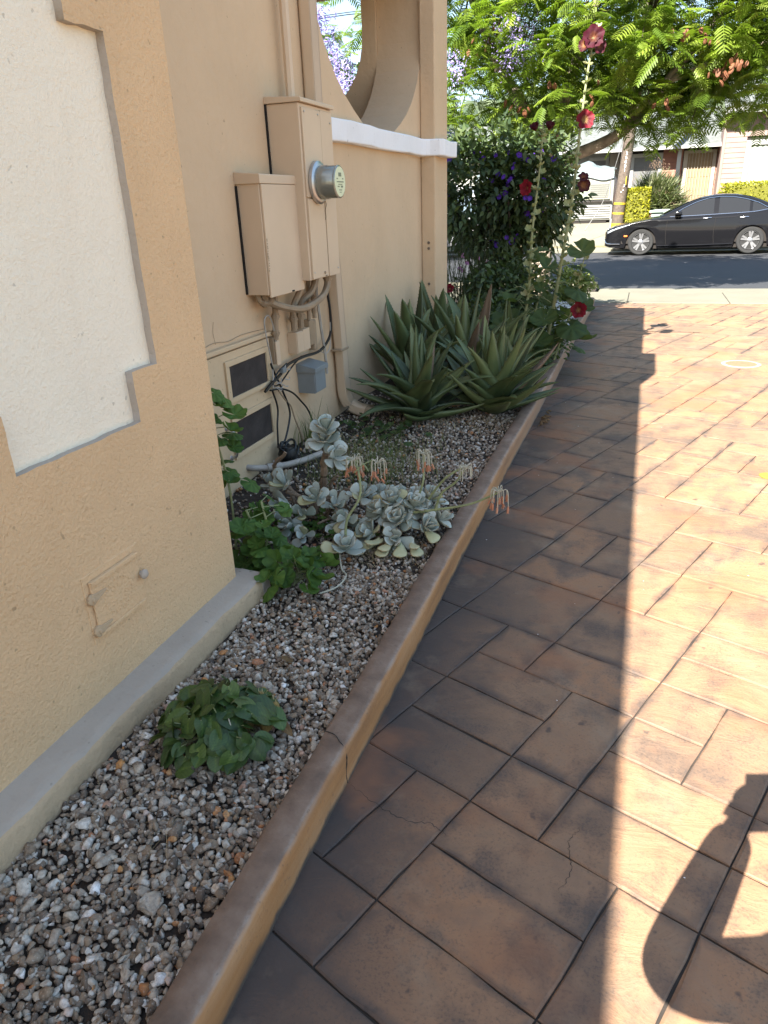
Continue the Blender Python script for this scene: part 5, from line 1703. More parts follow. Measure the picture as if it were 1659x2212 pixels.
# ------------------------------------------------------------------ jacaranda trees
def frond(npairs=10, L=1.0, seed=0):
    """feathery compound leaf along +Y with paired leaflets that hang a little"""
    r = random.Random(seed); V = []; F = []

    def quad(*q):
        o = len(V); V.extend(q); F.append((o, o + 1, o + 2, o + 3))

    def ax(t): return Vector((0, t * L, -.30 * t * t * L))
    for i in range(4):
        a, b = ax(i / 4), ax((i + 1) / 4); w = Vector((.006, 0, 0)); quad(a - w, a + w, b + w, b - w)
    for i in range(npairs):
        t = .16 + .84 * i / npairs; p = ax(t); ln = .30 * math.sin(PI * (.22 + .66 * t)) ** .8 * r.uniform(.9, 1.1)
        for sg in (-1, 1):
            d = Vector((sg, .55, -.18 + r.uniform(-.12, .08))).normalized(); n = d.cross(Vector((0, 0, 1))).normalized() * .031 * (sg)
            e1 = p + d * ln * .5 + Vector((0, 0, -.012)); e2 = p + d * ln + Vector((0, 0, -.07 * ln / .3))
            quad(p - n * .55, p + n * .55, e1 + n, e1 - n); quad(e1 - n, e1 + n, e2 + n * .35, e2 - n * .35)
    return np.array([v[:] for v in V]), np.array(F)


M_JAC = leafmat('jacaranda_leaf', [(.035, .065, .008), (.070, .115, .012), (.115, .165, .018), (.17, .22, .03)], rough=.5, transl=.35, tcol=(.22, .36, .02), spec=.35)
M_LILAC = leafmat('lilac_blossom', [(.30, .24, .52), (.42, .36, .66), (.52, .47, .74)], rough=.6, transl=.3, tcol=(.5, .4, .8))
M_POD = leafmat('seed_pod', [(.15, .058, .028), (.21, .095, .05), (.18, .11, .06)], rough=.6, transl=.15)
FR = [frond(10, 1, 1), frond(8, 1, 2), frond(11, 1, 3)]


def jacaranda(name, label, base, h, clusters, nf, r, limbs, seed, fsize=(.20, .44), individual=0):
    o = thing(name, label, 'tree', base)
    mb = MB()
    for k, (pts, r0, r1) in enumerate(limbs):
        P = bez(pts, 18); t = MB().tube(P, [r0 + (r1 - r0) * i / (len(P) - 1) for i in range(len(P))], 10)
        link('trunk' if k == 0 else 'limb', t.mesh('limb', smooth=True), M_BARK, o)
    C = np.array(clusters); n = len(C)
    locs = np.repeat(C, nf, 0) + r.normal(size=(n * nf, 3)) * .10
    az = np.tile(np.arange(nf) * 2.39996, n) + r.normal(size=n * nf) * .4
    el = r.uniform(-.75, .55, n * nf)
    D = np.stack([np.cos(az) * np.cos(el), np.sin(az) * np.cos(el), np.sin(el)], 1)
    up = np.tile([0, 0, 1.0], (n * nf, 1)) + r.normal(size=(n * nf, 3)) * .25
    S = r.uniform(*fsize, n * nf); M = np_frame(D, up, S); T = np.clip(np.repeat(r.uniform(0, .9, n), nf) + r.normal(size=n * nf) * .12, 0, 1)
    key = locs[:, 1] + 1000 * (np.array([not infr([(p[0], p[1])] * 3)[0] or (Vector(p - np.array([0, 0, 1.5])).dot(CAM_U) / max(.1, Vector(p - np.array([0, 0, 1.5])).dot(CAM_F)) > 1106 / 1530) for p in locs]))
    order = np.argsort(key); ind = order[:individual]; rest = order[individual:]
    if individual:
        lm = []
        for k, (Tv, Tf) in enumerate(FR):
            for q, tv in enumerate((.25, .55, .8)):
                me = fmesh('frond', Tv, Tf, attr={'tint': np.full(len(Tv), tv)}); me.materials.append(M_JAC); lm.append(me)
        for j, i in enumerate(ind):
            inst('frond', lm[(j * 7) % 9], place(Matrix(M[i].tolist()), Vector(locs[i])), o)
    VV = []; FF = []; TT = []; off = 0; pick = r.integers(0, 3, n * nf)
    for k, (Tv, Tf) in enumerate(FR):
        idx = rest[pick[rest] == k]
        V, F = spread(Tv, Tf, M[idx], locs[idx]); VV.append(V); FF.append(F + off); off += len(V); TT.append(np.repeat(T[idx], len(Tv)))
    cr = link('crown', fmesh('crown', np.concatenate(VV), np.concatenate(FF), attr={'tint': np.concatenate(TT)}), M_JAC, o); cr['kind'] = 'stuff'
    tw = MB()
    ends = [Vector(l[0][-1]) for l in limbs] + [Vector(l[0][len(l[0]) // 2]) for l in limbs[1:]]
    for i in range(0, n, 2):
        c = Vector(C[i]); e = min(ends, key=lambda q: (q - c).length); m = e.lerp(c, .5) + Vector((0, 0, .15 * (c - e).length))
        tw.tube(bez([e, m, c], 6), [.018, .015, .012, .01, .008, .006, .005][:7] if len(bez([e, m, c], 6)) == 7 else .010, 4, False)
    t_ = link('twigs', tw.mesh('twigs', normals=False), M_TWIG, o); t_['kind'] = 'stuff'
    return o, C


nr = np.random.default_rng(77)


def crown_pts(n, c, rad, r, keep=lambda p: True):
    P = []
    while len(P) < n:
        q, d = cloud(1, c, rad, r, .45)
        if keep(q[0]): P.append(q[0])
    return P


base = (-1.66, 12.75, .02)
CL = crown_pts(470, (-.9, 12.9, 4.5), (3.6, 2.5, 2.3), nr, lambda p: p[2] > 2.42 + .16 * max(0, p[0] - .3) + .12 * abs(math.sin(p[0] * 2.3)) and p[1] < 14.6)
CL += crown_pts(90, (.5, 13.1, 3.7), (1.6, 1.1, 1.25), nr, lambda p: p[2] > 2.62)
CL += [np.array(p) for p in ((.0, 12.3, 2.35), (.18, 12.4, 2.5), (.45, 12.5, 2.45), (.62, 12.6, 2.55), (-.15, 12.2, 2.6), (.95, 12.2, 2.75), (1.25, 12.4, 2.6), (1.1, 12.0, 3.0), (-.35, 12.3, 2.75), (1.5, 12.3, 2.9), (-2.9, 11.7, 2.7), (-2.5, 11.6, 2.6), (-2.1, 11.6, 2.65), (-1.7, 11.8, 2.6), (-1.3, 11.9, 2.7), (-3.2, 11.9, 2.9), (-2.7, 11.5, 3.1), (-1.9, 11.6, 3.1), (-2.3, 11.7, 3.5), (-1.4, 11.6, 3.3))]
limbs = [([(-1.67, 12.75, -.02), (-1.64, 12.75, .4), (-1.62, 12.75, .85), (-1.66, 12.8, 1.5), (-1.6, 12.85, 2.2)], .195, .14),
         ([(-1.62, 12.8, 1.75), (-1.30, 12.75, 2.08), (-.86, 12.7, 2.24), (-.47, 12.7, 2.44), (-.05, 12.75, 2.9), (.5, 12.8, 3.6), (1.0, 12.9, 4.4)], .105, .05),
         ([(-1.62, 12.85, 2.1), (-2.0, 12.7, 2.8), (-2.5, 12.6, 3.6), (-2.9, 12.7, 4.4)], .12, .04),
         ([(-1.6, 12.85, 2.1), (-1.4, 12.9, 3.0), (-1.1, 13.0, 4.0), (-.9, 13.1, 5.0)], .12, .04),
         ([(-.47, 12.7, 2.44), (-.3, 12.6, 3.0), (-.25, 12.5, 3.8)], .06, .025),
         ([(.1, 12.75, 3.05), (.7, 12.5, 3.2), (1.4, 12.4, 3.4)], .05, .02)]
jt, CC = jacaranda('jacaranda_tree', 'feathery jacaranda tree by the pavement, pale trunk and long low limb', base, 6, CL, 15, nr, limbs, 1, individual=285)
r = random.Random(91)


def blossom_mesh(seed, n=46):
    rr_ = np.random.default_rng(seed); Tv = np.array([(-.5, 0, 0), (.5, 0, 0), (.6, 1, .1), (-.6, 1, .1), (0, 0, -.5), (0, 0, .5), (.1, 1, .6), (.1, 1, -.6)]); Tf = np.array([(0, 1, 2, 3), (4, 5, 6, 7)])
    P = rr_.normal(size=(n, 3)) * np.array([.09, .07, .12]); V, F = spread(Tv * np.array([.5, 1.3, .5]), Tf, rand_rot(n, rr_) * .026, P)
    me = fmesh('blossom', V, F, attr={'tint': np.repeat(rr_.random(n), 8)}); me.materials.append(M_LILAC); return me


BLOS = [blossom_mesh(i) for i in range(3)]
for i, (x, z) in enumerate(((-2.02, 3.60), (-1.90, 3.52), (-2.1, 3.42), (-1.82, 3.40), (-1.72, 3.34), (-2.05, 3.26), (-1.95, 3.72), (-2.80, 3.32), (-2.72, 3.22), (-2.85, 3.18), (-1.98, 3.38), (-1.75, 3.68), (-2.2, 3.62))):
    inst('blossom', BLOS[i % 3], place(Matrix.Identity(3) * r.uniform(.8, 1.2), Vector((x, 11.35 + r.uniform(-.1, .1), z))), jt)
pod = MB()
for sg in (-1, 1): pod.lathe([(.004, .0), (.022, .001), (.026, .004), (.022, .009), (.004, .010)] if sg > 0 else [(.004, -.001), (.02, -.002), (.024, -.005), (.02, -.008), (.004, -.009)], (0, 0, -.03), 'y', 10)
pod.tube([(0, 0, 0), (0, 0, -.01)], .002, 4)
POD = pod.mesh('pod'); POD.materials.append(M_POD)
for cx_, cz_, n in ((.84, 3.0, 9), (.70, 2.93, 4), (.60, 2.9, 3), (.55, 3.3, 3), (.38, 3.42, 3), (.22, 3.4, 3), (.08, 3.42, 2), (-2.55, 3.5, 4), (-2.3, 3.62, 3), (-1.45, 2.96, 4), (-1.25, 2.92, 2), (-2.0, 2.75, 3), (-1.85, 2.7, 3), (-.95, 2.78, 2), (.02, 2.62, 3), (-.9, 3.0, 2), (.9, 3.12, 4)):
    for k in range(n):
        inst('pod', POD, place((Matrix.Rotation(r.uniform(0, 3), 3, 'Z') @ Matrix.Rotation(r.uniform(-.7, .7), 3, 'X') @ Matrix.Diagonal((.8, 1, 1.25))) * r.uniform(1.0, 1.75), Vector((cx_ + r.uniform(-.09, .09), 11.4 + r.uniform(-.15, .15), cz_ + r.uniform(-.10, .08)))), jt)

# the second jacaranda, seen through the arch
CL2 = crown_pts(170, (-8.3, 16.5, 3.7), (1.75, 1.6, 2.0), nr)
jt2, C2 = jacaranda('jacaranda_tree', 'jacaranda covered in lilac blossom seen through the porch arch', (-8.7, 16.5, .1), 5, CL2, 12, nr, [([(-8.7, 16.5, 0), (-8.65, 16.5, 1.2), (-8.7, 16.5, 2.6)], .16, .10), ([(-8.7, 16.5, 2.4), (-8.1, 16.4, 3.4), (-7.8, 16.2, 4.4)], .08, .03), ([(-8.7, 16.5, 2.4), (-9.2, 16.6, 3.6), (-9.4, 16.6, 4.6)], .08, .03)], 2)
P, D = cloud(330, (-8.3, 16.4, 3.75), (1.8, 1.65, 2.05), nr, .8)
for i, p in enumerate(P): inst('blossom', BLOS[i % 3], place(Matrix.Identity(3) * r.uniform(1.2, 2.0), Vector(p)), jt2)

# ------------------------------------------------------------------ across the street: car
M_PAINT, nt, p = new_mat('black_car_paint')
p.inputs['Base Color'].default_value = (.006, .006, .007, 1); p.inputs['Roughness'].default_value = .12; p.inputs['Specular IOR Level'].default_value = .22; p.inputs['Coat Weight'].default_value = .25; p.inputs['Coat Roughness'].default_value = .03
M_GLASS, nt, p = new_mat('tinted_glass')
p.inputs['Base Color'].default_value = (.014, .015, .017, 1); p.inputs['Roughness'].default_value = .06; p.inputs['Specular IOR Level'].default_value = .3
M_CHROME = simple('chrome', (.75, .75, .76), .12, metal=1, var=.05)
M_ALLOY = simple('alloy_rim', (.36, .36, .37), .3, metal=.85, var=.08)
M_TYRE = simple('tyre_rubber', (.018, .018, .018), .85, var=.3, scale=30)
M_LAMP, nt, p = new_mat('headlight_glass')
p.inputs['Base Color'].default_value = (.22, .24, .26, 1); p.inputs['Roughness'].default_value = .1
M_TAIL, nt, p = new_mat('tail_light')
p.inputs['Base Color'].default_value = (.45, .01, .02, 1); p.inputs['Roughness'].default_value = .15
M_AMBER, nt, p = new_mat('amber_marker'); p.inputs['Base Color'].default_value = (.6, .12, .01, 1)


def interp(x, T): return float(np.interp(x, [a for a, b in T], [b for a, b in T]))


def car(label, x0, y0):
    """sedan with its nose at x0 looking towards -X; near side at y0; s runs from nose to tail"""
    o = thing('parked_car', label, 'car', (x0 + 2.4, y0 + .93, 0))
    Lc, Wd = 4.87, 1.86; ws = (.97, 3.715); wr = .335; ar = .385
    TOP = [(0, .60), (.06, .68), (.25, .765), (.7, .87), (1.2, .955), (1.45, .985), (4.15, 1.09), (4.55, 1.075), (4.80, 1.03), (4.87, .93)]
    BELT = [(0, .60), (.06, .66), (.25, .735), (.7, .83), (1.2, .91), (1.45, .94), (2.4, .965), (3.4, 1.0), (4.2, 1.04), (4.6, 1.02), (4.80, .98), (4.87, .91)]
    HW = [(0, .56), (.08, .72), (.25, .84), (.6, .905), (1.2, .925), (2.5, .93), (3.6, .925), (4.3, .88), (4.7, .80), (4.87, .66)]
    BOT = [(0, .24), (.15, .20), (.5, .19), (1.5, .17), (3.2, .17), (4.4, .22), (4.87, .34)]
    ROOF = [(1.42, .985), (1.75, 1.15), (2.1, 1.31), (2.45, 1.425), (2.75, 1.475), (3.0, 1.485), (3.3, 1.47), (3.65, 1.40), (3.95, 1.29), (4.2, 1.17), (4.38, 1.09)]
    S = sorted(set([0, .03, .08, .15, .25, .4, .5] + [w + d for w in ws for d in np.arange(-.46, .47, .04)] + list(np.arange(1.45, 3.3, .12)) + [4.2, 4.3, 4.45, 4.6, 4.7, 4.8, 4.85, 4.87]))
    yc = y0 + Wd / 2

    def wx(s): return x0 + s

    def bottom(s):
        b = interp(s, BOT)
        for w in ws:
            d = abs(s - w)
            if d < ar: b = max(b, wr + math.sqrt(ar * ar - d * d) * .98)
        return b
    NB = 9; V = []; F = []
    for s in S:
        zb, zt, hw, tp = bottom(s), interp(s, BELT), interp(s, HW), interp(s, TOP)
        if zb > zt - .06: zb = zt - .06
        row = []
        for k in range(NB):
            t = k / (NB - 1); z = zb + (zt - zb) * t
            q = (z - .2) / .78
            y = hw * (.955 + .045 * math.sin(min(1, max(0, q)) * PI * .8)) - .018 * max(0, q - .55) ** 1.0 * 2 + .012 * math.exp(-((z - .72) / .03) ** 2)
            row.append((y, z))
        y1 = row[-1][0]
        for t in (.12, .3, .6, 1.0): row.append((y1 * (1 - t), zt + (tp - zt) * math.sin(t * PI / 2) ** .8))
        V.append(row)
    n = len(V[0]); VV = []
    for sgn in (-1, 1):
        for i, s in enumerate(S):
            for y, z in V[i]: VV.append((wx(s), yc + sgn * y, z))
    h = len(S) * n
    for sd in (0, 1):
        for i in range(len(S) - 1):
            for k in range(n - 1):
                a = sd * h + i * n + k; q = (a, a + 1, a + n + 1, a + n); F.append(q if sd == 0 else q[::-1])
    for i in (0, len(S) - 1):
        for k in range(n - 1):
            a = i * n + k; b = h + a; q = (a, b, b + 1, a + 1); F.append(q if i == 0 else q[::-1])
    link('body', fmesh('body', VV, F, smooth=True), M_PAINT, o)
    # greenhouse
    GS = [1.42, 1.55, 1.75, 1.95, 2.1, 2.3, 2.45, 2.6, 2.75, 3.0, 3.3, 3.5, 3.65, 3.8, 3.95, 4.1, 4.2, 4.38]

    def gy(s, z):
        b = interp(s, BELT); return interp(s, HW) - .055 - max(0, z - b) * .50 - .06 * max(0, (s - 3.6)) ** 1.3
    V = []; F = []
    for sgn in (-1, 1):
        for s in GS:
            b = interp(s, BELT) - .01; tp = max(b + .005, interp(s, ROOF)); rd = min(.05, (tp - b) * .5)
            for k in range(7):
                t = k / 6; z = b + (tp - rd - b) * t; V.append((wx(s), yc + sgn * gy(s, z), z))
            ye = gy(s, tp - rd)
            for t in (.3, .7): V.append((wx(s), yc + sgn * (ye - .05 * t - .02), tp - rd + rd * math.sin(t * PI / 2) * .8))
            for t in (.35, 1.0): V.append((wx(s), yc + sgn * (ye - .07) * (1 - t), tp + .012 * t))
    n2 = 11; h2 = len(GS) * n2
    for sd in (0, 1):
        for i in range(len(GS) - 1):
            for k in range(n2 - 1):
                a = sd * h2 + i * n2 + k; q = (a, a + 1, a + n2 + 1, a + n2); F.append(q if sd == 0 else q[::-1])
    link('roof', fmesh('roof', V, F, smooth=True), M_PAINT, o)
    # side windows (each pane its own), chrome surround
    up = [(1.70, .975), (1.98, 1.15), (2.3, 1.30), (2.6, 1.385), (2.9, 1.41), (3.2, 1.395), (3.5, 1.335), (3.8, 1.24), (4.06, 1.10)]

    def uz(s): return interp(s, up)

    def lz(s): return interp(s, BELT) + .028 + max(0, s - 3.75) * .12

    def pane(a, b, nm, sgn, off=.006):
        P = []; m = 10; V = []; F = []
        for i in range(m + 1):
            s = a + (b - a) * i / m; z0, z1 = lz(s), max(lz(s) + .004, uz(s))
            for k in range(4):
                z = z0 + (z1 - z0) * k / 3; V.append((wx(s), yc + sgn * (gy(s, z) + off), z))
        for i in range(m):
            for k in range(3): q = (i * 4 + k, i * 4 + k + 1, i * 4 + k + 5, i * 4 + k + 4); F.append(q if sgn < 0 else q[::-1])
        link(nm, fmesh(nm, V, F), M_GLASS, o)
    for sgn in (-1, 1):
        pane(1.80, 2.74, 'window', sgn); pane(2.86, 3.60, 'window', sgn); pane(3.67, 4.02, 'window', sgn)
        P = [Vector((wx(s), yc + sgn * (gy(s, lz(s)) + .010), lz(s) - .012)) for s in np.linspace(1.66, 4.10, 26)] + [Vector((wx(s), yc + sgn * (gy(s, uz(s)) + .010), uz(s) + .012)) for s in np.linspace(4.08, 1.78, 26)]
        link('chrome_trim', MB().tube(P, .011, 5).mesh('chrome_trim', smooth=True), M_CHROME, o)
        mb = MB()
        for s in (1.60, 2.80, 3.72):
            pts = [Vector((wx(s + ds), yc + sgn * (interp(s, HW) * (.955 + .045 * math.sin(min(1, max(0, (z - .2) / .78)) * PI * .8)) + .001), z)) for ds, z in ((.03, .26), (.0, .45), (-.01, .6), (.0, .75), (.01, .90))] if s < 3.7 else []
            if pts: mb.tube(pts, .004, 4)
        link('door_seam', mb.mesh('door_seam'), M_DARK, o)['kind'] = 'stuff'
        for s in (2.60, 3.50):
            hb = MB().tube(bez([(wx(s - .10), yc + sgn * .905, .905), (wx(s), yc + sgn * .925, .912), (wx(s + .10), yc + sgn * .905, .915)], 8), .015, 8); link('door_handle', hb.mesh('door_handle', smooth=True), M_CHROME, o)
        mr = MB(); mr.prism([(yc + sgn * .84, .985), (yc + sgn * 1.02, .99), (yc + sgn * 1.05, 1.03), (yc + sgn * 1.03, 1.10), (yc + sgn * .93, 1.105), (yc + sgn * .88, 1.02)], 'x', wx(1.78), wx(1.95))
        link('mirror', mr.mesh('mirror', smooth=True, bevel=.02, seg=2), M_PAINT, o)
        # headlight wraps round the nose
        V = []; F = []
        for i, s in enumerate(np.linspace(.07, .62, 9)):
            zt = interp(s, BELT) - .015 + .0 * s; dz = .085 * (1 - (s - .07) / .62 * .85)
            for z in (zt - dz, zt - dz * .5, zt): V.append((wx(s) - .004, yc + sgn * (interp(s, HW) + .006 - .02 * (z > zt - .01)), z))
        for i in range(8):
            for k in range(2): q = (i * 3 + k, i * 3 + k + 1, i * 3 + k + 4, i * 3 + k + 3); F.append(q if sgn < 0 else q[::-1])
        link('headlight', fmesh('headlight', V, F, smooth=True), M_LAMP, o)
        mb = MB().tube(bez([(wx(-.005), yc + sgn * .50, .42), (wx(.02), yc + sgn * .74, .36), (wx(.10), yc + sgn * .80, .30), (wx(.42), yc + sgn * .90, .295)], 14), .014, 6); link('bumper_trim', mb.mesh('bumper_trim', smooth=True), M_CHROME, o)
        mb = MB().obox((wx(.56), yc + sgn * .905, .50), .09, .012, .04); link('side_marker', mb.mesh('side_marker', bevel=.004), M_AMBER, o)
        mb = MB().tube(bez([(wx(1.40), yc + sgn * .918, .235), (wx(2.4), yc + sgn * .93, .24), (wx(3.28), yc + sgn * .925, .26)], 12), .016, 6); link('sill_trim', mb.mesh('sill_trim', smooth=True), M_PAINT, o)
        V = []; F = []
        for s in np.linspace(4.35, 4.86, 7):
            z1 = interp(s, BELT) - .03
            for z in (z1 - .13, z1): V.append((wx(s) + .003, yc + sgn * (interp(s, HW) + .004), z))
        for i in range(6): q = (i * 2, i * 2 + 1, i * 2 + 3, i * 2 + 2); F.append(q if sgn < 0 else q[::-1])
        link('tail_light', fmesh('tail_light', V, F), M_TAIL, o)
        for w in ws:
            yw = yc + sgn * (Wd / 2 - .03)
            tm = MB().lathe([(.235, -.20), (.31, -.21), (.333, -.19), (.335, -.10), (.333, -.02), (.312, .0), (.25, -.004), (.238, -.03)], (0, 0, 0), 'y', 36)
            if sgn < 0: tm.v = [(x, -y, z) for x, y, z in tm.v]
            tm.v = [(wx(w) + x, yw + y, wr + z) for x, y, z in tm.v]
            wh = link('wheel', tm.mesh('wheel', smooth=True), M_TYRE, o)
            rm = MB(); rm.lathe([(.238, -.15), (.238, -.02), (.228, .0), (.222, -.02), (.220, -.15)], (0, 0, 0), 'y', 36)
            for k in range(5):
                for dd in (-.17, .17):
                    a = k * 2 * PI / 5 + dd + .3; ca, sa = math.cos(a), math.sin(a); pa, pb = (-sa * .018, ca * .018), (-sa * .026, ca * .026)
                    vs = []
                    for y in (-.045, -.012):
                        yy = y; vs += [(.05 * ca - pa[0], yy, .05 * sa - pa[1]), (.05 * ca + pa[0], yy, .05 * sa + pa[1]), (.226 * ca + pb[0], yy + .006, .226 * sa + pb[1]), (.226 * ca - pb[0], yy + .006, .226 * sa - pb[1])]
                    rm.add(vs, [(0, 3, 2, 1), (4, 5, 6, 7), (0, 1, 5, 4), (1, 2, 6, 5), (2, 3, 7, 6), (3, 0, 4, 7)])
            rm.lathe([(.062, -.05), (.062, -.012), (.045, -.004), (.02, .0)], (0, 0, 0), 'y', 16)
            if sgn < 0: rm.v = [(x, -y, z) for x, y, z in rm.v]
            rm.v = [(wx(w) + x, yw + y, wr + z) for x, y, z in rm.v]
            link('rim', rm.mesh('rim', bevel=0), M_ALLOY, wh)
            dk = MB().lathe([(.15, -.13), (.15, -.10)], (wx(w), yw, wr), 'y', 20) if sgn > 0 else MB().lathe([(.15, .10), (.15, .13)], (wx(w), yw, wr), 'y', 20)
            link('brake_disc', dk.mesh('brake_disc'), M_STEEL, wh)
    mb = MB().box((wx(.3), yc - .80, .16), (wx(4.6), yc + .80, .40)); mb.box((wx(.45), yc - .86, .30), (wx(1.5), yc + .86, .78)); mb.box((wx(3.2), yc - .86, .30), (wx(4.25), yc + .86, .80))
    link('underbody', mb.mesh('underbody'), M_DARK, o)
    # windscreen, rear glass
    for nm, sa, sb in (('windscreen', 1.50, 2.42), ('rear_window', 3.42, 4.28)):
        V = []; F = []
        ss = np.linspace(sa, sb, 7)
        for s in ss:
            z = interp(s, ROOF) + .012
            ye = gy(s, z) - .11
            for t in (-1, -.5, 0, .5, 1): V.append((wx(s) + (-.006 if sa < 2 else .006), yc + ye * t, z + .012 * (1 - t * t)))
        for i in range(6):
            for k in range(4): F.append((i * 5 + k, i * 5 + k + 1, i * 5 + k + 6, i * 5 + k + 5))
        link(nm, fmesh(nm, V, F, smooth=True), M_GLASS, o)
    mb = MB()
    for z in (.33, .37, .41, .45): mb.box((wx(-.012), yc - .5, z), (wx(.03), yc + .5, z + .014))
    link('grille', mb.mesh('grille'), M_CHROME, o)['kind'] = 'stuff'
    return o


car('glossy black sedan with chrome window trim parked across the street', -1.11, 22.13)

# ------------------------------------------------------------------ pole, hedges, shrubs, bin
M_POLE = simple('weathered_pole', (.105, .08, .062), .9, var=.5, scale=14, bump=.9, bscale=30, bdist=.02)
M_YEL = simple('yellow_band', (.36, .24, .015), .5, var=.1)
up = thing('utility_pole', 'brown wooden utility pole with two yellow bands', 'utility pole', (-.95, 26.2, .55))
link('pole', MB().tube([(-.955, 26.2, .45), (-.93, 26.2, 1.2), (-.80, 26.2, 3.4), (-.55, 26.2, 7.5), (-.40, 26.2, 10)], [.185, .18, .165, .14, .125], 16).mesh('pole', smooth=True), M_POLE, up)
for z, x in ((1.02, -.938), (1.31, -.924)): link('band', MB().tube([(x, 26.2, z - .03), (x + .003, 26.2, z + .03)], .188, 16).mesh('band'), M_YEL, up)
link('base_paint', MB().tube([(-.957, 26.2, .45), (-.95, 26.2, .72)], .192, 16).mesh('base_paint'), M_YEL, up)
mb = MB(); mb.box((-.80, 26.0, 1.85), (-.775, 26.02, 2.1)); link('marker_plate', mb.mesh('marker_plate'), M_YEL, up)
mb = MB(); r = random.Random(2)
for i, (z, s) in enumerate(((2.72, '2'), (2.60, '5'), (2.48, '8'), (2.36, '0'), (2.24, '1'))):
    cu = bpy.data.curves.new('number', 'FONT'); cu.body = s; cu.size = .12; cu.extrude = .002; cu.align_x = 'CENTER'
    to = bpy.data.objects.new('t', cu); COL.objects.link(to); me = bpy.data.meshes.new_from_object(to.evaluated_get(bpy.context.evaluated_depsgraph_get())); bpy.data.objects.remove(to)
    M4 = Matrix.Translation((-.955 + (z - .6) * .057, 26.022 + (z - 1) * .006, z)) @ Matrix.Rotation(PI / 2, 4, 'X'); me.transform(M4)
    link('number_tag', me, M_SILL, up)
mb = MB()
for i in range(4): mb.lathe([(.014, 0), (.014, .01)], (-.87 + r.uniform(-.04, .05), 26.0, 1.75 + r.uniform(-.12, .12)), 'y', 6)
link('paper_scraps', mb.mesh('paper_scraps'), M_SILL, up)['kind'] = 'stuff'
w_ = MB().tube(bez([(-1.9, 25.4, .55), (-1.35, 25.7, 1.6), (-.75, 26.1, 4.2)], 20), .012, 5); tag(link('guy_wire', w_.mesh('guy_wire'), M_BLACK), 'thin dark guy wire slanting up beside the utility pole', 'wire')
w_ = MB().tube(bez([(-22, 22, 6.2), (-8.1, 20, 5.97), (-7.0, 20, 6.02), (-.5, 26, 9.5)], 40), .012, 5)
w_.tube(bez([(-22, 22.05, 6.27), (-8.1, 20.05, 6.03), (-7.0, 20.05, 6.06), (-.5, 26.05, 9.6)], 40), .010, 5)
tag(link('overhead_cable', w_.mesh('overhead_cable'), M_BLACK), 'overhead cable pair crossing the sky seen through the arch', 'wire')

M_HEDGE = leafmat('yellow_hedge', [(.12, .14, .008), (.19, .195, .010), (.25, .235, .012)], rough=.6, transl=.25, tcol=(.5, .5, .02))
nr = np.random.default_rng(99); TINY = ovate(.30, .1, .2)


M_HCORE = simple('hedge_core', (.13, .13, .012), .9, var=.5, scale=30, bump=1, bscale=40, bdist=.03)


def hedge(label, x0, x1, y0, y1, z0, z1, n, rnd=.12):
    o = thing('hedge', label, 'hedge', ((x0 + x1) / 2, (y0 + y1) / 2, z0))
    P = nr.uniform(-1, 1, (n, 3)); k = nr.integers(0, 3, n); sg = nr.choice([-1, 1], n)
    for i in range(n): P[i, k[i]] = sg[i] * nr.uniform(.86, 1.0)
    ln = np.linalg.norm(P, axis=1); P = P * (1 - rnd * np.clip(ln - 1.15, 0, 1))[:, None]
    D = P / ln[:, None]; c = np.array([(x0 + x1) / 2, (y0 + y1) / 2, (z0 + z1) / 2]); hs = np.array([(x1 - x0) / 2, (y1 - y0) / 2, (z1 - z0) / 2])
    foliage('foliage', o, TINY, c + P * hs, D, M_HEDGE, nr, .05, .095, .0)
    co = MB().box(tuple(c - hs * .88), tuple(c + hs * .88)); link('core', co.mesh('core', bevel=.05), M_HCORE, o)


hedge('square clipped yellow-green hedge block beside the utility pole', -.78, -.02, 26.2, 27.0, .4, 1.74, 3000)
hedge('long rounded yellow hedge under the white framed window', 2.05, 6.4, 26.6, 27.8, .4, 1.80, 6500, .2)
M_STRAP = leafmat('strappy_shrub', [(.035, .048, .02), (.065, .085, .032), (.10, .115, .05), (.15, .15, .08)], rough=.55, transl=.2)
ss = thing('strappy_shrub', 'big spiky grey-green shrub with faded pink flower heads in front of porch', 'shrub', (.15, 28.4, .7))
n = 2600; az = nr.uniform(0, 2 * PI, n); el = nr.uniform(.15, 1.5, n); D = np.stack([np.cos(az) * np.cos(el), np.sin(az) * np.cos(el), np.sin(el)], 1)
strap = grid_leaf(4, 1, lambda t, s: (s * .045 * (1 - t) ** .6, t, -.35 * t * t))
P = np.array([.15, 28.4, .8]) + D * nr.uniform(.25, .72, n)[:, None] * np.array([1.35, .8, 1.45])
foliage('foliage', ss, strap, P, D * 1.2 + np.array([0, 0, .55]), M_STRAP, nr, .42, .70, 0)
M_FADE = leafmat('faded_flower', [(.22, .14, .10), (.27, .19, .13)], rough=.7, transl=.2)
for x, z in ((-.05, 2.42), (.10, 2.36), (.22, 2.44), (-.25, 2.24), (.4, 2.30), (.05, 2.5), (-.62, 2.02), (.55, 1.55), (.75, 1.2), (.2, 1.5)):
    me = BLOS[0].copy(); me.materials.clear(); me.materials.append(M_FADE); inst('flower_head', me, place(Matrix.Identity(3) * .75, Vector((x, 28.0, z))), ss)
bn = thing('bin', 'pale green wheeled bin lid showing above the car bonnet', 'bin', (.45, 25.3, .2))
M_BIN = simple('pale_green_plastic', (.17, .22, .185), .5, var=.12)
M_BINL = simple('bin_lid', (.25, .31, .265), .45, var=.08)
mb = MB(); mb.prism([(.12, .2), (.72, .2), (.80, 1.02), (.06, 1.02)], 'y', 24.9, 25.6); link('bin_body', mb.mesh('bin_body', bevel=.03), M_BIN, bn)
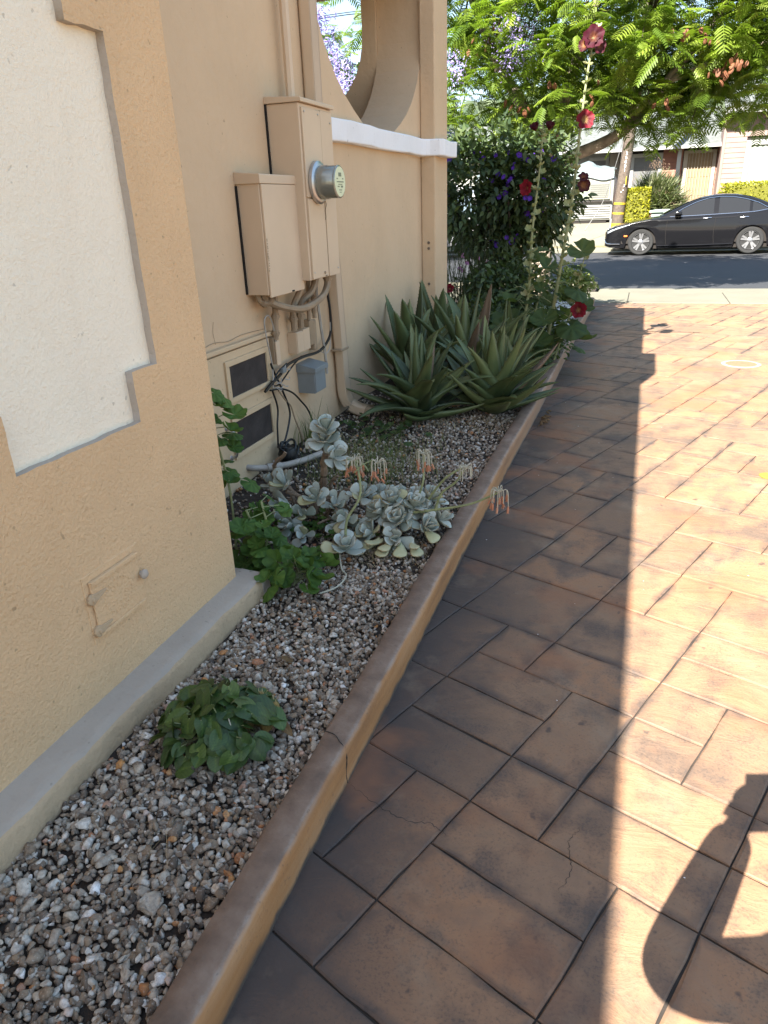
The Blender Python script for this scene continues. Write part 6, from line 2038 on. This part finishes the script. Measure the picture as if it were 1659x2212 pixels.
mb = MB(); mb.prism([(.0, 1.03), (.86, 1.03), (.84, 1.08), (.6, 1.11), (.2, 1.11), (.02, 1.08)], 'y', 24.84, 25.66); link('lid', mb.mesh('lid', bevel=.015), M_BINL, bn)

# ------------------------------------------------------------------ pink timber house
M_PINKS = simple('pink_siding', (.205, .142, .122), .8, var=.12, scale=3, bump=.2, bscale=30)
M_PINKD = simple('dusty_rose_siding', (.24, .11, .08), .8, var=.15, scale=3)
M_TRIM = simple('white_trim', (.26, .26, .25), .6, var=.08)
M_SHING = simple('grey_shingle', (.125, .135, .13), .9, var=.4, scale=7, bump=.5, bscale=25)
M_SHADE = simple('window_shade', (.10, .10, .10), .5, var=.2)
M_CURT = simple('pale_curtain', (.21, .235, .19), .8, var=.15, scale=9)
M_DOORW = simple('old_door', (.22, .155, .085), .7, var=.2, scale=6)
M_BARS = simple('cream_bars', (.28, .245, .20), .5, var=.1)
M_WHITEW = simple('white_siding', (.21, .21, .195), .8, var=.12, scale=3)

fh = thing('timber_house', 'pink timber house with barred front door and white window frames', 'house', (1.5, 32, .7))
FYm, FYw = 32.0, 30.8
mb = MB().box((-1.2, FYm + .03, .3), (2.28, 38, 3.16)); mb.box((2.28, FYw + .03, .3), (9, 38, 4.1)); link('wall', mb.mesh('wall'), M_DARK, fh)


def siding(x0, x1, z0, z1, y, mat, holes=(), n_=.165, side=None):
    z = z0
    while z < z1 - .02:
        zt = min(z + n_, z1); segs = [(x0, x1)]
        for hx0, hx1, hz0, hz1 in holes:
            if zt > hz0 + .01 and z < hz1 - .01:
                ns = []
                for a, b in segs:
                    if hx0 > a: ns.append((a, min(b, hx0)))
                    if hx1 < b: ns.append((max(a, hx1), b))
                segs = [q for q in ns if q[1] - q[0] > .02]
        for a, b in segs:
            m = MB(); m.prism([(y - .026, z + .004), (y - .010, zt), (y + .028, zt), (y + .028, z + .004)], 'x', a + .002, b - .002)
            link('board', m.mesh('board'), mat, fh)
        z = zt


siding(-1.1, 2.27, .5, 3.1, FYm, M_PINKD, ((-.86, .30, 1.7, 3.0), (1.02, 2.2, .4, 3.02)))
siding(2.29, 8.6, .5, 4.05, FYw, M_PINKS, ((3.02, 5.4, 1.55, 3.18),))
m = MB().box((2.24, FYw - .05, .4), (2.33, FYm, 4.05)); link('corner_board', m.mesh('corner_board'), M_PINKS, fh)


def window(parent, x0, x1, z0, z1, y, glassmat, tr=.13, folds=False):
    f = MB(); f.box((x0, y - .07, z0), (x0 + tr, y - .02, z1)); f.box((x1 - tr, y - .07, z0), (x1, y - .02, z1)); f.box((x0 + tr, y - .07, z1 - tr), (x1 - tr, y - .02, z1)); f.box((x0 + tr, y - .09, z0), (x1 - tr, y - .02, z0 + tr * .8))
    fo = link('window', f.mesh('window', bevel=.006, seg=1), M_TRIM, parent)
    g = MB()
    if folds:
        m_ = 40; V = []; F = []
        for i in range(m_ + 1):
            x = x0 + tr + (x1 - x0 - 2 * tr) * i / m_
            for z in (z0 + tr * .8, z1 - tr): V.append((x, y + .0 + .022 * math.sin(i * 1.9), z))
        F = [(2 * i, 2 * i + 2, 2 * i + 3, 2 * i + 1) for i in range(m_)]
        link('curtain', fmesh('curtain', V, F), glassmat, fo)
    else:
        g.box((x0 + tr, y - .025, z0 + tr * .8), (x1 - tr, y - .012, z1 - tr)); link('pane', g.mesh('pane'), glassmat, fo)
    return fo


window(fh, -.86, .30, 1.7, 3.0, FYm, M_SHADE)
window(fh, 3.02, 5.4, 1.55, 3.18, FYw, M_CURT, .16, True)
d = MB(); d.box((1.04, FYm - .06, .6), (1.19, FYm - .01, 3.02)); d.box((2.06, FYm - .06, .6), (2.18, FYm - .01, 3.02)); d.box((1.19, FYm - .06, 2.92), (2.06, FYm - .01, 3.02))
df = link('door_frame', d.mesh('door_frame'), M_BARS, fh)
d = MB().box((1.19, FYm - .015, .6), (2.06, FYm + .01, 2.92)); dd_ = link('door', d.mesh('door'), M_DOORW, fh)
for x0 in (1.27, 1.66):
    for z0 in (.75, 1.45, 2.1): link('door_panel', MB().box((x0, FYm - .028, z0), (x0 + .32, FYm - .016, z0 + .55)).mesh('door_panel', bevel=.008, seg=1), M_DOORW, dd_)
for i in range(8):
    link('bar', MB().tube([(1.25 + i * .107, FYm - .075, .6), (1.25 + i * .107, FYm - .075, 2.92)], .011, 6).mesh('bar'), M_BARS, df)
p_ = MB().box((.80, FYm - .45, .5), (.94, FYm - .31, 3.06)); link('porch_post', p_.mesh('porch_post', bevel=.01), M_TRIM, fh)
st_ = MB().box((.7, FYm - 1.2, .4), (2.23, FYm - .08, 1.0)); link('porch_step', st_.mesh('porch_step'), M_WALK, fh)
rf = MB(); rf.prism([(FYm - .75, 3.10), (FYm - .75, 3.16), (FYm + 3.6, 4.75), (FYm + 3.6, 4.65)], 'x', -2.6, 2.36); ro = link('roof', rf.mesh('roof'), M_SHING, fh)
link('gutter', MB().box((-2.6, FYm - .82, 3.06), (2.36, FYm - .752, 3.17)).mesh('gutter', bevel=.01), M_TRIM, ro)
rf = MB(); rf.prism([(FYw - .6, 4.08), (FYw - .6, 4.16), (FYw + 3.8, 5.9), (FYw + 3.8, 5.8)], 'x', 2.15, 9.5); ro = link('roof', rf.mesh('roof'), M_SHING, fh)
link('fascia', MB().box((2.15, FYw - .64, 4.0), (9.5, FYw - .602, 4.18)).mesh('fascia'), M_TRIM, ro)
wl = MB(); wl.box((2.75, FYw - .14, 1.62), (2.87, FYw - .03, 1.74)); link('wall_lamp', wl.mesh('wall_lamp', bevel=.01), M_BLACK, fh)

# white house further left
lh = thing('white_house', 'white house with small window behind the camper trailer', 'house', (-4.5, 33, .6))
link('wall', MB().box((-9, 33.0, .3), (-1.25, 40, 3.2)).mesh('wall'), M_WHITEW, lh)
window(lh, -2.5, -1.72, 2.2, 3.0, 33.0, M_SHADE, .12)
window(lh, -5.4, -4.2, 1.9, 3.0, 33.0, M_SHADE, .12)
rf = MB(); rf.prism([(32.4, 3.18), (32.4, 3.26), (36.4, 4.7), (36.4, 4.6)], 'x', -9.4, -1.22); ro = link('roof', rf.mesh('roof'), M_SHING, lh)
link('gutter', MB().box((-9.4, 32.33, 3.14), (-1.22, 32.398, 3.28)).mesh('gutter'), M_TRIM, ro)
link('wall_panel', MB().box((-1.70, 32.95, 1.9), (-1.32, 32.998, 3.1)).mesh('wall_panel'), M_BARS, lh)

# camper trailer with a tarp on the roof
ct = thing('camper_trailer', 'white camper trailer with louvred window and grey tarp on its roof', 'trailer', (-3.2, 28.5, .6))
M_CAMP = simple('trailer_white', (.22, .22, .205), .5, var=.1, scale=4)
M_CREAMP = simple('trailer_cream', (.21, .21, .155), .6, var=.12)
M_TARP = simple('grey_tarp', (.15, .18, .18), .6, var=.3, scale=5, bump=.6, bscale=9, bdist=.05)
mb = MB(); mb.prism([(-6.2, .78), (-1.22, .78), (-1.22, 2.1), (-1.35, 2.28), (-6.0, 2.28), (-6.2, 2.1)], 'y', 28.0, 30.2); link('body', mb.mesh('body', bevel=.05), M_CAMP, ct)
mb = MB()
for i in range(6): link('stripe_rib', MB().box((-6.1, 27.965, .84 + i * .075), (-1.3, 27.995, .84 + i * .075 + .045)).mesh('stripe_rib', bevel=.008, seg=1), M_STEEL if i % 2 else M_CAMP, ct)
wf = MB().box((-2.5, 27.95, 1.45), (-1.33, 27.995, 2.0)); wfo = link('window', wf.mesh('window', bevel=.01), M_CREAMP, ct)
for i in range(7): link('louvre', MB().obox((-1.70, 27.935, 1.53 + i * .065), .62, .012, .055, Euler((.5, 0, 0))).mesh('louvre'), M_CAMP, wfo)
link('pane', MB().box((-2.42, 27.935, 1.53), (-2.08, 27.949, 1.93)).mesh('pane'), M_CURT, wfo)
link('window_ledge', MB().box((-2.6, 27.90, 1.36), (-1.26, 27.99, 1.41)).mesh('window_ledge'), M_DARK, ct)
V = []; F = []; nx_, ny_ = 36, 16; rr_ = np.random.default_rng(1)
for i in range(nx_ + 1):
    for j in range(ny_ + 1):
        x = -6.1 + 4.85 * i / nx_; y = 27.93 + 2.3 * j / ny_; e = (j == 0)
        z = 2.30 + .16 * math.sin(PI * j / ny_) + .22 * math.exp(-((x + 2.3) / .5) ** 2) * math.sin(PI * min(1, j / ny_ + .15)) + .035 * math.sin(x * 9 + y * 4) + .03 * math.sin(x * 5 - y * 7)
        if e: z = 2.12 + .06 * math.sin(x * 5)
        V.append((x, y, z))
for i in range(nx_):
    for j in range(ny_): F.append((i * (ny_ + 1) + j, (i + 1) * (ny_ + 1) + j, (i + 1) * (ny_ + 1) + j + 1, i * (ny_ + 1) + j + 1))
tag(link('tarp', fmesh('tarp', V, F, smooth=True), M_TARP), 'crumpled grey tarp draped over the camper trailer', 'tarp')
for x in (-4.4, -3.4):
    w = MB().lathe([(.20, -.1), (.31, -.1), (.33, -.06), (.33, .06), (.31, .1), (.2, .1)], (x, 28.15, .93), 'y', 20); link('wheel', w.mesh('wheel'), M_TYRE, ct)
mb = MB().tube([(-1.22, 28.9, .85), (-.75, 28.9, .82)], .04, 6); link('hitch', mb.mesh('hitch'), M_STEEL, ct)
link('underside', MB().box((-6, 28.05, .55), (-1.4, 30, .79)).mesh('underside'), M_DARK, ct)
js = MB().lathe([(.13, 0), (.06, .02), (.05, .3), (.02, .33)], (-1.18, 26.9, .52), 'z', 10); tag(link('axle_stand', js.mesh('axle_stand'), M_STEEL), 'small grey metal jack stand on the path by the trailer', 'jack stand')

# white van glimpsed through the shrub
vn = thing('white_van', 'white van parked across the street behind the violet shrub', 'van', (-5.6, 22.9, 0))
M_VAN = simple('white_van_paint', (.26, .26, .27), .3, var=.04, coat=.6)
mb = MB(); mb.prism([(-8.2, .3), (-3.35, .3), (-3.3, .75), (-3.45, 1.0), (-4.35, 1.15), (-4.95, 1.85), (-5.3, 1.98), (-8.1, 1.98), (-8.25, 1.6)], 'y', 22.1, 23.9); link('body', mb.mesh('body', bevel=.06, seg=3, smooth=True), M_VAN, vn)
M_BLUEG = simple('sky_tinted_window', (.10, .14, .18), .05, var=.1, spec=.8)
for pts in ([(-4.5, 1.15), (-5.05, 1.78), (-5.6, 1.80), (-5.6, 1.15)], [(-5.72, 1.15), (-5.72, 1.80), (-6.9, 1.80), (-6.9, 1.15)], [(-7.0, 1.15), (-7.0, 1.80), (-8.0, 1.78), (-8.0, 1.15)]):
    link('window', MB().prism(pts, 'y', 22.085, 22.098).mesh('window'), M_BLUEG, vn)
for x in (-4.2, -7.3):
    w = MB().lathe([(.20, -.1), (.31, -.1), (.33, -.06), (.33, .06), (.31, .1), (.2, .1)], (x, 22.19, .33), 'y', 20); wo = link('wheel', w.mesh('wheel'), M_TYRE, vn)
    link('rim', MB().lathe([(.20, 0), (.19, .02), (.06, .03)], (x, 22.07, .33), 'y', 16).mesh('rim'), M_ALLOY, wo)

# hill with woods behind the houses
def hill(x, y):
    d = math.exp(-((y - 190) / 70) ** 2); e = 1 / (1 + math.exp(-(y - 70) / 18))
    return (17 + 5 * math.sin(x * .013 + 1) + 3 * math.sin(x * .031)) * d * 1.0 + 2.6 * e - .2


sheet('hills', -420, 420, 48, 320, 0, simple('dry_hill', (.30, .24, .12), .95, var=.3, scale=.08), 60, 40, hill)
woods = []
n = 2600; X = nr.uniform(-200, 200, n); Y = nr.uniform(110, 215, n); Z = np.array([hill(a, b) for a, b in zip(X, Y)])
Tv, Tf = rock_template(2, 5); M = rand_rot(n, nr) * nr.uniform(1.6, 3.6, n)[:, None, None]
V, F = spread(Tv, Tf, M, np.stack([X, Y, Z + 1.5], 1)); V += nr.normal(size=V.shape) * .25
tag(link('hill_woods', fmesh('hill_woods', V, F, attr={'tint': np.repeat(nr.random(n), len(Tv))}), leafmat('wooded_hill', [(.035, .055, .030), (.06, .08, .045), (.09, .11, .06)], rough=.9, transl=0, fine=.6)), 'dark green woods covering the far hill', 'woods', kind='stuff')
def garden_tree(label, x, y, h, w, seed):
    rr_ = np.random.default_rng(seed); o = thing('garden_tree', label, 'tree', (x, y, .7))
    link('trunk', MB().tube([(x, y, .6), (x + .1, y, h * .5)], [.16, .08], 8).mesh('trunk'), M_TWIG, o)
    P, D = cloud(2600, (x, y, h * .68), (w, w, h * .36), rr_, .5); foliage('crown', o, OV, P, D, M_TIB, rr_, .22, .42)


garden_tree('dark green tree above the white house roof', -4.5, 42, 8.5, 3.0, 3)
garden_tree('dark green tree rising behind the pink house', 7.5, 44, 9.5, 3.4, 4)
garden_tree('rounded tree at the far left behind the parked van', -11, 34, 6.5, 2.6, 6)

# ------------------------------------------------------------------ driveway fittings and debris
ld = thing('cleanout_cover', 'round cream utility cover with white rim set in the driveway', 'utility cover', (.97, 7.47, 0))
link('rim', MB().lathe([(.172, -.005), (.175, .004), (.165, .007), (.140, .007), (.136, .004)], (.97, 7.47, 0), 'z', 36).mesh('rim', smooth=True), simple('worn_white_rim', (.25, .24, .21), .7, var=.25, scale=30), ld)
link('lid', MB().lathe([(.137, -.004), (.137, .0055), (.02, .0065)], (.97, 7.47, 0), 'z', 36).mesh('lid'), simple('cream_lid', (.17, .135, .075), .7, var=.2, scale=20), ld)
tag(link('valve_cap', MB().lathe([(.05, -.003), (.052, .004), (.045, .006), (.02, .007)], (.80, 4.31, 0), 'z', 24).mesh('valve_cap'), simple('yellow_cap', (.26, .20, .035), .6, var=.2)), 'small yellow valve cap at the right edge of the driveway', 'valve cap')
deb = MB(); r = random.Random(14); Tv, Tf = rock_template(1, 9); VV = []; FF = []; o_ = 0
for i in range(40):
    p = np.array([-.60 + abs(r.gauss(0, .03)), 5.15 + r.gauss(0, .10), .012]); V = Tv * r.uniform(.006, .018) + p; VV.append(V); FF.append(Tf + o_); o_ += len(V)
tag(link('debris', fmesh('debris', np.concatenate(VV), np.concatenate(FF)), M_DEAD), 'small pile of dry plant debris at the kerb foot by the aloe', 'debris', kind='stuff')
VV = []; FF = []; o_ = 0
for i in range(70):
    x, y = r.uniform(-.62, 1.6), r.uniform(.9, 8); V = Tv * np.array([1, 1, .4]) * r.uniform(.0012, .0035) + np.array([x, y, .003]); VV.append(V); FF.append(Tf + o_); o_ += len(V)
tag(link('grit', fmesh('grit', np.concatenate(VV), np.concatenate(FF)), M_SILL), 'tiny pale grit specks on the driveway', 'grit', kind='stuff')

# unseen aerial added on the roof edge to cast shade on the far driveway
an = thing('shade_aerial', 'small unseen aerial added on the house roof edge for its shade', 'aerial', (-1.75, 2.1, 5.64))
link('mast', MB().tube([(-1.75, 2.15, 5.6), (-1.75, 2.15, 6.05)], .012, 6).mesh('mast'), M_STEEL, an)
link('boom', MB().tube([(-1.75, 2.15, 6.02), (-1.15, 2.15, 6.02)], .012, 6).mesh('boom'), M_STEEL, an)
link('shade_blob', MB().box((-1.60, 2.1, 5.97), (-1.48, 2.2, 6.14)).mesh('shade_blob', bevel=.02), M_STEEL, an)

# ------------------------------------------------------------------ the photographer (stands behind the lens, shade falls in at the right)
def skin_body(name, chains, parent, mat, sub=2):
    """chains: list of [(point, radius)...]; first vertex of a later chain may name an index to branch from"""
    V = []; E = []; Rr = []
    for ch in chains:
        prev = None
        for it in ch:
            if isinstance(it, int): prev = it; continue
            V.append(it[0]); Rr.append(it[1])
            if prev is not None: E.append((prev, len(V) - 1))
            prev = len(V) - 1
    me = bpy.data.meshes.new(name); me.from_pydata(V, E, [])
    o = bpy.data.objects.new(name, me); COL.objects.link(o)
    md = o.modifiers.new('s', 'SKIN'); sk = me.skin_vertices[0].data
    for i, rd in enumerate(Rr): sk[i].radius = (rd if hasattr(rd, '__len__') else (rd, rd))
    sk[0].use_root = True
    ms = o.modifiers.new('d', 'SUBSURF'); ms.levels = ms.render_levels = sub
    dg = bpy.context.evaluated_depsgraph_get(); m2 = bpy.data.meshes.new_from_object(o.evaluated_get(dg)); bpy.data.objects.remove(o)
    m2.polygons.foreach_set('use_smooth', [True] * len(m2.polygons)); m2.materials.clear()
    m2.name = name
    return link(name, m2, mat, parent)


HD = Vector((CAM_F.x, CAM_F.y, 0)).normalized(); RT = Vector((HD.y, -HD.x, 0)); UPV = Vector((0, 0, 1))
B0 = Vector((0, 0, 0)) - HD * .46 - RT * .02


def bp(f, rgt, z): return B0 + HD * f + RT * rgt + UPV * z


pe = thing('person', 'person in dark shirt and trousers standing and holding up a phone', 'person', B0)
M_SKIN = simple('skin', (.45, .28, .20), .6, var=.1, scale=12)
M_SHIRT = simple('dark_shirt', (.05, .06, .09), .9, var=.2, scale=30)
M_TROU = simple('grey_trousers', (.10, .10, .11), .9, var=.2, scale=30)
M_HAIR = simple('dark_hair', (.03, .02, .015), .7, var=.3, scale=60)
PH_C = Vector((0, 0, 1.5)) - CAM_F * .010 + CAM_R * (-.026) + CAM_U * (-.062)
lw = PH_C - CAM_R * .075 - CAM_U * .055 - CAM_F * .035     # left wrist
rw = PH_C + CAM_R * .085 - CAM_U * .065 - CAM_F * .035
lel, rel = bp(.30, -.205, 1.13), bp(.30, .24, 1.13)
lsh, rsh = bp(0, -.185, 1.40), bp(0, .185, 1.40)
body = skin_body('body', [
    [(bp(0, 0, .95), (.15, .11)), (bp(.0, 0, 1.12), (.14, .10)), (bp(.0, 0, 1.28), (.155, .105)), (bp(0, 0, 1.40), (.12, .09)), (bp(.01, 0, 1.48), .052), (bp(.03, 0, 1.55), .058), (bp(.04, 0, 1.64), (.075, .088)), (bp(.03, 0, 1.71), (.068, .082)), (bp(.02, 0, 1.745), .035)],
    [3, (lsh, .062), (lsh.lerp(lel, .5), .050), (lel, .042), (lel.lerp(lw, .4), .042), (lw, .032), (lw + CAM_U * .03, .03)],
    [3, (rsh, .062), (rsh.lerp(rel, .5), .050), (rel, .042), (rel.lerp(rw, .4), .042), (rw, .032), (rw + CAM_U * .03, .03)],
    [0, (bp(0, -.10, .86), .098), (bp(.01, -.11, .48), .062), (bp(-.01, -.115, .30), .058), (bp(-.02, -.12, .10), .040), (bp(.03, -.125, .045), .038), (bp(.15, -.14, .03), .032)],
    [0, (bp(0, .10, .86), .098), (bp(.01, .11, .48), .062), (bp(-.01, .115, .30), .058), (bp(-.02, .12, .10), .040), (bp(.03, .125, .045), .038), (bp(.15, .14, .03), .032)]], pe, M_SKIN)
skin_body('shirt', [
    [(bp(0, 0, .93), (.172, .128)), (bp(0, 0, 1.12), (.158, .118)), (bp(0, 0, 1.28), (.172, .122)), (bp(0, 0, 1.395), (.135, .105)), (bp(.005, 0, 1.45), .066)],
    [3, (lsh, .078), (lsh.lerp(lel, .5), .066), (lel, .074), (lel.lerp(lw, .5), .066), (lel.lerp(lw, 1.03), .052)],
    [3, (rsh, .078), (rsh.lerp(rel, .5), .066), (rel, .074), (rel.lerp(rw, .5), .066), (rel.lerp(rw, 1.03), .052)]], pe, M_SHIRT)
skin_body('trousers', [
    [(bp(0, 0, .96), (.165, .122))],
    [0, (bp(0, -.10, .85), .115), (bp(.01, -.11, .48), .082), (bp(-.01, -.115, .30), .076), (bp(-.02, -.12, .10), .066)],
    [0, (bp(0, .10, .85), .115), (bp(.01, .11, .48), .082), (bp(-.01, .115, .30), .076), (bp(-.02, .12, .10), .066)]], pe, M_TROU)
skin_body('hair', [[(bp(-.01, 0, 1.60), (.074, .06)), (bp(.0, 0, 1.68), (.084, .095)), (bp(.012, 0, 1.745), (.07, .085)), (bp(.015, 0, 1.77), .03)]], pe, M_HAIR)
for sg in (-1, 1):
    skin_body('shoe', [[(bp(-.05, sg * .12, .04), .042), (bp(.05, sg * .128, .045), .044), (bp(.14, sg * .138, .036), .040), (bp(.19, sg * .142, .03), .03)]], pe, M_BLACK, 2)
    w = lw if sg < 0 else rw; inw = CAM_R * (-sg)
    skin_body('hand', [[(w.lerp(lel if sg < 0 else rel, .16), .038), (w + CAM_U * .012, .036), (w + CAM_U * .045 + inw * .010, (.036, .022)), (w + CAM_U * .075 + inw * .016, (.032, .018))],
                       [3, (w + CAM_U * .095 + inw * .012 + CAM_F * .012, .0085), (w + CAM_U * .105 + inw * .035 + CAM_F * .016, .0075), (w + CAM_U * .105 + inw * .052 + CAM_F * .012, .006)],
                       [3, (w + CAM_U * .072 + inw * .012 + CAM_F * .016, .0085), (w + CAM_U * .076 + inw * .038 + CAM_F * .019, .0075), (w + CAM_U * .076 + inw * .055 + CAM_F * .016, .006)],
                       [3, (w + CAM_U * .050 + inw * .012 + CAM_F * .016, .0085), (w + CAM_U * .052 + inw * .036 + CAM_F * .019, .0075), (w + CAM_U * .052 + inw * .052 + CAM_F * .016, .006)],
                       [2, (w + CAM_U * .030 + inw * .014 + CAM_F * .014, .0078), (w + CAM_U * .030 + inw * .032 + CAM_F * .017, .0068), (w + CAM_U * .030 + inw * .044 + CAM_F * .014, .0055)],
                       [1, (w + CAM_U * .022 + inw * .030 - CAM_F * .004, .011), (w + CAM_U * .050 + inw * .046 - CAM_F * .006, .0095), (w + CAM_U * .072 + inw * .052 - CAM_F * .003, .0075)]], pe, M_SKIN, 1)
fc_ = bp(.115, 0, 1.64)
for sg in (-1, 1):
    e = MB().lathe([(.004, -.006), (.010, -.003), (.012, .0), (.009, .004), (.003, .006)], tuple(fc_ + RT * sg * .032 + UPV * .02 - HD * .006), 'y', 10); link('eye', e.mesh('eye', smooth=True), M_TRIM, pe)
    skin_body('ear', [[(bp(.03, sg * .083, 1.60), .010), (bp(.022, sg * .092, 1.63), .012), (bp(.026, sg * .090, 1.655), .009)]], pe, M_SKIN, 1)
skin_body('nose', [[(fc_ + UPV * .015, .009), (fc_ + HD * .018 - UPV * .012, .012), (fc_ + HD * .016 - UPV * .022, .010)]], pe, M_SKIN, 1)
skin_body('mouth', [[(fc_ - UPV * .05 - RT * .022 - HD * .012, .005), (fc_ - UPV * .05 - HD * .004, .007), (fc_ - UPV * .05 + RT * .022 - HD * .012, .005)]], pe, simple('lips', (.36, .14, .12), .5), 1)
ph = MB()
rotm = Matrix((CAM_R, CAM_U, CAM_F)).transposed()
ph.obox(PH_C, .075, .150, .008, rotm.to_quaternion())
tag(link('phone', ph.mesh('phone', bevel=.003), M_BLACK), 'black phone held up in both hands of the person', 'phone')
